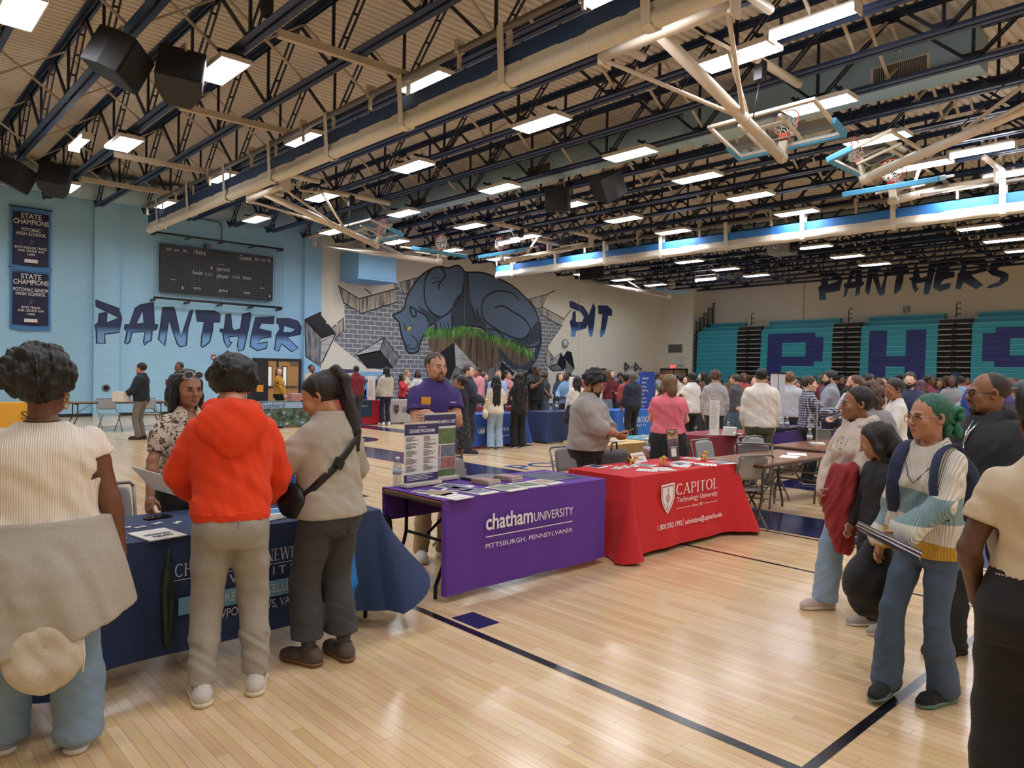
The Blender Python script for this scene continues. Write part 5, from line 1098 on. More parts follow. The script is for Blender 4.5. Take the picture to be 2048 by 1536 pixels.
b = MB(); b.bbox((-.012, -.09, .143), (-.0115, .09, .147)).bbox((-.011, -.05, .132), (-.0105, .05, .136)); b.build('caption', WTX, t); pq('white_square', -.05, .035, .05, .125, PAPER, .001)
MB().box((.02, 0, .008), (.12, .22, .016)).build('acrylic_base', CLEAR, t)
TOY = mat('golden yellow toy plastic', '#d8a652', rough=.4)
def toy(x, y, rz, lb):
    t = thing('toy_dog', lb, 'toy', (x, y, .7475), rz, 'yellow toy dogs'); b = MB()
    for u in (-.018, .018):
        for v in (-.012, .012): MB().tube([(u, v, 0), (u, v, .045)], .008, 8).build('leg', TOY, t)
    b.lathe([(0, -.034), (.016, -.028), (.02, 0), (.018, .02), (0, .034)], 12, (0, 0, .052), Matrix.Rotation(PI/2, 3, 'Y')).lathe([(0, -.022), (.017, -.012), (.02, 0), (.014, .016), (0, .022)], 12, (.03, 0, .088)).tube([(.02, 0, .06), (.028, 0, .08)], .012, 8).tube([(.04, 0, .085), (.058, 0, .08)], [.011, .008], 8)
    b.build('body', TOY, t)
    for v in (-.018, .018): MB().tube([(.025, v, .098), (.02, v*1.5, .08)], [.008, .004], 6).build('ear', TOY, t)
    MB().tube([(-.034, 0, .06), (-.05, 0, .08)], .005, 6).build('tail', TOY, t)
toy(-4.55, 5.92, .5, 'yellow toy dog left of the name card on the red table'); toy(-4.36, 6.16, -.4, 'yellow toy dog at the front centre of the red table'); toy(-4.35, 6.9, 1.5, 'yellow toy dog at the right end of the red table')
for i, (x, y) in enumerate(((-4.5, 5.6), (-4.5, 5.73), (-4.5, 5.87))):
    t = thing('card_holder', 'white card with round white top on the red table, %s from the left' % ORD[i+1], 'card', (x, y, .7475), .2, 'white round-top cards'); MB().box((0, 0, .002), (.09, .1, .003)).build('card', PAPER, t); MB().lathe([(0, 0), (.022, .004), (.025, .014), (.0, .022)], 14, (0, 0, .003)).build('button', PAPER, t)
for i, (x, y, w, d, rz, pc, lb) in enumerate(((-4.24, 5.75, .18, .2, .5, None, 'white printed leaflet at the front left'), (-4.2, 5.95, .18, .24, -.5, None, 'white leaflet with dark text, front left of centre'), (-4.25, 6.3, .2, .2, .4, None, 'white flyer at the front centre'), (-4.35, 6.45, .16, .2, -.3, 2, 'leaflet with grey picture at the centre'), (-4.5, 6.05, .18, .22, .2, 2, 'open booklet under the name card'), (-4.15, 6.62, .2, .22, .6, None, 'white flyer at the front right'), (-4.4, 6.6, .2, .18, .1, None, 'white flyer before the poster stand'), (-4.55, 7.0, .2, .2, .3, 4, 'flyer with rosy picture at the back right corner'), (-4.15, 6.95, .2, .26, -.2, 2, 'glossy booklet at the front right corner'), (-4.72, 5.55, .16, .2, .1, 5, 'dark leaflet at the back left corner'))):
    sheet(x, y, w, d, lb+' of the red table', rz, pic=pc, lines=0 if pc is not None else 5, group='leaflets on the red table')
for i, (x, y, rz) in enumerate(((-4.68, 5.62, .8), (-4.3, 6.1, 1.2), (-4.2, 6.45, .7))): tag(MB().tube([(x, y, .753), (x+.06*math.cos(rz), y+.12*math.sin(rz), .753)], .005, 6).build('pen', INK if i else PAPER), 'slim pen on the red table, %s from the left' % ORD[i+1], 'pen', 'pens on the red table')
# brown tables
sheet(-4.02, 8.2, .3, .2, 'white sheet at the front of the bare brown table', .3, z=.7385); sheet(-4.1, 8.55, .3, .22, 'white sheet further along the bare brown table', .5, z=.7385)
bottle(-4.5, 9.75, .7375, 'clear water bottle on the table with the leaflet stand', .24)
t = thing('leaflet_stand', 'tall white acrylic leaflet stand behind the water bottle', 'leaflet stand', (-4.6, 10.2, .7375), .5); MB().box((0, 0, .008), (.2, .26, .016)).build('base', PAPER, t); MB().box((-.02, 0, .3), (.01, .22, .58)).build('acrylic_back', CLEAR, t); o = MB().box((-.01, 0, .3), (.004, .2, .55)).build('leaflet_insert', PAPER, t)
b = MB()
for k in range(22): b.bbox((-.0078, -.08, .53-k*.022), (-.0074, -.08+.04+.03*((k*5) % 4), .537-k*.022))
b.build('print', mat('grey ink', '#9a9a9a'), o)
# maroon table: sign stands
def board(x, y, z, w, h, label, rz=0, m=None, top=None, cat='sign', txt=None, name='sign_board', lines=0, tm=None):
    t = thing(name, label, cat, (x, y, z), rz); MB().box((0, 0, h/2), (.012, w, h)).build('panel', m or PAPER, t); MB().box((0, 0, .006), (.16, w*.8, .012)).build('foot', HOUS, t)
    if top: MB().bbox((.0065, -w/2, h*.88), (.007, w/2, h)).build('header', top, t)
    if txt: letter_mesh('lettering', txt, h*.06, tm or WTX, t, (.007, 0, h*.905), UY, UZ, width=w*.6, align='C', lift=.002)
    if lines:
        b = MB(); rg = random.Random(int(abs(x*9)))
        for k in range(lines): b.bbox((.0065, -w*.4, h*.82-k*h*.7/lines), (.0072, w*rg.uniform(0, .4), h*.82-k*h*.7/lines+h*.012))
        b.build('print', mat('grey ink', '#9a9a9a'), t)
    return t
board(-6.2, 10.12, .75, .32, .62, 'white tabletop sign with grey header on the maroon table', .1, top=mat('grey print header', '#a8a5a3'), txt='UNIVERSITY', lines=14)
t = board(-6.05, 10.55, .75, .22, .3, 'tilted pale acrylic sign on the maroon table', .6, m=CLEAR)
for i, (x, y, pc) in enumerate(((-6.05, 10.3, 2), (-6.1, 10.42, None))): sheet(x, y, .14, .2, ('glossy leaflet stack in front of the maroon table sign', 'white booklet leaning by the maroon table sign')[i], .4, h=.12 if i else .04, z=.7475, pic=pc)
bottle(-6.15, 10.45, .747, 'clear bottle beside the maroon table sign', .2)
for i, (x, y) in enumerate(((-6.05, 12.0), (-6.0, 12.12))): bottle(x, y, .747, 'clear water bottle on the dark purple table, %s of a pair' % ('left', 'right')[i], .24)
t = thing('presentation_board', 'tall white folding board with black edges behind the white-shirted man', 'sign', (-6.35, 12.45, .747), .15); MB().box((0, 0, .5), (.02, .72, 1.0)).build('panel', mat('white board', '#d9d9da', rough=.4), t)
b = MB().box((.004, 0, 1.0), (.03, .75, .03)).box((.012, -.02, .5), (.008, .018, 1.0)).build('black_edge', BPIPE, t)
o = tag(MB().box((-6.1, 12.3, .77), (.25, .75, .05)).build('black_case', SPK), 'long black case lying before the white folding board', 'case')
for i, (x, y, w, pc, lb) in enumerate(((-6.4, 7.9, .22, 3, 'magazine on the gold tablecloth'), (-6.45, 8.6, .25, 2, 'pale folder on the teal runner'), (-6.3, 8.9, .22, None, 'white booklet on the teal runner'), (-6.6, 9.0, .2, 4, 'reddish leaflet on the teal runner'))): sheet(x, y, w, .22, lb, .3*i, h=.008, z=.752, pic=pc, lines=0 if pc is not None else 3)
# signs and small things on the far tables
board(-19.75, 12.35, .75, .28, .75, 'tall narrow white sign at the left end of the silver grey table', lines=16)
board(-19.75, 14.55, .75, .16, .42, 'small white sign at the right end of the silver grey table', lines=8)
board(-19.85, 11.6, .75, .5, .95, 'white poster with navy header on the red tablecloth', .1, top=PURP, lines=18)
board(-12.5, 13.75, .75, .3, .85, 'white acrylic sign standing on the navy tablecloth', lines=10); bottle(-12.3, 12.95, .75, 'clear bottle on the plain navy tablecloth', .25)
t = thing('banner_stand', 'tall navy banner stand with white text behind the man in navy', 'banner', (-12.6, 17.0, 0), .2); MB().box((0, 0, .9), (.02, .95, 1.75)).build('sheet', mat('blue banner print', '#1f3f92', rough=.5), t); MB().box((0, 0, .03), (.3, .95, .05)).build('base', STLB, t)
for k in range(8): letter_mesh('lettering', ('UNIVERSITY', 'Business', 'Nursing', 'Engineering', 'Arts', 'Sciences', 'Education', 'Music')[k], .06, WTX, t, (.01, -.38, 1.55-k*.11), UY, UZ, lift=.003)
t = thing('banner_stand', 'dark navy banner stand with small white text in front of the bleachers', 'banner', (-7.9, 28.0, 0), 0); MB().box((0, 0, 1.0), (.02, 1.05, 1.95)).build('sheet', mat('ink blue banner print', '#1c2c50', rough=.5), t); MB().box((0, 0, .03), (.3, 1.0, .05)).build('base', STLB, t)
letter_mesh('lettering', 'COLLEGE', .1, WTX, t, (.01, -.3, 1.65), UY, UZ, lift=.003); letter_mesh('lettering', 'find your place', .08, WTX, t, (.01, -.3, 1.4), UY, UZ, lift=.003)
t = thing('gift_box', 'pinkish box on the aerial photo tablecloth', 'box', (-19.8, 9.85, .75)); MB().box((0, 0, .1), (.25, .4, .2)).build('carton', mat('pink printed card', '#b97f78', var=.3, vscale=20), t); MB().box((0, 0, .205), (.26, .41, .02)).build('lid', mat('pale pink card', '#c9a39c'), t)
t = thing('retractor_display', 'black tall display with orange tag behind the aerial photo table', 'display', (-20.5, 9.0, 0)); MB().box((0, 0, .95), (.3, .5, 1.9)).build('panel', SPK, t); MB().bbox((.151, -.1, 1.0), (.156, .1, 1.2)).build('orange_tag', mat('orange tag', '#e0902f'), t)
board(-11.8, 24.8, .75, .5, .75, 'white sign with a small portrait on the green tablecloth', .1, top=mat('dark green print', '#1d4a3c'), lines=6)
t = thing('blackboard_sign', 'black chalkboard-like sign by the mural behind the suited man', 'sign', (-21.5, 20.2, 0)); MB().box((0, 0, 1.25), (.03, 1.6, .9)).build('panel', BPIPE, t); MB().box((0, 0, .4), (.03, .08, .8)).build('post', BPIPE, t); letter_mesh('lettering', 'ROANOKE', .14, WTX, t, (.016, 0, 1.45), UY, UZ, align='C', lift=.003); letter_mesh('lettering', 'COLLEGE', .14, WTX, t, (.016, 0, 1.2), UY, UZ, align='C', lift=.003)
# backpack between the navy and purple tables
t = thing('backpack', 'black backpack on the floor between the navy and purple tables', 'bag', (-4.92, 3.1, 0), .3); BBK = fab('black nylon', '#16161a', rough=.6)
def soft(nm, c_, d, m, par, rot=None, sub=2):
    o = MB().box(c_, d, rot, .82).build(nm, m, par, bevel=min(d)*.22); o.modifiers[0].segments = 4
    for p in o.data.polygons: p.use_smooth = True
    return o
soft('body', (0, 0, .26), (.26, .36, .52), BBK, t); soft('front_pocket', (.13, 0, .17), (.14, .3, .3), BBK, t); MB().bar((.2, -.1, .25), (.2, .1, .25), .008).build('zip', STLB, t)
MB().tube([(.1, .2, .1), (.2, .28, .06), (.14, .3, .02), (.05, .24, .015)], .012, 6).build('strap', BBK, t); MB().tube([(0, -.05, .5), (0, 0, .57), (0, .05, .5)], .012, 6).build('handle', BBK, t)
t = thing('handbag', 'dark plaid bag lying on the grey chair behind the red table', 'bag', (-5.75, 7.1, .46), .4); soft('body', (0, 0, .12), (.34, .5, .3), fab('dark plaid cloth', '#3a3536', var=.5), t); MB().tube([(0, -.15, .2), (0, -.1, .36), (0, .1, .36), (0, .15, .2)], .012, 6).build('handle', BBK, t)
# ================================================================== PEOPLE: volumes and surfaces
f4 = np.float32
def V3(*a): return np.array(a[0] if len(a) == 1 else a, float)
def unit(v): return v/(np.linalg.norm(v)+1e-9)
class Vol:
    """a signed-distance grid; shapes are blended in, then its skin is taken off as a mesh"""
    def __init__(s, lo, hi, h):
        s.lo = np.array(lo, float); s.h = h; s.n = np.ceil((np.array(hi)-s.lo)/h).astype(int)+1
        s.v = np.full(s.n, .5, f4)
        s.ax = [(s.lo[i]+h*np.arange(s.n[i])).astype(f4) for i in range(3)]
    def sub(s, lo, hi):
        i0 = np.clip(np.floor((np.array(lo)-s.lo)/s.h).astype(int), 0, s.n); i1 = np.clip(np.ceil((np.array(hi)-s.lo)/s.h).astype(int)+1, 0, s.n)
        sl = tuple(slice(a, b) for a, b in zip(i0, i1))
        return sl, s.ax[0][sl[0]][:, None, None], s.ax[1][sl[1]][None, :, None], s.ax[2][sl[2]][None, None, :]
    def put(s, fn, lo, hi, k=.0, op='add'):
        m = k+3*s.h; sl, X, Y, Z = s.sub(np.array(lo)-m, np.array(hi)+m)
        if min(b.stop-b.start for b in sl) <= 0: return s
        d = fn(X, Y, Z); a = s.v[sl]
        if op == 'sub':
            d = -d
            if k > 0: hh = np.maximum(k-np.abs(a-d), 0)/k; s.v[sl] = np.maximum(a, d)+hh*hh*(k*.25)
            else: s.v[sl] = np.maximum(a, d)
            return s
        if k > 0: hh = np.maximum(k-np.abs(a-d), 0)/k; s.v[sl] = np.minimum(a, d)-hh*hh*(k*.25)
        else: s.v[sl] = np.minimum(a, d)
        return s
    def cap(s, a, b, r1, r2, k=.0, op='add'):
        a, b = V3(a), V3(b); d = b-a; L = max(d@d, 1e-9); r = max(r1, r2)
        def fn(X, Y, Z):
            t = np.clip(((X-a[0])*d[0]+(Y-a[1])*d[1]+(Z-a[2])*d[2])/L, 0, 1)
            return np.sqrt((X-a[0]-t*d[0])**2+(Y-a[1]-t*d[1])**2+(Z-a[2]-t*d[2])**2)-(r1+(r2-r1)*t)
        return s.put(fn, np.minimum(a, b)-r, np.maximum(a, b)+r, k, op)
    def chain(s, P, R, k=.0):
        for i in range(len(P)-1): s.cap(P[i], P[i+1], R[i], R[i+1], k if i == 0 else min(k, .02))
        return s
    def ell(s, c, r, k=.0, op='add', R=None):
        c, r = V3(c), V3(r); m = max(r)
        def fn(X, Y, Z):
            x, y, z = X-c[0], Y-c[1], Z-c[2]
            if R is not None: x, y, z = [R[0][i]*x+R[1][i]*y+R[2][i]*z for i in range(3)]
            k0 = np.sqrt((x/r[0])**2+(y/r[1])**2+(z/r[2])**2); k1 = np.sqrt((x/r[0]**2)**2+(y/r[1]**2)**2+(z/r[2]**2)**2)
            return k0*(k0-1)/np.maximum(k1, 1e-6)
        e = r if R is None else V3(m, m, m)
        return s.put(fn, c-e, c+e, k, op)
    def loft(s, secs, k=.0, o=0.0, lean=0.0, piv=.95, p=2.3, op='add', cx=0.0):
        """stacked oval sections (z, half width, half depth, centre y), tipped forward by `lean` about the hips"""
        S = np.array(secs, float); zz = np.linspace(S[0, 0], S[-1, 0], 80)
        prof = [np.interp(zz, S[:, 0], S[:, i]) for i in (1, 2, 3)]
        ker = np.ones(9)/9
        prof = [np.convolve(np.pad(q, 4, 'edge'), ker, 'valid') for q in prof]
        c, n = math.cos(lean), math.sin(lean); W, D = S[:, 1].max()+o, (S[:, 2]+abs(S[:, 3])).max()+o
        def fn(X, Y, Z):
            y = (Y*c-(Z-piv)*n) if lean else Y
            z = (piv+Y*n+(Z-piv)*c) if lean else Z
            w, d, cy = (np.interp(z, zz, q).astype(f4) for q in prof)
            w = w+o; d = d+o
            q = (np.abs((X-cx)/w)**p+np.abs((y-cy)/d)**p)**(1/p)
            r = (q-1)*np.minimum(w, d)
            return np.maximum(r, np.maximum(S[0, 0]-z, z-S[-1, 0]))
        z0, z1 = S[0, 0], S[-1, 0]
        ys = [y*c+(z-piv)*n for y in (-D, D) for z in (z0, z1)]; zs = [piv-y*n+(z-piv)*c for y in (-D, D) for z in (z0, z1)]
        return s.put(fn, (cx-W, min(ys), min(zs)), (cx+W, max(ys), max(zs)), k, op)
    def cut(s, n, p):
        """keeps the side of the plane through p that n points away from"""
        n, p = unit(V3(n)), V3(p)
        s.v = np.maximum(s.v, ((s.ax[0][:, None, None]-p[0])*n[0]+(s.ax[1][None, :, None]-p[1])*n[1]+(s.ax[2][None, None, :]-p[2])*n[2]).astype(f4)); return s
    def ripple(s, amp, fx, fy, fz, seed=0, zlo=-9, zhi=9):
        """cloth folds"""
        rg = np.random.default_rng(seed); X, Y, Z = s.ax[0][:, None, None], s.ax[1][None, :, None], s.ax[2][None, None, :]
        w = np.clip(np.minimum((Z-zlo)/.05, (zhi-Z)/.05), 0, 1)
        d = 0
        for i in range(4):
            q = 1+.6*i; a = rg.uniform(-1, 1, 3)*.5+1; ph = rg.uniform(0, 6.3, 2)
            d = d+np.sin(X*fx*q*a[0]+Y*fy*q*a[1]+Z*fz*q*a[2]+ph[0]+1.3*np.sin(X*fx*.4+Z*fz*.35-Y*fy*.3+ph[1]))/q
        s.v = s.v+(amp*w*d*.5).astype(f4); return s
    def mesh(s):
        v = s.v; ins = v < 0; n = np.array(v.shape)
        def sh(a, o): return a[o[0]:n[0]-1+o[0], o[1]:n[1]-1+o[1], o[2]:n[2]-1+o[2]]
        offs = [(i, j, k) for i in (0, 1) for j in (0, 1) for k in (0, 1)]
        c = sum(sh(ins, o).astype(np.int8) for o in offs); cells = np.argwhere((c > 0) & (c < 8))
        if len(cells) == 0: return np.zeros((0, 3), f4), np.zeros((0, 4), int)
        vals = {o: v[cells[:, 0]+o[0], cells[:, 1]+o[1], cells[:, 2]+o[2]] for o in offs}
        acc = np.zeros((len(cells), 3)); cnt = np.zeros(len(cells))
        for o in offs:
            for ax in range(3):
                if o[ax]: continue
                o2 = list(o); o2[ax] = 1; a, b = vals[o], vals[tuple(o2)]; x = (a < 0) != (b < 0)
                t = a[x]/(a[x]-b[x]); p = np.tile(np.array(o, float), (x.sum(), 1)); p[:, ax] += t; acc[x] += p; cnt[x] += 1
        P = s.lo+s.h*(cells+acc/cnt[:, None])
        ids = np.full(n-1, -1, np.int32); ids[tuple(cells.T)] = np.arange(len(cells)); F = []
        for ax in range(3):
            u, w = [(1, 2), (2, 0), (0, 1)][ax]
            a = ins[tuple(slice(0, n[i]-1) if i == ax else slice(1, n[i]-1) for i in range(3))]
            b = ins[tuple(slice(1, n[i]) if i == ax else slice(1, n[i]-1) for i in range(3))]
            for fl, m in ((False, a & ~b), (True, ~a & b)):
                e = np.argwhere(m)
                if len(e) == 0: continue
                e = e+np.array([0 if i == ax else 1 for i in range(3)])
                eu, ew = np.eye(3, dtype=int)[u], np.eye(3, dtype=int)[w]
                q = np.stack([ids[tuple((e-du*eu-dw*ew).T)] for du, dw in ((1, 1), (0, 1), (0, 0), (1, 0))], 1)
                F.append(q[:, ::-1] if fl else q)
        return P, np.concatenate(F)
def join(parts):
    V, F, o = [], [], 0
    for p, f in parts:
        if len(p): V.append(p); F.append(f+o); o += len(p)
    return np.concatenate(V), np.concatenate(F)
MESHES = {}
def to_mesh(name, VF):
    me = bpy.data.meshes.new(name); me.from_pydata(VF[0].astype(f4), [], VF[1]); me.polygons.foreach_set('use_smooth', np.ones(len(VF[1]), bool)); return me
def part(name, me, m, parent):
    """one mesh part; mesh data may be shared, so its material sits on the object"""
    if not me.materials: me.materials.append(None)
    o = bpy.data.objects.new(name, me); COL.objects.link(o); o.parent = parent
    o.material_slots[0].link = 'OBJECT'; o.material_slots[0].material = m
    return o
def cached(key, fn):
    if key not in MESHES: MESHES[key] = fn()
    return MESHES[key]
# ---------------------------------------------------------------- anatomy (for a body 1.75 m tall, facing +y)
TORSO = {'m': [(.80, .150, .105, 0), (.92, .170, .122, -.014), (1.0, .163, .118, -.006), (1.08, .153, .110, 0), (1.2, .162, .114, .006), (1.32, .180, .120, .002), (1.40, .176, .106, -.008), (1.45, .140, .084, -.014), (1.49, .085, .066, -.016), (1.535, .056, .056, -.012)],
         'f': [(.80, .150, .105, 0), (.92, .178, .126, -.018), (1.0, .160, .112, -.010), (1.08, .134, .097, 0), (1.2, .140, .101, .006), (1.30, .155, .108, .006), (1.40, .152, .094, -.008), (1.45, .120, .076, -.014), (1.49, .072, .060, -.016), (1.535, .048, .048, -.012)]}
def ik(S, W, l1, l2, pole):
    d = W-S; L = np.linalg.norm(d); L2 = min(max(L, abs(l1-l2)+.01), l1+l2-.004); d = d/L; a = (l1*l1-l2*l2+L2*L2)/(2*L2); h = math.sqrt(max(l1*l1-a*a, 0))
    pole = V3(pole); n = unit(pole-d*(pole@d)); return S+d*a+n*h, S+d*L2
POSES = {  # per arm: wrist x (outwards), y, z; elbow pole (outwards, y, z); finger curl; palm normal (outwards, y, z)
 'down': ((.25, .02, .79), (.3, -1, 0), .5, (-1, .1, 0)), 'hold': ((.10, .30, 1.06), (.9, -.4, -.7), .9, (-.3, -.3, .9)), 'low': ((.05, .20, .87), (1, -.4, 0), .7, (-.4, -1, .2)),
 'pocket': ((.21, .08, .86), (1, -1, 0), .6, (-1, 0, 0)), 'chin': ((.05, .20, 1.40), (.7, .1, -1), 1.2, (0, -1, .2)), 'point': ((.20, .40, 1.22), (.6, -.3, -1), .7, (-.3, 0, 1)), 'bend': ((.16, .28, 1.02), (.6, -.8, -.4), .8, (-.7, 0, .6)), 'up': ((.14, .26, 1.36), (.8, 0, -.8), 1.0, (-.3, -.6, .2)), 'table': ((.30, .34, .88), (.8, -.5, 0), .4, (0, .1, -1)), 'back': ((.25, -.12, .82), (.4, -1, 0), .6, (-1, 0, 0)), 'fwd': ((.24, .14, .82), (.3, -1, 0), .6, (-1, 0, 0))}
def hand_vf(curl, h=.0045):
    """a right hand in its own frame: fingers along +y, thumb side -x, palm towards -z"""
    def make():
        v = Vol((-.08, -.04, -.10), (.07, .22, .05), h)
        v.ell((0, .045, 0), (.042, .055, .017)); v.cap((0, -.03, 0), (0, .03, 0), .026, .03, .02)
        for x, y, L, sp in ((-.030, .082, .072, -.08), (-.010, .090, .080, -.02), (.011, .087, .074, .04), (.030, .076, .058, .12)):
            p = V3(x, y, 0); a = 0; r = .0098 if x < .03 else .0085; P, R = [V3(x*.75, y-.05, 0), p], [r+.003, r]
            for seg, q in ((.45, .55), (.30, .85), (.25, .6)):
                a += q*curl; p = p+L*seg*V3(math.sin(sp)*math.cos(a), math.cos(a), -math.sin(a)); r *= .93; P.append(p); R.append(r)
            v.chain(P, R, .008)
        c = min(curl, 1.0); t0 = V3(-.028, .015, -.006); t1 = t0+.042*unit(V3(-.75+.25*c, .75, -.25-.35*c)); t2 = t1+.03*unit(V3(-.25+.4*c, .95, -.25-.5*c)); t3 = t2+.024*unit(V3(0+.4*c, 1, -.25-.5*c))
        v.chain([t0, t1, t2, t3], [.015, .0125, .0105, .009], .012)
        return v.mesh()
    return cached(('hand', round(curl, 1), h), make)
def place_hand(W, fdir, palm, right, curl, h, s):
    P, F = hand_vf(curl, h); fd = unit(fdir); pn = V3(palm); pn = unit(pn-fd*(pn@fd)); z = -pn; x = np.cross(fd, z)
    Q = P.copy()*s
    if not right: Q[:, 0] *= -1; F = F[:, ::-1]
    return W+Q[:, :1]*x+Q[:, 1:2]*fd+Q[:, 2:3]*z, F
class Head:
    """head frame: chin at z=0, crown near .232, face towards +y; turned about the top of the neck"""
    def __init__(s, piv, yaw=0, pitch=0, roll=0, k=1.0):
        s.p = V3(piv); s.k = k; s.o = V3(0, .035, 0)
        s.R = np.array(Euler((-pitch, -roll, yaw), 'ZXY' if False else 'XYZ').to_matrix())
        R1 = np.array(Matrix.Rotation(yaw, 3, 'Z')); R2 = np.array(Matrix.Rotation(-pitch, 3, 'X')); R3 = np.array(Matrix.Rotation(roll, 3, 'Y')); s.R = R1@R2@R3
    def to(s, P):
        P = np.asarray(P, float)*s.k; q = P-V3(0, -.02, .03)*s.k
        return s.p+V3(0, -.0, .035)*s.k+q@s.R.T
    def mesh(s, VF, blend=False):
        P = VF[0]; A = s.to(P)
        if blend:
            st = s.p+V3(0, 0, .035)*s.k+(P*s.k-V3(0, -.02, .03)*s.k); w = np.clip((P[:, 2]+.075)/.09, 0, 1)[:, None]; A = st*(1-w)+A*w
        return A, VF[1]
def head_vf(sex, h, jaw=1.0, fat=0.0):
    def make():
        v = Vol((-.115, -.15, -.12), (.115, .15, .25), h); m = sex == 'm'
        v.ell((0, -.012, .143), (.076, .097, .089)); v.ell((0, .026, .094), (.063+fat*.4, .066, .086), .02)
        v.ell((0, .036, .046), ((.053 if m else .047)*jaw+fat, .05, .042), .03); v.ell((0, .074, .017), ((.024 if m else .017)*jaw, .018, .018), .022)
        for q in (-1, 1):
            v.ell((q*.041, .066, .086), (.024+fat*.3, .021, .025), .02); v.ell((q*.0785, -.006, .106), (.009, .019, .031), .008, R=np.array(Euler((.15, 0, q*.35)).to_matrix()))
            v.ell((q*.0800, -.001, .108), (.008, .010, .017), .006, 'sub')
        v.cap((-.034, .084, .129), (.034, .084, .129), .010 if m else .007, .010 if m else .007, .016)
        v.cap((0, .090, .122), (0, .1125, .083), .0075, .0125 if m else .0108, .014)
        for q in (-1, 1):
            v.ell((q*.0115, .101, .080), (.0085, .010, .007), .006); v.ell((q*.0315, .1005, .1135), (.0175, .013, .0105), .012, 'sub'); v.cap((q*.045, .082, .112), (q*.019, .092, .111), .006, .006, .004)
        v.ell((0, .091, .0525), (.023, .0095, .0055), .006); v.ell((0, .0895, .0435), (.019, .0095, .0065), .006); v.cap((-.021, .0985, .0475), (.021, .0985, .0475), .0022, .0022, .003, 'sub')
        r = .054 if m else .0445
        v.cap((0, -.022, .07), (0, -.032, -.10), r+fat, r+.004+fat, .03)
        return v.mesh()
    return cached(('head', sex, h, jaw, fat), make)
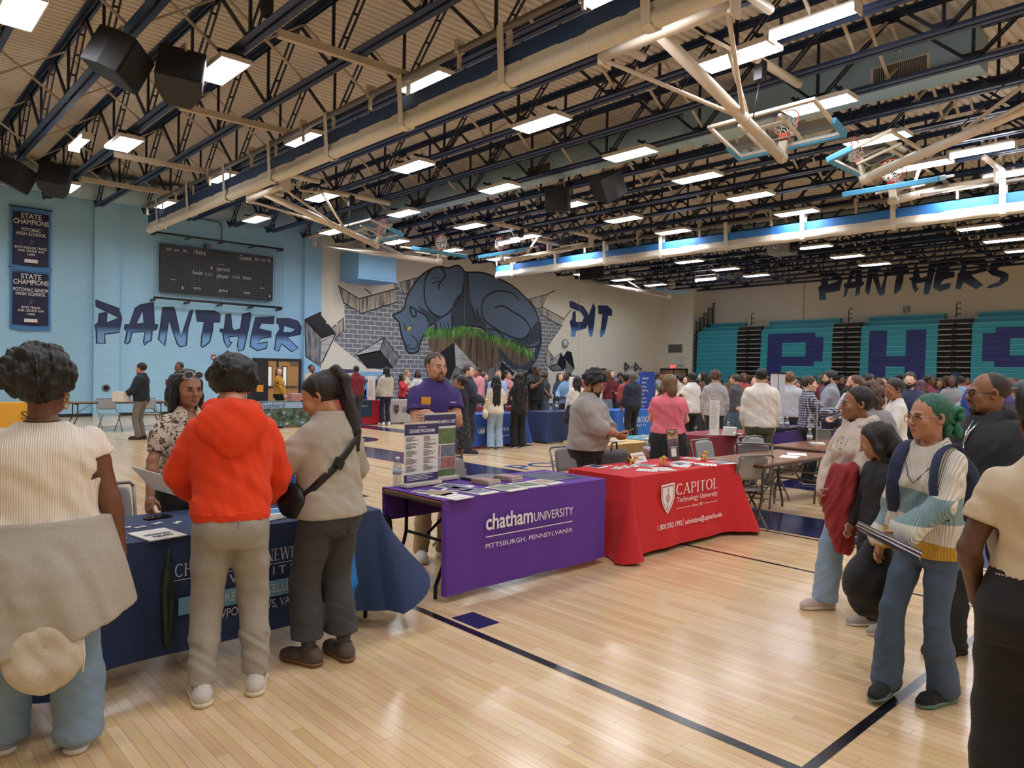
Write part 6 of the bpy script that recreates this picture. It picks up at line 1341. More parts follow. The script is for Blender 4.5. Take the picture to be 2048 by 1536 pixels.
def hair_vf(style, h, vol=1.0, ln=.3, seed=1):
    def make():
        lo, hi = [-.15, -.20, -.05], [.15, .17, .30]
        if style in ('long', 'ponytail', 'bob', 'wavy'): lo[2] = -ln-.05; lo[1] = -.26
        if style in ('afro', 'curly', 'puff'): lo = [-.24, -.27, -.1-(ln if style == 'curly' else 0)*.6]; hi = [.24, .2, .36]
        v = Vol(lo, hi, h); e = .008*vol
        if style in ('bun', 'ponytail', 'short', 'buzz', 'bald', 'long', 'wavy', 'bob', 'quiff'): v.ell((0, -.024-.2*e, .147), (.0775+e*.9, .0985+e, .088+e*1.25))
        else: v.ell((0, -.015, .148), (.079+e, .100+e, .090+e*1.25))
        if style in ('short', 'messy', 'buzz', 'quiff'): line = ([-.12, -.07, -.02, .02, .05, .085, .12], [.045, .05, .085, .10, .15, .185, .20])
        elif style == 'bald': line = ([-.12, -.07, -.02, .03, .06, .12], [.05, .06, .10, .12, .5, .5])
        else: line = ([-.14, -.09, -.02, .015, .04, .065, .085, .10], [.02, .03, .06, .10, .165, .197, .212, .225])
        if style == 'quiff': v.ell((0, .055, .225), (.06, .045, .025*vol), .03)
        if style == 'messy':
            rg = np.random.default_rng(seed)
            for i in range(230):
                a, b = rg.uniform(0, 2*PI), rg.uniform(-.15, 1.5); d = V3(math.cos(a)*math.cos(b), math.sin(a)*math.cos(b), math.sin(b)); p = V3(0, -.015, .145)+d*(V3(.080, .100, .092)+.9*e)
                if p[1] > .05 and p[2] < .17 or p[2] < .09 and p[1] > 0: continue
                t = unit(d*.7+V3(rg.normal(0, .6), rg.normal(0, .6)-.1, rg.normal(-.1, .5))); q = p+t*rg.uniform(.010, .034)*min(vol, 1.3); v.cap(p, q, .020, .004, .02)
        d0 = lambda X, Y, Z: (np.interp(Y, line[0], line[1]).astype(f4)-Z)*.8+X*0
        sl, X, Y, Z = v.sub(v.lo, v.lo+v.h*v.n); v.v = np.maximum(v.v, d0(X, Y, Z))
        if style in ('long', 'wavy'):
            for q in (-1, 1):
                v.chain([(q*.072, -.01, .15), (q*.085, -.015, .06), (q*.088, -.02, -.06), (q*.08, -.02, -min(ln, .28))], [.022, .026*vol, .028*vol, .012], .03)
            v.chain([(-.035, -.07, .14), (-.04, -.095, .0), (-.04, -.11, -ln*.6), (-.025, -.115, -ln)], [.05, .048*vol, .045*vol, .014], .03); v.chain([(.035, -.07, .14), (.04, -.095, 0), (.04, -.11, -ln*.6), (.025, -.115, -ln)], [.05, .048*vol, .045*vol, .014], .03)
        if style == 'bob':
            for q in (-1, 1): v.chain([(q*.07, -.01, .15), (q*.085, -.02, .05), (q*.07, -.03, -ln)], [.025, .03*vol, .015], .03)
            v.chain([(0, -.07, .14), (0, -.09, .03), (0, -.08, -ln)], [.075, .07*vol, .03], .03)
        if style == 'ponytail':
            v.ell((0, -.098, .20), (.028, .03, .03), .02); v.chain([(0, -.11, .205), (.004, -.15, .205), (.008, -.165, .14), (.012, -.13, .03), (.016, -.085, -ln*.45), (.02, -.05, -ln*.75)], [.02, .028, .038, .042, .034, .008], .01)
        if style == 'bun': v.ell((0, -.115, .13), (.045, .042, .045), .015)
        if style in ('afro', 'puff'):
            rg = np.random.default_rng(seed)
            if style == 'afro': v.ell((0, -.04, .165), (.105*vol, .105*vol, .095*vol), .03)
            else: v.ell((0, -.08, .185), (.115*vol, .10*vol, .09*vol), .02)
            for i in range(170):
                d = unit(rg.normal(0, 1, 3)); c = V3(0, -.04, .165) if style == 'afro' else V3(0, -.08, .185); p = c+d*V3(.105, .10, .09)*vol
                if p[1] > .055 and p[2] < .2 or p[2] < .075: continue
                v.ell(p, [rg.uniform(.012, .026)]*3, .012)
        if style == 'curly':
            rg = np.random.default_rng(seed)
            for i in range(160):
                a, b = rg.uniform(PI*.95, PI*2.05), rg.uniform(-1.2, 1.4); d = V3(math.cos(a)*math.cos(b), math.sin(a)*math.cos(b), math.sin(b)); p = V3(0, -.03, .11)+d*V3(.095, .10, .11+ln*.5*(d[2] < 0))*vol; v.ell(p, [rg.uniform(.016, .03)]*3, .014)
        am = {'buzz': .0005, 'bald': .0005}.get(style, .0035)
        v.ripple(am, 150, 120, 22, seed)
        if style not in ('buzz', 'bald', 'bun'): v.ripple(.004, 60, 50, 14, seed+5)
        return v.mesh()
    return cached(('hair', style, h, round(vol, 2), round(ln, 2), seed), make)
SKIN = {}
def skin(c):
    if c not in SKIN:
        m = mat('skin '+c, c, rough=.45, bump=.05, bscale=300, var=.05, vscale=6); SKIN[c] = m
        B = m.node_tree.nodes['Principled BSDF']; B.inputs['Subsurface Weight'].default_value = .06; B.inputs['Subsurface Radius'].default_value = (.02, .008, .005)
    return SKIN[c]
def hairmat(c): return mat('hair '+c, c, rough=.5, bump=.7, bscale=38, var=.35, vscale=30, stretch=(3, 3, .35))
def cloth_mat(c, kind='cotton'):
    k = {'cotton': dict(bump=.10, bscale=420, var=.06), 'heather': dict(bump=.2, bscale=350, var=.22, vscale=140), 'knit': dict(bump=.5, bscale=260, var=.12, vscale=60), 'denim': dict(bump=.2, bscale=500, var=.16, vscale=6, rough=.8), 'fleece': dict(bump=.35, bscale=240, var=.16, vscale=90)}[kind]
    kk = dict(rough=.85, sheen=.04); kk.update(k); nm = '%s %s' % (kind, c); new = nm not in MATS; m = mat(nm, c, **kk)
    if new: wrinkle(m)
    return m
def wrinkle(m, sc=4.2, d=.045):
    N, L, B = nodes(m); tc = N.new('ShaderNodeTexCoord'); mp = N.new('ShaderNodeMapping'); mp.inputs['Scale'].default_value = (1, 1, 1.5); mp.inputs['Rotation'].default_value = (.4, .5, .3); L.new(tc.outputs['Object'], mp.inputs[0])
    nz = N.new('ShaderNodeTexNoise'); nz.noise_type = 'RIDGED_MULTIFRACTAL'; nz.inputs['Scale'].default_value = sc; nz.inputs['Detail'].default_value = 2.5; nz.inputs['Distortion'].default_value = .7; L.new(mp.outputs[0], nz.inputs['Vector'])
    bp = N.new('ShaderNodeBump'); bp.inputs['Strength'].default_value = .32; bp.inputs['Distance'].default_value = d; L.new(nz.outputs['Fac'], bp.inputs['Height'])
    if B.inputs['Normal'].is_linked: L.new(B.inputs['Normal'].links[0].from_socket, bp.inputs['Normal'])
    L.new(bp.outputs[0], B.inputs['Normal'])
INFO = {}
WHITE_EYE = mat('eye white', '#d9d2cb', rough=.2); EYED = mat('dark iris', '#1d120d', rough=.1); LIPM = {}
def mirror(t, q): return V3(t[0]*q, t[1], t[2])
def person(label, loc, rz, H=1.7, sex='m', b=1.0, skin_c='#8d5a3c', arms=('down', 'down'), feet=None, head=(0, 0, 0), lean=0.0, hair=('short', '#15110f', 1.0, .3), top=None, legs=None, shoes=('#2a2a2c', '#d8d4cc'),
           face=False, fine=1.0, bust=0.0, belly=0.0, jaw=1.0, fat=0.0, group=None, lips='#8a4c43', brow=None, key=None, tip='person'):
    """one person: a continuous body, with head, hands, hair and clothing"""
    s = H/1.75
    root = thing(tip, label, 'person', loc, rz, group)
    g = .011*fine; key = key or (label,)
    T = [(z, w*(1+(b-1)*(1 if z < 1.42 else .35)), d*(1+(b-1)*(1.15 if z < 1.42 else .4)), cy) for z, w, d, cy in TORSO[sex]]
    c, n = math.cos(lean), math.sin(lean)
    def up(p): return V3(p[0], p[1]*c+(p[2]-.95)*n, .95-p[1]*n+(p[2]-.95)*c)
    sw = (.163 if sex == 'm' else .140)*(1+(b-1)*.62)
    ar = (.98 if sex == 'm' else .84)*(1+(b-1)*.75)
    A = []
    for q, a in ((1, arms[0]), (-1, arms[1])):
        a = POSES[a] if isinstance(a, str) else a
        S = up((q*sw, -.008, 1.405)); W0 = mirror(a[0], q)
        if a[0][2] > .95 or lean == 0: W0 = up(W0) if lean and len(a) < 5 else W0
        E, W = ik(S, W0, .285, .255, mirror(a[1], q)); A.append((S, E, W, a[2], mirror(a[3], q), q))
    feet = feet or ((.10, 0, -.15, 0), (-.10, 0, .15, 0))
    hb = 1+(b-1)*.8
    LG = []
    for q, f in ((1, feet[0]), (-1, feet[1])):
        Hp = V3(q*.088*hb, 0, .90); lift = f[3]; K = V3(f[0], f[1], .085+lift)
        E, An = ik(Hp, K, .42, .412, V3(f[0]*.3, 1, 0)); LG.append((Hp, E, V3(f[0], f[1], .085+lift), f, q))
    lt = legs or ('straight', '#2c3e5c', 'denim'); st = lt[0]
    bare_leg = st in ('skirt', 'shorts')
    hd = Head(up((0, -.008, 1.515)), *head, k=1.02/s**.75)
    # ---- body
    def body():
        W = max(sw+.12, max(abs(x[i][0]) for x in A for i in (1, 2))+.08); ys = [x[i][1] for x in A for i in (1, 2)]+[x[2][1] for x in LG]
        v = Vol((-W, min(ys+[-.22*b])-.08, 0.03), (W, max(ys+[.2*b])+.1, 1.6), g)
        v.loft(T, o=-.010, lean=lean)
        for S, E, Wr, cu, pn, q in A: v.chain([S, S+(E-S)*.35, E, E+(Wr-E)*.25, Wr], [.056*ar, .050*ar, .041*ar, .043*ar, .0285*(1+(ar-1)*.4)], .03)
        for Hp, E, An, f, q in LG: v.chain([Hp, E, E+(An-E)*.3, An], [.078*hb, .054*hb, .054*hb, .038], .03)
        if bust: 
            for q in (-1, 1): v.ell(up((q*.068*b, .085*b, 1.27)), (.056*b, .05*bust, .058*b), .03)
        parts = [v.mesh()]
        for S, E, Wr, cu, pn, q in A: parts.append(place_hand(Wr, Wr-E if len(arms) < 3 else Wr-E, pn, q > 0, cu, .0045 if fine < 1.2 else .0065, 1.0 if sex == 'm' else .92))
        parts.append(hd.mesh(head_vf(sex, .0042*max(1, fine*.9), jaw, fat), True))
        return to_mesh('body', join(parts))
    ob = part('body', cached(key+('body',), body), skin(skin_c), root)
    # ---- trousers or skirt
    if st != 'none':
        def trousers():
            xs = [x[i][0] for x in LG for i in (0, 1, 2)]; ys = [x[i][1] for x in LG for i in (1, 2)]
            v = Vol((min(xs+[-.2*hb])-.14, min(ys+[-.2*b])-.14, .02), (max(xs+[.2*hb])+.14, max(ys+[.2*b])+.14, 1.12), g)
            wz = lt[3] if len(lt) > 3 else 1.02
            if st == 'skirt':
                z0 = lt[4] if len(lt) > 4 else .45
                v.loft([(z0, .21*b, .19*b, 0), (.75, .20*b, .16*b, 0)]+[x for x in T if .9 < x[0] < wz+.03], o=.014); v.ripple(.010, 34, 34, 1.5, 4, zhi=.85)
            else:
                th, kn, an = {'straight': (.088, .066, .068), 'slim': (.084, .058, .046), 'flare': (.088, .066, .100), 'wide': (.098, .090, .096), 'jogger': (.100, .083, .066), 'bootcut': (.086, .065, .088)}[st]
                v.loft([x for x in T if x[0] < wz+.04], o=.013, lean=0)
                for Hp, E, An, f, q in LG:
                    k1 = hb; P = [Hp+V3(0, 0, -.02), Hp+(E-Hp)*.5, E, E+(An-E)*.45, An+V3(0, 0, .0)]; R = [th*k1, (th*.6+kn*.4)*k1, kn*k1, (kn*.5+an*.5)*k1, an*(1+(k1-1)*.5)]
                    v.chain(P, R, .035)
                v.ell((-.06, -.07*b, .89), (.085*hb, .075*b, .085), .04); v.ell((.06, -.07*b, .89), (.085*hb, .075*b, .085), .04)
                v.ripple(.004, 22, 18, 14, 3, zhi=.86); v.ripple(.009 if st == 'jogger' else .0045, 26, 22, 44, 5, zhi=.42 if st != 'jogger' else .36)
                if st == 'jogger':
                    for Hp, E, An, f, q in LG: v.cap(An+V3(0, 0, .02), An+V3(0, 0, .075), .047, .052, .012)
                v.cut((0, 0, -1), (0, 0, lt[4] if len(lt) > 4 else (.05 if st != 'jogger' else .10)))
            v.cut((0, 0, 1), (0, 0, wz))
            return to_mesh('trousers', v.mesh())
        part('skirt' if st == 'skirt' else 'trousers', cached(key+('legs',), trousers), lt[2] if not isinstance(lt[2], str) else cloth_mat(lt[1], lt[2]), root)
    # ---- top
    def do_top(nm, tp, ko):
        # (sleeve, colour, kind, hem z, ease, loose, neck radius)
        sl, col, kind, hem, ease, loose, nk = (tuple(tp)+(None,)*7)[:7]
        hem = hem or .90; ease = ease or .014; loose = .6 if loose is None else loose; nk = nk or .060
        def make():
            W = max(sw+.16, max(abs(x[i][0]) for x in A for i in (1, 2))+.12); ys = [x[i][1] for x in A for i in (1, 2)]
            v = Vol((-W, min(ys+[-.25*b])-.1, min(hem, min(x[2][2] for x in A))-.06), (W, max(ys+[.22*b])+.14, 1.62), g)
            zc = 1.30; wc = np.interp(zc, [x[0] for x in T], [x[1] for x in T]); dc = np.interp(zc, [x[0] for x in T], [x[2] for x in T])
            T2 = [(z, (w+(max(w, wc*.985)-w)*loose) if z < 1.3 else w, (d+(max(d, dc*1.02)-d)*loose) if z < 1.3 else d, cy) for z, w, d, cy in T]
            lo = min(hem-.03, T2[0][0]-.001); T2 = [(lo, T2[0][1]*1.0, T2[0][2], T2[0][3])]+T2
            v.loft(T2, o=ease, lean=lean)
            if bust:
                for q in (-1, 1): v.ell(up((q*.066*b, .082*b, 1.27)), (.060*b, .052*bust+ease, .064*b), .045)
            if belly: v.ell(up((0, .05*b, 1.08)), (.14*b, .09*b+belly, .16), .06)
            for S, E, Wr, cu, pn, q in A:
                if sl in ('long', 'bell'): e2 = Wr-(Wr-E)*.06; v.chain([S, S+(E-S)*.4, E, E+(Wr-E)*.5, e2], [.056*ar+ease*.3, .053*ar+ease*.8, .047*ar+ease, .043*ar+ease, (.034 if sl == 'long' else .07)+ease*.6], .035)
                if sl == 'pushed': v.chain([S, S+(E-S)*.4, E, E+(Wr-E)*.45], [.056*ar+ease*.3, .055*ar+ease*.8, .053*ar+ease, .050*ar+ease], .035)
                if sl == 'short': v.chain([S, S+(E-S)*.62], [.056*ar+ease*.3, .057*ar+ease], .03)
                if sl == 'cap': v.chain([S, S+(E-S)*.30], [.056*ar+ease*.3, .056*ar+ease], .03)
                if sl == 'puff': v.chain([S, S+(E-S)*.45, S+(E-S)*.82], [.064*ar, .088*ar, .060*ar], .03)
            v.ripple(.006, 16, 12, 20, 7, zlo=hem-.1, zhi=1.38); v.ripple(.0035, 38, 30, 16, 9, zhi=1.42)
            for S, E, Wr, cu, pn, q in A:   # flat sleeve ends
                if sl in ('short', 'cap', 'puff', 'pushed'):
                    if sl == 'pushed': a0, d = E+(Wr-E)*.42, unit(Wr-E)
                    else: a0, d = S+(E-S)*{'short': .60, 'cap': .28, 'puff': .80}[sl], unit(E-S)
                    rr = (.068*ar+ease*1.1) if sl != 'puff' else .095
                    def endcut(X, Y, Z):
                        t = (X-a0[0])*d[0]+(Y-a0[1])*d[1]+(Z-a0[2])*d[2]; r2 = (X-a0[0]-t*d[0])**2+(Y-a0[1]-t*d[1])**2+(Z-a0[2]-t*d[2])**2
                        return np.maximum(np.maximum(-t, t-.09), np.sqrt(r2)-rr)
                    v.put(endcut, a0-.14, a0+.14, 0, 'sub')
            v.cut((0, -n, -c) if lean else (0, 0, -1), up((0, 0, hem)))
            npnt = up((0, .012, 1.53)); 
            v.ell(npnt, (nk, nk*1.1, .075 if nk < .08 else .06), .008, 'sub')
            if sl == 'puff' or nk == .0601: v.ell(up((0, .10, 1.43)), (.045, .06, .10), .01, 'sub')
            return to_mesh(nm, v.mesh())
        return part(nm, cached(key+('top', nm), make), kind if not isinstance(kind, str) else cloth_mat(col, kind), root)
    if top: do_top('sweater' if (top[2] == 'knit' if isinstance(top[2], str) else False) else 'shirt', top, None)
    # ---- shoes
    def shoe():
        v = Vol((-.07, -.12, -.01), (.07, .22, .16), .008*max(1, fine*.9))
        v.chain([(0, -.06, .05), (0, .06, .047), (0, .135, .036), (0, .17, .032)], [.047, .045, .046, .037], .01); v.cap((0, -.045, .06), (0, -.035, .105), .043, .04, .02); v.cut((0, 0, -1), (0, 0, .018)); v.cut((0, 0, 1), (0, 0, .115)); return to_mesh('shoe', v.mesh())
    def sole():
        v = Vol((-.08, -.13, -.02), (.08, .24, .06), .008*max(1, fine*.9))
        v.chain([(0, -.055, .03), (0, .06, .03), (0, .135, .03), (0, .165, .03)], [.054, .049, .053, .043], .01); v.cut((0, 0, -1), (0, 0, 0.001)); v.cut((0, 0, 1), (0, 0, .028)); return to_mesh('sole', v.mesh())
    fr = round(max(1, fine*.9), 2)
    if shoes:
        for Hp, E, An, f, q in LG:
            o = part('shoe', cached(('shoe', fr), shoe), cloth_mat(shoes[0], 'cotton'), root); o.location = (f[0], f[1]+.01, f[3]); o.rotation_euler = (-(f[4] if len(f) > 4 else 0), 0, f[2])
            part('sole', cached(('sole', fr), sole), mat('shoe sole '+shoes[1], shoes[1], rough=.6), o)
    # ---- hair and face
    if hair:
        P = hd.mesh(hair_vf(hair[0], .0058*max(1, fine), hair[2], hair[3], 1+int(abs(hair[2]*10))))
        part('hair', cached(key+('hair',), lambda: to_mesh('hair', P)), hairmat(hair[1]), root)
    if face:
        bc = brow or (hair[1] if hair else '#2a1d16')
        for q in (-1, 1):
            bb = MB(); o = hd.to((q*.0315, .0795, .1130)); R = hd.R
            prof = [(.0125*math.sin(PI*i/10), -.0125*math.cos(PI*i/10)) for i in range(11)]
            M = Matrix(hd.R.tolist()) @ Matrix.Rotation(-PI/2, 3, 'X')
            bb.use(0).lathe([(r*hd.k, z*hd.k) for r, z in prof], 14, o, M); gz = V3(.0, .0075, 0); bb.use(1).lathe([(.0066*math.sin(PI*i/6), -.0066*math.cos(PI*i/6)) for i in range(7)], 10, hd.to((q*.0315, .0872, .1125)), M)
            bb.build('eye', [WHITE_EYE, EYED], root)
            MB().tube([hd.to(p) for p in ((q*.049, .083, .130), (q*.04, .0925, .1345), (q*.028, .0965, .1345), (q*.015, .0965, .131))], [.0015, .0033, .0036, .0024], 6).build('eyebrow', hairmat(bc), root)
            MB().tube([hd.to(p) for p in ((q*.047, .0865, .1135), (q*.040, .0935, .1185), (q*.0315, .0965, .120), (q*.022, .095, .1175), (q*.0175, .0925, .1135))], [.001, .003, .0034, .0028, .001], 6).build('eyelid', skin(skin_c) if sex == 'm' else hairmat('#15110f'), root)
        lm = mat('lips '+lips, lips, rough=.4)
        bb = MB().tube([hd.to(p) for p in ((-.023, .088, .0482), (-.012, .0985, .0515), (0, .1010, .0505), (.012, .0985, .0515), (.023, .088, .0482))], [.001, .0034, .0034, .0034, .001], 8).tube([hd.to(p) for p in ((-.022, .088, .0468), (-.011, .0965, .0425), (0, .0985, .0418), (.011, .0965, .0425), (.022, .088, .0468))], [.001, .0042, .0048, .0042, .001], 8)
        bb.build('lips', lm, root)
    if s != 1: root.scale = (s, s, s)
    INFO[root.name] = (T, up, s)
    return root, hd, A, up, LG
def glasses(root, hd, col='#1a1a1c', r=.021, up_=0.0, back=0.0, lens=None, name='glasses', thick=.0016):
    m = mat('spectacle frame '+col, col, rough=.3, metal=.3); b = MB(); y = .104
    for q in (-1, 1):
        b.tube([hd.to((q*.0325+r*1.08*math.cos(a), y-.006*abs(math.cos(a))*(1 if math.cos(a)*q > 0 else .2)+back, .112+up_+r*.9*math.sin(a))) for a in [2*PI*i/20 for i in range(20)]], thick, 6, closed=True)
        b.tube([hd.to((q*(.0325+r), y-.008+back, .117+up_)), hd.to((q*.074, .07+back, .118+up_)), hd.to((q*.083, .0, .116+up_)), hd.to((q*.082, -.02, .105+up_))], thick, 6)
    b.tube([hd.to((-.0115, y+.001+back, .115+up_)), hd.to((0, y+.003+back, .117+up_)), hd.to((.0115, y+.001+back, .115+up_))], thick, 6)
    o = b.build(name, m, root)
    if lens:
        for q in (-1, 1): MB().poly([hd.to((q*.0325+r*1.06*math.cos(a), y-.003+back, .112+up_+r*.88*math.sin(a))) for a in [2*PI*i/20 for i in range(20)]]).build('lens', lens, o)
    return o
def beard_part(root, hd, c, full=True, h=.005, thick=.007):
    def make():
        v = Vol((-.09, -.03, -.05), (.09, .14, .12), h)
        v.ell((0, .034, .046), (.054+thick, .053+thick, .043+thick)); v.ell((0, .074, .013), (.026+thick, .020+thick, .022+thick), .02)
        if full:
            for q in (-1, 1): v.cap((q*.062, .012, .10), (q*.05, .03, .04), .014, .02, .015)
        sl, X, Y, Z = v.sub(v.lo, v.lo+v.h*v.n); v.v = np.maximum(v.v, (Z-np.interp(Y, [-.03, .02, .06, .11], [.115, .085, .060, .036]).astype(f4))*.8+0*X)
        v.cap((-.024, .086, .056), (0, .101, .062), .005, .0065, .004).cap((.024, .086, .056), (0, .101, .062), .005, .0065, .004)
        for q in (-1, 1): v.cap((q*.024, .086, .056), (q*.03, .08, .035), .005, .006, .006)
        v.ripple(.0015, 160, 120, 60, 2); return v.mesh()
    return part('beard', to_mesh('beard', hd.mesh(cached(('beard', full, thick), make))), hairmat(c), root)
def surf(root, th, z, off=.03, scale=True):
    """a point on the clothed trunk: angle from the right-hand side (90 = front), height"""
    T, up, s = INFO[root.name]; a = math.radians(th); zz = [x[0] for x in T]
    w, d, cy = (np.interp(z, zz, [x[i] for x in T]) for i in (1, 2, 3))
    return up((math.cos(a)*(w+off), cy+math.sin(a)*(d+off), z))
def strap(root, name, pts, w, m, off=.03, th=.004):
    """a flat band lying on the trunk through (angle, height) points"""
    P = []
    for i in range(len(pts)-1):
        for k in range(6): u = k/6; P.append([pts[i][j]+(pts[i+1][j]-pts[i][j])*u for j in (0, 1)])
    P.append(pts[-1]); Q = [Vector(surf(root, a, z, off)) for a, z in P]; C = [Vector(surf(root, a, z, 0)) for a, z in P]; b = MB(); vs = []
    for i, q in enumerate(Q):
        d = (Q[min(i+1, len(Q)-1)]-Q[max(i-1, 0)]).normalized(); n = (q-C[i]).normalized(); t = d.cross(n).normalized()
        vs += [q+t*w/2, q-t*w/2, q-t*w/2+n*th, q+t*w/2+n*th]
    fs = [(4*i+a, 4*i+c, 4*i+4+c, 4*i+4+a) for i in range(len(Q)-1) for a, c in ((0, 1), (1, 2), (2, 3), (3, 0))]
    b.add(vs, fs, True); return b.build(name, m, root)
def hood(root, m, up, b=1.0, big=1.0):
    def make():
        v = Vol((-.24*b, -.30, 1.2), (.24*b, .16, 1.62), .011)
        pts = [(.045, .075, 1.44), (.085, .045, 1.475), (.105, -.02, 1.51), (.085, -.075, 1.52), (0, -.10, 1.525)]
        pts = [(x*(1+(b-1)*.4), y, z) for x, y, z in pts]
        for q in (-1, 1): v.chain([up((q*x, y, z)) for x, y, z in pts], [.020, .028, .034, .036, .036], .02)
        v.ell(up((0, -.125*(1+(b-1)*.6), 1.43)), (.135*b*big, .055, .10*big), .05); v.ell(up((0, -.14*(1+(b-1)*.6), 1.35)), (.06*b*big, .035, .08*big), .05)
        v.ripple(.004, 30, 20, 30, 3); return to_mesh('hood', v.mesh())
    return part('hood', make(), m, root)
def collar(root, m, up, r=.066, z=1.50, h=.03, op=.0, name='collar'):
    def make():
        v = Vol((-.14, -.14, 1.38), (.14, .16, 1.60), .008)
        P = [up((r*math.cos(a), -.008+r*1.05*math.sin(a), z-.035*max(0, math.sin(a))-op*max(0, math.sin(a)))) for a in [PI*.5+2*PI*i/20+(.12 if op else 0) for i in range(20 if op else 21)]]
        for i in range(len(P)-1): v.cap(P[i]+V3(0, 0, -h/2), P[i+1]+V3(0, 0, h/2) if False else P[i+1], .012, .012, .01).cap(P[i], P[i]+V3(0, 0, h*.6), .010, .007, .01)
        return to_mesh(name, v.mesh())
    return part(name, make(), m, root)
def at(root, p):
    """a point of the person's own frame, in the room"""
    s = root.scale[0]; c, n = math.cos(root.rotation_euler[2]), math.sin(root.rotation_euler[2]); return (root.location[0]+s*(p[0]*c-p[1]*n), root.location[1]+s*(p[0]*n+p[1]*c), root.location[2]+s*p[2])
def local(loc, rz, H, w):
    """the same the other way round: a point of the room in the frame of someone standing at loc"""
    s = H/1.75; dx, dy = w[0]-loc[0], w[1]-loc[1]; c, n = math.cos(-rz), math.sin(-rz); return ((dx*c-dy*n)/s, (dx*n+dy*c)/s, w[2]/s)
def tube_part(name, pts, r, m, root, n=8, flat=1.0): return MB().tube(pts, r, n, flat=flat).build(name, m, root)
def facing(dx, dy): return math.atan2(-dx, dy)
# ================================================================== THE PEOPLE NEAREST THE VIEWER
KN = cloth_mat
GOLD = mat('gold jewellery', '#c9a25a', rough=.25, metal=.9); SILV = mat('silver jewellery', '#c9c9cc', rough=.2, metal=.9)
def ribbed(name, c, fx=330, d=.35):
    m = mat(name, c, rough=.85, sheen=.2); N, L, B = nodes(m); tc = N.new('ShaderNodeTexCoord'); w = N.new('ShaderNodeTexWave'); w.inputs['Scale'].default_value = fx/6.28*.5; w.inputs['Distortion'].default_value = 1.2; w.inputs['Detail'].default_value = 1
    L.new(tc.outputs['Object'], w.inputs['Vector']); bp = N.new('ShaderNodeBump'); bp.inputs['Strength'].default_value = d; bp.inputs['Distance'].default_value = .01; L.new(w.outputs['Fac'], bp.inputs['Height']); L.new(bp.outputs[0], B.inputs['Normal']); return m
def spotted(name, base, spots, scale=26, lim=.36):
    m = mat(name, base, rough=.8); N, L, B = nodes(m); tc = N.new('ShaderNodeTexCoord'); nz = N.new('ShaderNodeTexNoise'); nz.inputs['Scale'].default_value = scale; nz.inputs['Detail'].default_value = 2.5; nz.inputs['Distortion'].default_value = 1.2
    L.new(tc.outputs['Object'], nz.inputs['Vector']); cr = N.new('ShaderNodeValToRGB'); cr.color_ramp.interpolation = 'CONSTANT'; e = cr.color_ramp.elements; e[0].color = lin(spots[0]); e[1].color = lin(base); e[1].position = lim+.09; q = e.new(lim); q.color = lin(spots[-1])
    L.new(nz.outputs['Fac'], cr.inputs[0]); L.new(cr.outputs[0], B.inputs['Base Color']); return m
def plaid(name, a, c, sc=26):
    m = mat(name, a, rough=.8); N, L, B = nodes(m); tc = N.new('ShaderNodeTexCoord'); sp = N.new('ShaderNodeSeparateXYZ'); L.new(tc.outputs['Object'], sp.inputs[0]); prev = None
    for ax, k in (('X', 1), ('Z', 1)):
        mu = N.new('ShaderNodeMath'); mu.operation = 'MULTIPLY'; mu.inputs[1].default_value = sc; L.new(sp.outputs[ax], mu.inputs[0]); fr = N.new('ShaderNodeMath'); fr.operation = 'FRACT'; L.new(mu.outputs[0], fr.inputs[0]); gt = N.new('ShaderNodeMath'); gt.operation = 'GREATER_THAN'; gt.inputs[1].default_value = .72; L.new(fr.outputs[0], gt.inputs[0])
        if prev is None: prev = gt
        else: mxn = N.new('ShaderNodeMath'); mxn.operation = 'ADD'; L.new(prev.outputs[0], mxn.inputs[0]); L.new(gt.outputs[0], mxn.inputs[1]); prev = mxn
    hf = N.new('ShaderNodeMath'); hf.operation = 'MULTIPLY'; hf.inputs[1].default_value = .5; L.new(prev.outputs[0], hf.inputs[0])
    mx = N.new('ShaderNodeMix'); mx.data_type = 'RGBA'; mx.inputs['A'].default_value = lin(a); mx.inputs['B'].default_value = lin(c); L.new(hf.outputs[0], mx.inputs['Factor']); L.new(mx.outputs['Result'], B.inputs['Base Color']); return m
def pocket(root, th, z, w, h, m, off=.018, name='pocket'):
    b = MB(); n = 8; vs = [surf(root, th+w*(i/n-.5), z-h*j/5*(1-.12*abs(i/n-.5)*2*(j == 5)), off) for j in range(6) for i in range(n+1)]
    b.add(vs, [(j*(n+1)+i, j*(n+1)+i+1, (j+1)*(n+1)+i+1, (j+1)*(n+1)+i) for j in range(5) for i in range(n)], True); o = b.build(name, m, root); sd = o.modifiers.new('solid', 'SOLIDIFY'); sd.thickness = .006; sd.offset = 0; return o
def soft_vol(name, fn, lo, hi, h, m, parent): v = Vol(lo, hi, h); fn(v); return part(name, to_mesh(name, v.mesh()), m, parent)
def smooth3(P, k=4):
    P = [V3(q) for q in P]; n = len(P); out = []
    for i in range(n-1):
        a, b_, c_, d_ = P[max(i-1, 0)], P[i], P[i+1], P[min(i+2, n-1)]
        for t in range(k): u = t/k; out.append(.5*(2*b_+(c_-a)*u+(2*a-5*b_+4*c_-d_)*u*u+(3*b_-a-3*c_+d_)*u**3))
    return out+[P[-1]]

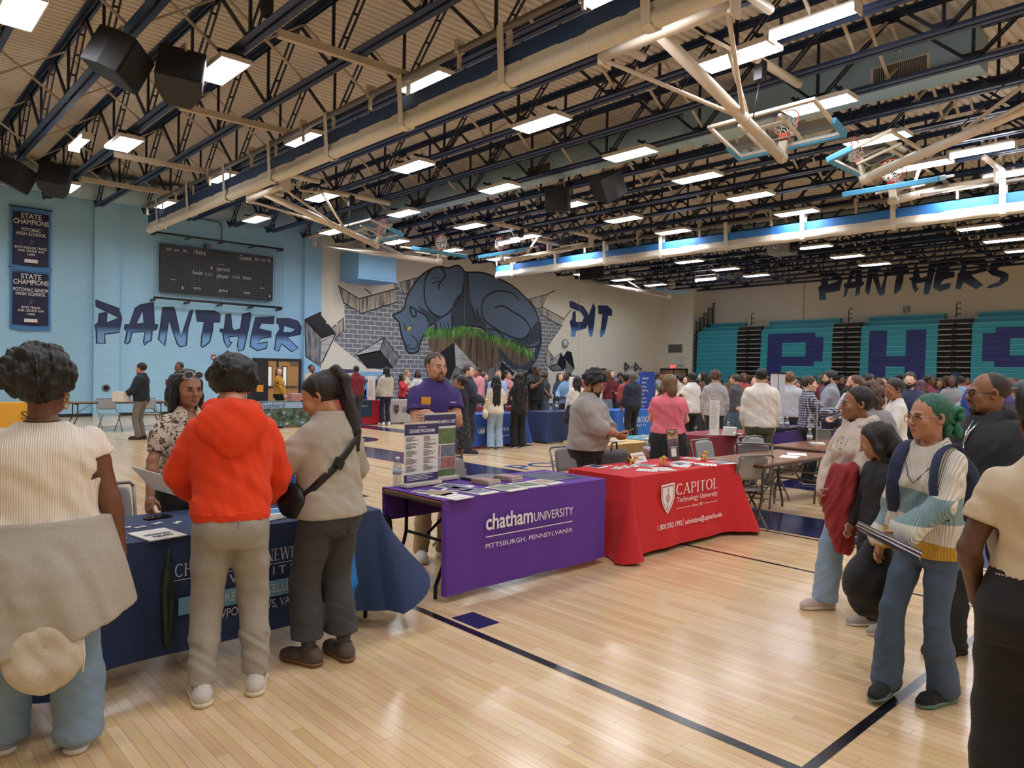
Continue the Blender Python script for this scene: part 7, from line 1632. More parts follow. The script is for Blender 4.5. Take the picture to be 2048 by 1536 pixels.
# woman in white top, back turned, at the left edge
p, hd, A, up, LG = person('person in white short-sleeved knit top, sweatshirt tied at the waist, back turned', (-3.645, .655, 0), facing(-.97, .25), 1.66, 'f', 1.5, '#6d452f', (((.33, .04, .80), (.5, -1, 0), .4, (-1, .1, 0)), 'down'), ((.15, -.03, -.15, 0), (-.15, .10, .1, 0)), (-.35, .0, 0), 0, ('puff', '#0d0b0a', 1.22, .3),
    ('cap', '#e6dccb', ribbed('cream ribbed knit', '#efe4d2', 420, .5), .97, .016, .25, .115), ('bootcut', '#7f98ad', 'denim', .96, .045), ('#8a8f98', '#cfcac2'), face=False, fine=.9, bust=1.2, fat=.008)
SWT = KN('#a9a294', 'heather')
def tied(v):
    v.loft([(.54, .40, .285, -.05), (.72, .36, .275, -.055), (.86, .33, .262, -.05), (.96, .305, .235, -.03), (1.03, .285, .205, -.015), (1.07, .28, .195, -.01)], o=0)
    v.ripple(.014, 16, 16, 6, 2, zhi=.98); v.cut((.32, 0, -1), (.20, 0, .60))
soft_vol('tied_sweatshirt', tied, (-.48, -.42, .44), (.48, .32, 1.1), .013, SWT, p)
def hangs(v):
    v.ell((.03, -.295, .53), (.15, .06, .16), .03); v.ell((.03, -.365, .56), (.08, .04, .08), .02, 'sub'); v.ripple(.006, 30, 20, 24, 3)
soft_vol('hanging_hood', hangs, (-.2, -.45, .36), (.3, -.15, .85), .01, KN('#c3b8a3', 'heather'), p)
for x in (-.17, .17): tube_part('drawstring', [(x, -.30, .62), (x*1.05, -.305, .52), (x*1.02, -.30, .44)], .005, KN('#d9d2c4'), p)
tube_part('hoop_earring', [hd.to((.086, -.006+.022*math.sin(a), .058+.028*math.cos(a))) for a in [2*PI*i/18 for i in range(19)]], .0028, GOLD, p)
tube_part('necklace', [hd.to((.068*math.cos(a), -.03+.064*math.sin(a), -.012-.02*max(0, math.sin(a)))) for a in [2*PI*i/24 for i in range(25)]], .0016, GOLD, p)

# boy in orange hoodie
loc, rz = (-3.645, 1.47, 0), facing(-.90, .38)
ORG = KN('#e23d0c', 'cotton')
p, hd, A, up, LG = person('person in orange hoodie and grey sweatpants, back turned, at the navy table', loc, rz, 1.69, 'm', .99, '#b98a6a', (((.19, .30, .99), (.9, -.55, -.45), .9, (-.4, 0, .8)), ((.19, .30, 1.02), (.9, -.55, -.45), .9, (-.4, 0, .8))), ((.135, .03, -.12, 0), (-.135, -.03, .2, 0)), (0, .5, 0), .05, ('messy', '#0e0c0b', 3.2, .3), ('long', '#e23d0c', ORG, .96, .027, .8, .066), ('jogger', '#9b958b', 'heather', 1.02), ('#c9c5be', '#d9cfb6'), face=True, fine=.85)
hood(p, ORG, up, 1.15, 1.15)
def hemband(v): v.loft([(.935, .178, .135, -.004), (.985, .186, .145, -.004)], o=.012, lean=.05); v.ripple(.003, 60, 60, 2)
soft_vol('hem_band', hemband, (-.3, -.3, .88), (.3, .3, 1.05), .01, ORG, p)
SWP = KN('#9b958b', 'heather'); pocket(p, 298, .97, 34, .15, SWP, .02)
for Hp, E, An, f, q in LG:
    soft_vol('ankle_cuff', lambda v: v.cap((f[0], f[1], .10), (f[0], f[1], .135), .050, .056, .01).ripple(.002, 90, 90, 4), (f[0]-.1, f[1]-.1, .05), (f[0]+.1, f[1]+.1, .2), .008, SWP, p)
    MB().tube([(f[0], f[1], .07), (f[0], f[1], .115)], .04, 12).build('sock', KN('#d6cfc6'), p)
    b = MB(); cf, sf = math.cos(f[2]), math.sin(f[2])
    for k in (-1, 1): b.box((f[0]+sf*.02+k*cf*.041, f[1]-.01+k*sf*.041, .052), (.006, .05, .024), (0, 0, f[2]))
    b.build('shoe_patch', KN('#7d7f86'), p)
o = tag(MB().box((-4.33, 1.32, 1.02), (.19, .004, .25), (.9, .2, .6)).build('handout_sheet', PAPER), 'white printed sheet held by the person in the orange hoodie', 'paper')
t = thing('tote_bag', 'dark green plastic bag hanging at the left leg of the orange hoodie', 'bag', (-4.02, 1.29, .44)); soft_vol('body', lambda v: v.ell((0, 0, 0), (.025, .035, .27)).ripple(.006, 40, 40, 10, 2), (-.08, -.1, -.32), (.08, .1, .32), .009, mat('dark green plastic', '#15261f', rough=.3), t)

# woman in oatmeal sweater with ponytail
loc, rz = (-3.71, 2.06, 0), facing(-.97, -.12)
p, hd, A, up, LG = person('person in oatmeal knit sweater with long ponytail, looking down at the navy table', loc, rz, 1.63, 'f', 1.05, '#b5835f', (((.16, .30, 1.08), (.8, -.5, -.5), .9, (-.5, 0, .8)), ((.14, .30, 1.16), (.9, -.25, -.6), .9, (-.6, 0, .7))), ((.10, -.02, -.1, 0), (-.10, .06, .25, 0)), (.75, .5, .05), .05, ('ponytail', '#1d1512', 1.0, .34), ('long', '#b3aa9b', KN('#b0a899', 'knit'), .90, .036, 1.0, .058), ('wide', '#343335', KN('#3a393a', 'denim'), 1.02, .165), ('#57483d', '#6f4f35'), face=True, fine=.85)
BSTR = mat('black webbing', '#151517', rough=.5)
strap(p, 'crossbody_strap', [(60, 1.47), (20, 1.475), (-35, 1.43), (-75, 1.33), (-110, 1.20), (-150, 1.09), (-180, 1.02)], .042, BSTR, .052)
MB().box(surf(p, -103, 1.225, .062), (.07, .02, .05), (0, .6, .2)).build('strap_buckle', mat('black buckle', '#232326', rough=.25), p)
soft_vol('belt_bag', lambda v: v.ell((-.20, .09, 1.0), (.07, .13, .11)).ripple(.004, 30, 30, 30), (-.35, -.1, .8), (-.05, .3, 1.2), .01, BSTR, p)
pocket(p, 250, .93, 30, .15, KN('#313032', 'denim'), .018); pocket(p, 295, .93, 30, .15, KN('#313032', 'denim'), .018)
for Hp, E, An, f, q in LG: MB().tube([(f[0], f[1], .05), (f[0], f[1], .11), (f[0], f[1], .2)], [.047, .042, .046], 14).build('sock', KN('#4a4b4f', 'heather'), p)
MB().lathe([(0, -.004), (.005, 0), (0, .004)], 8, hd.to((-.088, -.004, .082))).build('earring', SILV, p)
t = thing('tote_bag', 'bright blue glossy plastic bag against the navy cloth beside the dark jeans', 'bag', (-4.03, 2.36, .44), .2); soft_vol('body', lambda v: v.chain([(0, 0, .2), (0, .015, -.12), (0, .03, -.2)], [.03, .055, .03], .03).ripple(.008, 40, 50, 18, 4), (-.1, -.12, -.3), (.1, .14, .3), .008, mat('blue glossy plastic', '#1f77c4', rough=.15), t)

# woman behind the navy table
loc, rz, H = (-5.03, 1.72, 0), facing(.97, .18), 1.62
FLOR = spotted('cream floral blouse', '#cfc2b0', ('#3b2a22', '#6d5444'), 34, .385)
p, hd, A, up, LG = person('person with long black hair in floral blouse behind the navy table', loc, rz, H, 'f', 1.1, '#a06f52', ((local(loc, rz, H, (-4.86, 1.44, .80))+(), (.8, -.3, .3), .9, (0, .2, -1), 1), ((.02, .21, 1.37), (.7, .2, -1), 1.2, (.2, -.5, .2))), None, (-.1, .06, 0), .02, ('long', '#0b0a0a', .95, .42), ('puff', '', FLOR, .97, .018, .3, .0601), ('slim', '#141416', 'cotton', 1.03), ('#222226', '#222226'), face=True, fine=.85, bust=1.05, lips='#94584f')
SHD = mat('dark sunglass lens', '#2c3038', rough=.05)
glasses(p, hd, '#c9cdd6', .027, .098, -.030, SHD, 'sunglasses', .0028)
for q in (-1, 1): MB().lathe([(0, -.016), (.008, -.008), (.008, .008), (0, .016)], 10, hd.to((q*.084, .0, .052))).tube([hd.to((q*.084, 0, .075)), hd.to((q*.084, 0, .062))], .0012, 5).build('earring', mat('mint earring', '#8fb9a0', rough=.3), p)
MB().box(surf(p, 62, 1.30, .085), (.085, .006, .05), (.25, 0, -.3)).build('name_badge', PAPER, p)
tube_part('bracelet', [A[0][2]+V3(.03*math.cos(a), .028*math.sin(a), .0) for a in [2*PI*i/14 for i in range(15)]], .004, SILV, p)

# man in purple polo
loc, rz = (-5.22, 3.92, 0), facing(.90, -.36)
PUR = KN('#3c2c6e', 'cotton')
p, hd, A, up, LG = person('person in purple polo shirt with arms crossed behind the purple table', loc, rz, 1.83, 'm', 1.03, '#c8967b', (((-.05, .20, 1.185), (.7, .25, -1), 1.0, (.1, -1, .2)), ((-.07, .25, 1.215), (.7, .25, -1), .5, (.1, -1, -.3))), None, (.28, .02, 0), 0, ('short', '#4a3526', .8, .3), ('short', '#3c2c6e', PUR, .90, .024, .5, .058), ('straight', '#b3a082', 'cotton', 1.0), ('#e4e0d8', '#d9d4c8'), face=True, fine=.85, belly=.012, lips='#9a5f52', jaw=1.05)
collar(p, PUR, up, .068, 1.50, .03, .045); beard_part(p, hd, '#6f4c36', False, thick=.0035)
MB().box(surf(p, 68, 1.32, .03), (.012, .004, .13)).build('placket', PUR, p)
MB().box(surf(p, 60, 1.335, .040), (.08, .004, .09), (.05, 0, -.5)).build('name_badge', mat('orange and yellow badge', '#e2a33c'), p); MB().box(surf(p, 60, 1.303, .043), (.08, .004, .03), (.05, 0, -.5)).build('badge_band', mat('badge purple', '#5d4380'), p)
letter_mesh('shirt_lettering', 'chatham', .016, WTX, p, surf(p, 112, 1.33, .042), (-1, -.4, 0), UZ, lift=.004)
tube_part('wristband', [A[1][2]-unit(A[1][2]-A[1][1])*.05+V3(.0, .036*math.cos(a), .036*math.sin(a)) for a in [2*PI*i/16 for i in range(17)]], .005, mat('grey wristband', '#3b3d44'), p)

# bearded man in grey quarter-zip
loc, rz = (-5.165, 5.93, 0), facing(.93, .42)
FLC = KN('#a19d97', 'heather')
p, hd, A, up, LG = person('person in grey quarter-zip fleece with black beard, looking at a phone behind the red table', loc, rz, 1.68, 'm', 1.42, '#b07d60', (((.05, .34, 1.10), (1, -.5, -.5), .9, (-.3, 0, 1)), ((.10, .31, 1.07), (1, -.5, -.5), .9, (-.3, 0, 1))), None, (-.12, .42, 0), .04, ('messy', '#0f0d0c', 2.2, .3), ('pushed', '#a19d97', FLC, .90, .03, .8, .066), ('straight', '#17171a', 'cotton', 1.0), ('#1d1d20', '#1d1d20'), face=True, fine=.85, belly=.06, fat=.006, jaw=1.1)
collar(p, FLC, up, .082, 1.50, .04, .02); collar(p, mat('red collar', '#a3242a', rough=.8), up, .070, 1.515, .03, .05, 'red_collar'); beard_part(p, hd, '#0f0d0c', True, thick=.012); glasses(p, hd, '#8d8d90', .020, -.003)
MB().box(surf(p, 90, 1.36, .036), (.008, .006, .16)).build('zip', SILV, p)
letter_mesh('shirt_lettering', 'CAPITOL', .018, INK, p, surf(p, 112, 1.34, .05), (-1, -.4, 0), UZ, lift=.004)
w = (A[0][2]+A[1][2])/2+V3(-.03, .10, .035); t = thing('phone', 'phone held by the bearded man in grey fleece', 'phone', at(p, w), rz); MB().box((0, 0, 0), (.075, .15, .009), (.5, 0, .2)).build('case', mat('pale phone case', '#b98f8a', rough=.2), t, bevel=.003); MB().box((0, -.003, .005), (.068, .14, .002), (.5, 0, .2)).build('screen', mat('dark screen', '#22252c'), t)

# woman in cream hoodie with a red jacket over her arm
loc, rz = (-2.13, 5.38, 0), facing(-.42, -.90)
CRM = KN('#cdbfb0', 'cotton')
p, hd, A, up, LG = person('person in cream hoodie and light jeans walking, red jacket over one arm', loc, rz, 1.58, 'f', 1.06, '#96674b', (((.15, .20, .93), (1, -.7, 0), .8, (-.6, -.6, 0)), ((.06, .27, .98), (1, -.4, -.4), .8, (-.2, -.2, 1))), ((.10, .20, -.1, 0), (-.10, -.22, .1, .0)), (-.40, .02, 0), 0, ('bun', '#17110f', .9, .3), ('long', '#cdbfb0', CRM, .80, .035, 1.0, .062), ('wide', '#8da7bf', KN('#8ba4bb', 'denim'), .95, .06), ('#cbb9b2', '#d9cec6'), face=True, fine=.85, bust=1.0, lips='#7a4438')
hood(p, CRM, up, 1.0, 1.0)
pocket(p, 90, 1.02, 70, .20, CRM, .048, 'front_pocket')
for q in (-1, 1): tube_part('drawstring', [surf(p, 90-q*14, 1.40, .05), surf(p, 90-q*12, 1.33, .056), surf(p, 90-q*11, 1.25, .056)], .004, CRM, p)
for k in range(4): MB().lathe([(0, 0), (.006, .001), (.006, .004), (0, .005)], 8, surf(p, 90, 1.38-.045*k, .05), Matrix.Rotation(-PI/2, 3, 'X')).build('button', mat('brown button', '#4a3a30'), p)
wl = A[1][2]; q0 = A[1][1]*.45+wl*.55
t = thing('jacket', 'red jacket draped over the arm of the person in the cream hoodie', 'jacket', at(p, q0), rz)
def jk(v):
    v.chain([(-.04, .02, .06), (0, .03, -.1), (.01, .03, -.30), (.0, .02, -.46)], [.075, .10, .095, .06], .04); v.chain([(.06, .02, .04), (.08, .03, -.15), (.07, .03, -.36)], [.07, .085, .055], .04); v.ripple(.014, 26, 30, 10, 4); v.ripple(.008, 40, 40, 30, 9)
soft_vol('body', jk, (-.25, -.18, -.6), (.28, .22, .2), .010, KN('#8c2429', 'cotton'), t)

# woman in striped sweater with green hair
def bands():
    m = mat('white knit with teal and yellow bands', '#ddd6c8', rough=.85, sheen=.2); N, L, B = nodes(m); tc = N.new('ShaderNodeTexCoord'); sp = N.new('ShaderNodeSeparateXYZ'); L.new(tc.outputs['Object'], sp.inputs[0])
    a = N.new('ShaderNodeMath'); a.operation = 'MULTIPLY_ADD'; a.inputs[1].default_value = -.16; L.new(sp.outputs['X'], a.inputs[0]); L.new(sp.outputs['Z'], a.inputs[2])
    ab = N.new('ShaderNodeMath'); ab.operation = 'ABSOLUTE'; L.new(sp.outputs['X'], ab.inputs[0]); gt = N.new('ShaderNodeMath'); gt.operation = 'GREATER_THAN'; gt.inputs[1].default_value = .215; L.new(ab.outputs[0], gt.inputs[0])
    ad = N.new('ShaderNodeMath'); ad.operation = 'MULTIPLY_ADD'; ad.inputs[1].default_value = .13; L.new(gt.outputs[0], ad.inputs[0]); L.new(a.outputs[0], ad.inputs[2])
    mr = N.new('ShaderNodeMapRange'); mr.inputs['From Min'].default_value = .7; mr.inputs['From Max'].default_value = 1.7; L.new(ad.outputs[0], mr.inputs['Value'])
    cr = N.new('ShaderNodeValToRGB'); cr.color_ramp.interpolation = 'CONSTANT'; e = cr.color_ramp.elements; e[0].color = lin('#c79a2c'); e[1].color = lin('#ddd6c8'); e[1].position = .25
    for pz, c in ((.37, '#7c9a9d'), (.53, '#ddd6c8')): q = e.new(pz); q.color = lin(c)
    L.new(mr.outputs[0], cr.inputs[0]); L.new(cr.outputs[0], B.inputs['Base Color'])
    w = N.new('ShaderNodeTexWave'); w.inputs['Scale'].default_value = 26; w.inputs['Distortion'].default_value = .6; L.new(tc.outputs['Object'], w.inputs['Vector']); bp = N.new('ShaderNodeBump'); bp.inputs['Strength'].default_value = .6; bp.inputs['Distance'].default_value = .012; L.new(w.outputs['Fac'], bp.inputs['Height']); L.new(bp.outputs[0], B.inputs['Normal']); return m
loc, rz = (-1.295, 4.205, 0), facing(-.22, -.97)
BND = bands()
p, hd, A, up, LG = person('person in white sweater with teal and yellow bands and green hair, walking with brochures', loc, rz, 1.56, 'f', 1.0, '#b27f64', (((.27, .05, .82), (.4, -1, 0), .4, (-1, .1, 0)), ((.03, .30, 1.0), (1, -.3, -.5), 1.1, (-.5, -.2, 1))), ((.11, .20, .25, .02, .0), (-.10, -.02, -.1, .0)), (-.32, .0, .03), 0, ('bun', '#1c5a45', .8, .3), ('bell', '', BND, .84, .030, 1.0, .078), ('bootcut', '#46586f', KN('#44566c', 'denim'), .98, .04), ('#17181b', '#5f7f7a'), face=True, fine=.85, bust=1.0, lips='#a0645a', brow='#3a2a22')
glasses(p, hd, '#6d4a35', .024, -.006)
soft_vol('hair_bun', lambda v: [v.ell((q[0], q[1], q[2]), [q[3]]*3, .012) for q in [(hd.to((.035*math.sin(i*2.1)+.015*math.cos(i), -.13+.04*math.cos(i*1.7), .10+.065*math.sin(i*.9)-.01))).tolist()+[.022+.006*math.sin(i*3)] for i in range(34)]] and v.ripple(.004, 90, 90, 90), hd.to((0, -.12, .1))-.14, hd.to((0, -.12, .1))+.14, .007, hairmat('#1c6a4c'), p)
for q in (-1, 1): tube_part('backpack_strap', smooth3([(q*.15, .10, 1.08), (q*.125, .165, 1.2), (q*.115, .165, 1.32), (q*.11, .11, 1.44), (q*.11, .0, 1.49), (q*.105, -.1, 1.45), (q*.11, -.17, 1.3)]), .036, KN('#232c48'), p, 8, .3)
soft_vol('backpack', lambda v: v.ell((0, -.24, 1.20), (.17, .09, .24)).ripple(.004, 20, 20, 20), (-.3, -.42, .9), (.3, -.05, 1.5), .012, KN('#1f2740'), p)
tube_part('necklace', [surf(p, a, z, o_) for a, z, o_ in ((40, 1.46, .015), (60, 1.40, .03), (80, 1.31, .05), (90, 1.27, .056), (100, 1.31, .05), (120, 1.40, .03), (140, 1.46, .015))], .003, mat('dark bead', '#4a4540', rough=.3), p)
t = thing('tote_bag', 'big black tote bag hanging at the hip of the person in the banded sweater', 'bag', at(p, (.33, .0, .62)), rz)
soft_vol('body', lambda v: v.chain([(0, 0, .16), (.02, .0, -.02), (.06, -.02, -.14)], [.07, .15, .10], .06).chain([(-.02, -.1, .1), (0, -.12, -.1)], [.06, .12], .06).ripple(.012, 18, 20, 14, 6), (-.25, -.35, -.35), (.32, .3, .35), .012, KN('#131316'), t)
tube_part('strap', [(-.05, .03, .2), (-.11, .03, .42), (-.14, .03, .70), (-.15, -.05, .76)], .012, BSTR, t, flat=.4)
wl = A[1][2]+unit(A[1][2]-A[1][1])*.10
for k in range(5):
    t = thing('brochure', 'brochure %s from the top of those held by the person in the banded sweater' % ORD[5-k], 'brochure', at(p, wl+V3(-.03, .03, .014+.008*k)), rz+.35, 'brochures in hand'); MB().box((.0, .04, 0), (.30, .2, .006), (.32, -.38, .04*k)).build('page', (PHOTO[5], PAPER, PHOTO[1], PAPER, PHOTO[2])[k], t)

# bald man in glasses
loc, rz = (-1.24, 5.05, 0), facing(-.45, -.89)
DKJ = KN('#24272c', 'cotton')
p, hd, A, up, LG = person('person with bald head and dark glasses in a black jacket, behind the banded sweater', loc, rz, 1.70, 'm', 1.2, '#8d6144', ('fwd', 'fwd'), ((.11, .12, -.1, 0), (-.11, -.15, .1, .0)), (-.45, .0, 0), 0, ('bald', '#2a1d16', .05, .3), ('long', '#24272c', DKJ, .84, .034, .9, .072), ('straight', '#23262c', 'denim', 1.0), ('#3a2a22', '#2a2422'), face=True, fine=.85, belly=.03, jaw=1.1)
glasses(p, hd, '#1b1b1e', .023, -.003, thick=.0024); beard_part(p, hd, '#3a2a22', False, thick=.0022)
hood(p, DKJ, up, 1.1, .9); MB().tube([surf(p, 82, 1.47, .03), surf(p, 88, 1.40, .045), surf(p, 90, 1.33, .05)], .006, 6).tube([surf(p, 98, 1.47, .03), surf(p, 92, 1.40, .045), surf(p, 90, 1.33, .05)], .006, 6).tube([surf(p, 90, 1.33, .05), surf(p, 90, .9, .05)], .004, 6).build('zip', SILV, p)
# child half hidden between them
person('person, a child with shiny dark hair, mostly hidden behind the banded sweater', (-1.86, 5.1, 0), facing(-.5, -.87), 1.33, 'f', 1.1, '#a9785c', ('fwd', 'fwd'), None, (-.9, .4, 0), 0, ('bob', '#1d1512', 1.0, .05), ('long', '#1f2024', 'cotton', .85), ('straight', '#26272b', 'cotton'), ('#9a938c', '#cfc8bf'), fine=1.1)
# woman in beige tee at the right edge, back turned
p, hd, A, up, LG = person('person in beige tee and black trousers, back turned, cut off by the right edge', (-.585, 3.13, 0), facing(-.30, .95), 1.62, 'f', 1.22, '#5c3b29', (((.22, .10, .93), (.6, -1, 0), .5, (-1, 0, 0)), ((.22, .10, .93), (.6, -1, 0), .5, (-1, 0, 0))), ((.12, 0, -.1, 0), (-.12, .08, .1, 0)), (.15, .1, 0), 0, ('puff', '#120f0e', .85, .3), ('short', '#c6b396', KN('#c8b597', 'cotton'), 1.05, .012, .2, .07), ('wide', '#121214', KN('#131315', 'cotton'), 1.09, .03), ('#17171a', '#17171a'), fine=.9, bust=1.0)
# ================================================================== THE PEOPLE FURTHER OFF
def P(label, x, y, dx, dy, H, sex, b, sk, arms, hair, top, legs, key=None, head=(0, 0, 0), fine=1.35, **k):
    return person(label, (x, y, 0), facing(dx, dy), H, sex, b, sk, arms, None, head, k.pop('lean', 0), hair, top, legs, k.pop('shoes', ('#26262a', '#cfcac2')), fine=fine, key=key, **k)
W_, L_, D_, M_, B_2 = '#c99a80', '#dcb39a', '#5a3826', '#9a6c4f', '#7a4e36'
p, hd, A, up, LG = P('person in pink tee and black skirt with a claw clip, back half turned', -5.55, 7.95, -.55, .84, 1.66, 'f', 1.35, L_, ('hold', 'hold'), ('bob', '#6f5238', 1.0, .12), ('short', '#e0727f', 'cotton', .96, .02, .5, .062), ('skirt', '#151518', 'cotton', 1.03, .12), head=(.6, 0, 0), bust=1.0)
MB().box(hd.to((.04, -.10, .12)), (.05, .03, .06)).build('claw_clip', mat('peach claw clip', '#d9906e'), p)
P('person in untucked white shirt and olive trousers, back turned, near the white board', -5.55, 10.35, -.6, .8, 1.80, 'm', 1.12, W_, ('pocket', 'pocket'), ('short', '#15110f', 1.0, .3), ('long', '#dcd4ca', 'cotton', .88, .03, .9, .062), ('straight', '#4b4d42', 'cotton'))
p, hd, A, up, LG = P('person in navy plaid shirt with badge, gesturing behind the leaflet stand', -5.2, 11.2, .75, .66, 1.68, 'm', 1.0, L_, ('point', 'hold'), ('short', '#3a271b', 1.3, .3), ('long', '', plaid('navy plaid shirt', '#2a3046', '#c6c6cc'), .92, .022, .7, .06), ('straight', '#1b1b1f', 'cotton'), head=(-.3, .05, 0), face=True)
MB().box(surf(p, 70, 1.33, .04), (.07, .006, .05)).build('name_badge', PAPER, p)
p, hd, A, up, LG = P('person in cream sweater and pale jeans with very long black hair, back turned, cream handbag', -11.85, 10.55, -.85, .5, 1.58, 'f', 1.0, M_, ('hold', 'fwd'), ('long', '#0f0d0d', 1.1, .55), ('long', '#d9d0bb', 'knit', .86, .03, .9, .06), ('wide', '#93abc0', 'denim'))
t = thing('handbag', 'cream handbag at the hip of the woman in the cream sweater', 'bag', at(p, (-.26, -.05, .86)), facing(-.85, .5)); soft_vol('body', lambda v: v.ell((0, 0, 0), (.06, .15, .11)).ripple(.004, 20, 20, 20), (-.15, -.22, -.15), (.15, .22, .15), .015, mat('cream leather', '#d6ccb8', rough=.4), t); tube_part('strap', [(0, -.1, .07), (.02, -.05, .45), (.06, 0, .6)], .008, MATS['cream leather'], t)
P('person all in black with waist-long straight black hair, back turned', -11.75, 11.15, -.85, .5, 1.66, 'f', 1.0, D_, ('fwd', 'hold'), ('long', '#0b0a0a', 1.1, .62), ('short', '#131315', 'cotton', .98, .014, .1, .06), ('wide', '#101012', 'cotton', 1.06))
p, hd, A, up, LG = P('person in black cardigan and speckled black skirt with dark glasses, behind the man in purple', -9.6, 7.75, -.75, -.3, 1.58, 'f', 1.05, M_, ('low', 'hold'), ('bun', '#17110f', 1.0, .3), ('long', '#151517', 'cotton', .90, .02, .6, .06), ('skirt', '', spotted('speckled black skirt', '#17171a', ('#cfcfd2', '#17171a'), 60, .34), 1.02, .42), head=(.35, 0, 0))
glasses(p, hd, '#1b1b1e', .021, -.002, thick=.0025)
p, hd, A, up, LG = P('person in white hoodie and blue jeans with a black tote on the shoulder, back half turned', -11.6, 12.9, -.55, .3, 1.60, 'f', 1.12, M_, ('point', 'fwd'), ('long', '#17110f', 1.0, .18), ('long', '#d9d4c8', 'cotton', .88, .032, .9, .062), ('straight', '#3c5478', 'denim'), shoes=('#d9d5cc', '#d9d5cc'), head=(-.3, 0, 0))
t = thing('tote_bag', 'black tote hanging from the shoulder of the woman in the white hoodie', 'bag', at(p, (-.22, -.12, .78))); soft_vol('body', lambda v: v.chain([(0, 0, .15), (0, 0, -.1)], [.09, .15], .03), (-.25, -.25, -.3), (.25, .25, .3), .02, KN('#131316'), t); strap(p, 'tote_strap', [(150, .95), (120, 1.2), (70, 1.4), (45, 1.47)], .03, BSTR, .05)
P('person in dark navy sweater and black trousers with grey hair, back turned, at the bright blue table', -11.3, 14.65, -.95, .25, 1.72, 'm', 1.2, B_2, ('fwd', 'fwd'), ('buzz', '#55524f', .8, .3), ('long', '#1d2336', 'cotton', .90, .025, .7, .06), ('straight', '#141417', 'cotton'))
P('person in light blue short-sleeved uniform shirt with wavy reddish hair, behind the bright blue table', -13.1, 15.35, .8, -.6, 1.70, 'f', 1.05, L_, ('low', 'low'), ('wavy', '#8a5a34', 1.0, .16), ('short', '#8fb2da', 'cotton', .98, .02, .3, .06), ('straight', '#1c2440', 'cotton'), face=True)
p, hd, A, up, LG = P('person in white graphic tee leaning a hand on the table, dark skin', -9.3, 14.2, -.5, .1, 1.74, 'm', 1.05, D_, ('down', 'table'), ('short', '#0d0b0b', 1.0, .3), ('short', '#dcd9d2', 'cotton', .84, .032, .9, .06), ('straight', '#151519', 'cotton'))
P('person in grey hoodie and navy trousers, back turned, medium brown hair', -8.15, 13.3, -.6, .8, 1.76, 'm', 1.05, W_, ('pocket', 'pocket'), ('messy', '#4c3423', 1.6, .3), ('long', '#a19d9a', 'heather', .86, .034, .9, .062), ('straight', '#1e2336', 'cotton'))
P('person in dark grey polo shirt with jeans, seen from the side', -8.5, 14.7, -.9, -.1, 1.72, 'm', 1.1, W_, ('hold', 'hold'), ('short', '#3b3029', .8, .3), ('short', '#4a4b50', 'cotton', .90, .026, .7, .06), ('straight', '#4a6280', 'denim'))
P('person in black cardigan over low-necked dress with long red hair', -7.55, 13.9, -.7, -.55, 1.68, 'f', 1.0, L_, ('hold', 'hold'), ('wavy', '#5a2f1f', 1.0, .2), ('long', '#131316', 'cotton', .90, .018, .4, .10), ('wide', '#121215', 'cotton'), head=(.4, 0, 0), bust=1.0)
P('person in maroon polo and dark trousers, back turned, at the red tablecloth', -19.0, 11.35, -.95, .2, 1.80, 'm', 1.2, B_2, ('bend', 'bend'), ('buzz', '#1a1512', .8, .3), ('short', '#6d1622', 'cotton', .92, .028, .7, .06), ('straight', '#34363a', 'cotton'))
P('person in tan shirt with short dark beard behind the red tablecloth', -20.9, 10.9, .8, .2, 1.82, 'm', 1.1, B_2, ('hold', 'hold'), ('short', '#17110f', .8, .3), ('long', '#b9a68a', 'cotton'), ('straight', '#26272c', 'cotton'))
P('person with pale face peeking from behind the man in maroon polo', -20.6, 11.75, .9, -.2, 1.72, 'f', 1.0, L_, ('hold', 'hold'), ('long', '#3a2419', 1.0, .2), ('long', '#5a6a8a', 'cotton'), ('straight', '#26272c', 'cotton'))
P('person in pale grey hoodie and navy track trousers, back turned, at the mural wall', -19.0, 12.4, -.9, .1, 1.78, 'm', 1.02, D_, ('hold', 'fwd'), ('long', '#0d0b0b', .9, .1), ('long', '#bab4a4', 'heather', .86, .036, .9, .062), ('straight', '#1a2036', 'cotton'), shoes=('#dcd9d4', '#dcd9d4'))
P('person in maroon hooded sweatshirt with glasses, hand at the chin, behind the silver grey table', -20.7, 13.5, .7, -.5, 1.80, 'm', 1.1, W_, ('chin', 'hold'), ('short', '#221812', 1.0, .3), ('long', '#512830', 'cotton', .88, .03, .8, .06), ('straight', '#26272c', 'cotton'))
P('person in bright red jacket with long dark hair, beside the man in maroon sweatshirt', -21.2, 14.5, .5, .4, 1.55, 'f', 1.0, M_, ('up', 'hold'), ('long', '#1c1411', 1.0, .2), ('long', '#bf2f36', 'cotton', .86, .03, .8, .06), ('straight', '#26272c', 'cotton'))
P('person in cream sweater with dark stripes and long blonde hair by the grey mural bricks', -22.0, 15.2, .4, .2, 1.72, 'f', 1.0, L_, ('hold', 'hold'), ('long', '#a5835a', 1.0, .22), ('long', '', ribbed('striped cream sweater', '#cfc4a8', 18, 0), .86, .03, .8, .06), ('straight', '#33363f', 'denim'), head=(0, .5, 0))
P('person in white top with black hair by the mural, next to the blonde woman', -22.4, 16.0, .5, -.3, 1.66, 'f', 1.0, D_, ('hold', 'hold'), ('bob', '#0e0c0c', 1.1, .1), ('long', '#d9d5d0', 'cotton'), ('straight', '#26272c', 'cotton'))
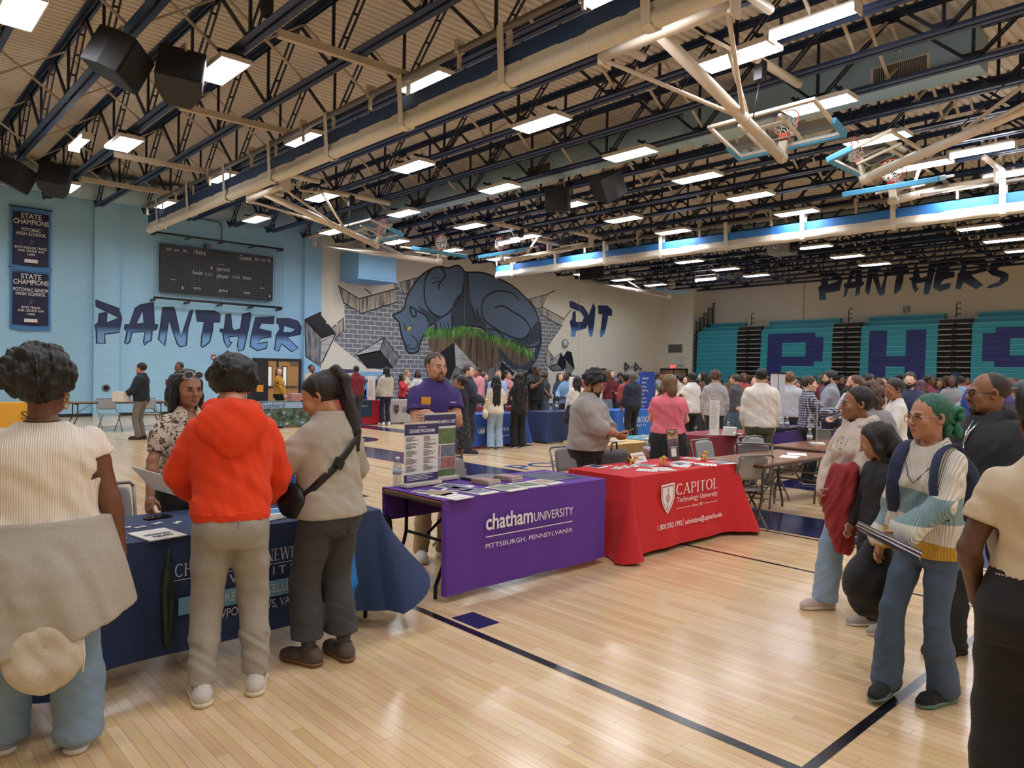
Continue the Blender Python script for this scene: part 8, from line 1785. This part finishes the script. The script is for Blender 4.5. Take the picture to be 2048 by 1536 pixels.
P('person in yellow patterned blouse with long brown hair behind the aerial photo table', -20.7, 9.75, .7, .6, 1.70, 'f', 1.05, L_, ('low', 'low'), ('wavy', '#5b3a28', 1.0, .16), ('long', '', spotted('yellow floral blouse', '#d19a2c', ('#3b2a1c', '#8a6320'), 16, .36), .95, .022, .6, .06), ('straight', '#17171a', 'cotton'), head=(-.9, 0, 0))
P('person in black top with pale blonde curls, behind the orange hoodie', -8.9, 3.5, -.3, -.9, 1.60, 'f', 1.15, L_, ('hold', 'hold'), ('curly', '#d8bf90', 1.15, .12), ('long', '#131316', 'cotton'), ('straight', '#1b1b1f', 'cotton'), head=(.3, .2, 0))
p, hd, A, up, LG = P('person in navy jacket with red arm patch by the blue wall, walking', -17.6, 5.85, .35, -.5, 1.78, 'm', 1.2, B_2, ('fwd', 'bend'), ('buzz', '#171211', .8, .3), ('long', '#1a2036', 'cotton', .86, .032, .8, .062), ('straight', '#232a3c', 'denim'), face=True)
MB().box(A[0][0]*.6+A[0][1]*.4+V3(.085, .0, 0), (.012, .12, .13), (0, 0, -.3)).build('arm_patch', mat('bright red patch', '#e04a3a'), p)
p, hd, A, up, LG = P('person in dark green vest and grey trousers carrying a white box, facing left', -18.0, 5.15, -.7, -.75, 1.74, 'm', 1.05, W_, ('fwd', 'bend'), ('short', '#1c1512', 1.3, .3), ('long', '#1c2730', 'cotton', .88, .03, .8, .06), ('straight', '#77736c', 'heather'), shoes=('#4a2f22', '#3a261c'))
t = thing('box', 'white box carried by the man in the dark green vest', 'box', at(p, (-.2, .34, .98)), .6); MB().box((0, 0, 0), (.3, .22, .2)).build('carton', PAPER, t); MB().box((0, 0, .105), (.31, .23, .015)).build('lid', PAPER, t)
P('person in dark grey jacket and khaki trousers at the far left, back turned', -21.0, 2.95+.9, -.95, 0, 1.82, 'm', 1.25, W_, ('fwd', 'fwd'), ('buzz', '#2b211b', .8, .3), ('long', '#3c3a3c', 'cotton', .88, .03, .8, .06), ('straight', '#a08e70', 'cotton'))
P('person in dark suit jacket with glasses and short brown hair, behind the man in purple polo', -11.4, 9.4, .5, .6, 1.80, 'm', 1.2, L_, ('hold', 'hold'), ('short', '#3a261a', .9, .3), ('long', '#1d2336', 'cotton', .86, .03, .7, .07), ('straight', '#1d2233', 'cotton'), head=(-.4, 0, 0), face=True)
P('person in striped rose dress with hair tied back behind the royal blue table', -13.6, 10.9, .8, .2, 1.62, 'f', 1.15, W_, ('low', 'low'), ('bun', '#2b1d16', 1.0, .3), ('short', '#8f4a4c', 'cotton', .95, .02, .5, .06), ('skirt', '#8f4a4c', 'cotton', 1.02, .4))
P('person in pale blue shirt partly hidden by the woman with the cream handbag', -13.3, 11.9, .6, -.3, 1.74, 'm', 1.1, W_, ('low', 'low'), ('short', '#2a1e17', .8, .3), ('long', '#9fb6d6', 'cotton'), ('straight', '#22252e', 'cotton'))
P('person in white sweatshirt with curly updo between the maroon and navy tables', -13.4, 12.7, -.5, -.4, 1.66, 'f', 1.0, B_2, ('fwd', 'hold'), ('puff', '#17100d', .7, .3), ('long', '#d6d2c9', 'cotton', .86, .03, .8, .06), ('straight', '#17171a', 'cotton'))
P('person in blue denim jacket with long braids behind the navy table', -14.2, 13.9, .8, -.1, 1.60, 'f', 1.05, D_, ('low', 'low'), ('long', '#110d0c', 1.1, .28), ('long', '#2c4c86', 'denim'), ('straight', '#20242e', 'denim'), face=True)
P('person tall in black tee with dark skin, hand raised, behind the navy table', -13.3, 13.2, .7, .1, 1.88, 'm', 1.15, D_, ('up', 'bend'), ('buzz', '#120f0e', .8, .3), ('short', '#141416', 'cotton', .9, .03, .8, .06), ('straight', '#141417', 'cotton'), face=True)
p, hd, A, up, LG = P('person in white cap and pale grey shirt among the crowd right of the mural', -12.2, 14.2, .1, -.5, 1.70, 'f', 1.1, M_, ('low', 'fwd'), ('bun', '#17110f', 1.0, .3), ('long', '#c9c6c0', 'cotton'), ('straight', '#33415c', 'denim'))
def cap_on(p, hd, c):
    def mk(v): v.ell((0, -.012, .165), (.096, .112, .085)); v.cut((0, 0, -1), (0, 0, .165)); v.ell((0, .115, .168), (.065, .075, .010), .01)
    v = Vol((-.15, -.2, .1), (.15, .25, .3), .01); mk(v); part('cap', to_mesh('cap', hd.mesh(v.mesh())), KN(c), p)
cap_on(p, hd, '#d8d4cc')
# right-hand side, in front of the bleachers
P('person with loose brown curls in grey sweatshirt, bent forward, at the cobalt cloth', -3.0, 7.9, -.3, .95, 1.60, 'f', 1.1, M_, ('hold', 'hold'), ('curly', '#4a2c1f', 1.15, .14), ('long', '#8d8c8e', 'heather', .86, .034, .8, .06), ('straight', '#1e1e24', 'denim'), head=(.5, .3, 0), lean=.1)
P('person in white sweater with smooth dark bun and pearl earring', -3.15, 9.0, -.75, -.6, 1.66, 'f', 1.05, M_, ('hold', 'hold'), ('bun', '#1d1411', 1.0, .3), ('long', '#dad6cd', 'cotton'), ('straight', '#22252e', 'denim'), head=(.3, .25, 0))
p, hd, A, up, LG = P('person with dark beard and red lanyard smiling, behind the woman with the bun', -4.2, 12.6, .6, -.8, 1.78, 'm', 1.15, L_, ('hold', 'hold'), ('short', '#1d1512', 1.2, .3), ('long', '#2a3350', 'cotton'), ('straight', '#22252e', 'cotton'), head=(-.4, 0, 0)); beard_part(p, hd, '#1d1512', True, thick=.01)
P('person in dark green polo looking down, dark hair, before the H bleachers', -5.6, 14.6, .6, -.5, 1.76, 'm', 1.1, M_, ('hold', 'hold'), ('short', '#15110f', 1.1, .3), ('short', '#1d3a30', 'cotton', .9, .028, .8, .06), ('straight', '#1d1e24', 'cotton'), head=(0, .35, 0))
p, hd, A, up, LG = P('person with bald pink head and brown beard in pale shirt', -4.9, 12.2, -.7, .3, 1.72, 'm', 1.15, '#d8a48e', ('hold', 'hold'), ('bald', '#5a4030', .05, .3), ('long', '#c3cad6', 'cotton'), ('straight', '#22252e', 'cotton'), head=(.5, .1, 0)); beard_part(p, hd, '#5b3b28', True, thick=.01)
P('person in pale grey button shirt with tousled brown hair, back turned, behind the white board', -7.0, 14.2, -.5, .85, 1.74, 'm', 1.2, W_, ('fwd', 'fwd'), ('messy', '#6a4a30', 1.4, .3), ('long', '#b9bcc0', 'cotton', .88, .034, .9, .062), ('straight', '#2a2d36', 'cotton'))
p, hd, A, up, LG = P('person with black beard and dark hair in grey shirt behind the plaid shirt', -5.6, 12.9, -.8, -.3, 1.80, 'm', 1.15, W_, ('hold', 'hold'), ('short', '#17120f', 1.6, .3), ('long', '#8f9298', 'cotton'), ('straight', '#22252e', 'cotton'), head=(.3, .1, 0)); beard_part(p, hd, '#17120f', True, thick=.012)
p, hd, A, up, LG = P('person in grey baseball cap and navy tee at the right', -2.15, 10.2, -.9, -.2, 1.66, 'm', 1.1, M_, ('hold', 'hold'), ('short', '#1d1512', .8, .3), ('short', '#27304a', 'cotton'), ('straight', '#22252e', 'denim'), head=(.6, .2, 0)); cap_on(p, hd, '#4b4e54')
P('person in pink top with streaked blonde hair, back turned, at the right', -1.75, 8.6, .2, .97, 1.58, 'f', 1.05, L_, ('fwd', 'fwd'), ('bob', '#b08b5c', 1.05, .08), ('long', '#d9a7a2', 'cotton'), ('straight', '#2a2d36', 'denim'))
P('person in blue sweatshirt with short dark hair before the navy banner stand', -4.0, 15.5, -.2, .95, 1.72, 'm', 1.2, M_, ('fwd', 'fwd'), ('short', '#15110f', .9, .3), ('long', '#27478f', 'cotton'), ('straight', '#22252e', 'denim'))
P('person in maroon headscarf and coat, back turned, at the cobalt cloth', -4.55, 14.2, -.2, .95, 1.64, 'f', 1.15, M_, ('fwd', 'fwd'), ('bob', '#4e1b28', 1.4, .08), ('long', '#4e1b28', 'cotton'), ('skirt', '#2a1a20', 'cotton', 1.02, .2))
P('person in black headscarf seated behind the green cloth', -8.6, 17.9, .3, -.9, 1.55, 'f', 1.1, M_, ('hold', 'hold'), ('long', '#121214', 1.3, .2), ('long', '#141416', 'cotton'), ('skirt', '#141416', 'cotton', 1.02, .1))
P('person with short black hair close to the right edge behind the beige tee', -.95, 6.0, -.2, -.95, 1.62, 'f', 1.1, D_, ('fwd', 'fwd'), ('afro', '#100d0c', .9, .3), ('long', '#17181c', 'cotton'), ('straight', '#1e1e24', 'denim'))
# the deeper crowd: a handful of builds, each person dressed differently
rg = random.Random(21)
KIT = [('m', 'fwd', ('short', 1.0, .3), 'long', 'straight'), ('f', 'hold', ('long', 1.0, .25), 'long', 'wide'), ('m', 'hold', ('buzz', .8, .3), 'short', 'straight'), ('f', 'fwd', ('bun', 1.0, .3), 'long', 'straight'), ('f', 'low', ('puff', .75, .3), 'short', 'wide'), ('m', 'pocket', ('afro', .8, .3), 'long', 'straight'), ('f', 'hold', ('wavy', 1.0, .18), 'long', 'skirt'), ('m', 'low', ('messy', 1.5, .3), 'short', 'straight')]
HN = {'short': 'short', 'long': 'long straight', 'buzz': 'cropped', 'bun': 'tied-back', 'puff': 'puffed-up', 'afro': 'rounded', 'wavy': 'wavy', 'messy': 'tousled'}
CN = [('#1c1c20', 'black'), ('#24304f', 'navy'), ('#d3cfc6', 'white'), ('#8b8b8e', 'grey'), ('#6f1f2c', 'maroon'), ('#2c5a97', 'blue'), ('#3f5a45', 'green'), ('#c9b8a0', 'beige'), ('#a2463f', 'rust red'), ('#7fa3c4', 'light blue'), ('#4a3a63', 'purple'), ('#cf8f96', 'pink'), ('#3a3c42', 'charcoal'), ('#5c4433', 'brown')]
HC = [('#100d0c', 'black'), ('#2a1c15', 'dark brown'), ('#5a3d28', 'brown'), ('#17110f', 'black')]
seen = set(); OCC = [(o.location[0], o.location[1]) for o in COL.objects if o.get('category') == 'person']
TBL = [(o.location[0], o.location[1]) for o in COL.objects if o.get('category') in ('table', 'banner')]
for i, (x, y) in enumerate(D_CROWD):
    k_ = math.hypot(x, y)
    for q in range(40):
        if all(math.hypot(x-a, y-c) > .5 for a, c in OCC) and all(abs(x-a) > .75 or abs(y-c) > 1.2 for a, c in TBL): break
        x, y = x*(1+.25/k_), y*(1+.25/k_)
    OCC.append((x, y))
    for t_ in range(60):
        k = rg.randrange(len(KIT)); c = rg.choice(CN); h_ = rg.choice(HC)
        if (k, c[1], h_[1]) not in seen: break
    seen.add((k, c[1], h_[1])); sx, ar_, hh_, sl, lg = KIT[k]; lc = rg.choice(['#1d1e24', '#3c4f6c', '#26282e', '#7f93a8'])
    zone = 'the mural wall' if x < -15 and y < 27 else 'the corner doors' if x < -19 else 'the P bleachers' if x < -12.8 else 'the H bleachers' if x < -8.2 else 'the S bleachers'
    lb = 'person in %s %s with %s %s hair, in the crowd towards %s' % (c[1], 'tee' if sl == 'short' else 'sweatshirt', HN[hh_[0]], h_[1], zone)
    sk = rg.choice([W_, L_, D_, M_, B_2, D_, B_2])
    a = rg.uniform(0, 2*PI)
    person(lb, (x, y, 0), a, rg.uniform(1.58, 1.8), sx, 1.08, sk, (ar_, ar_), None, (0, 0, 0), 0, (hh_[0], h_[0], hh_[1], hh_[2]), (sl, c[0], 'cotton', .88, .028, .7, .06), (lg, lc, 'cotton') if lg != 'skirt' else ('skirt', lc, 'cotton', 1.02, .4), ('#26262a', '#cfcac2'), fine=1.9, key=('kit', k), group='people deep in the crowd')
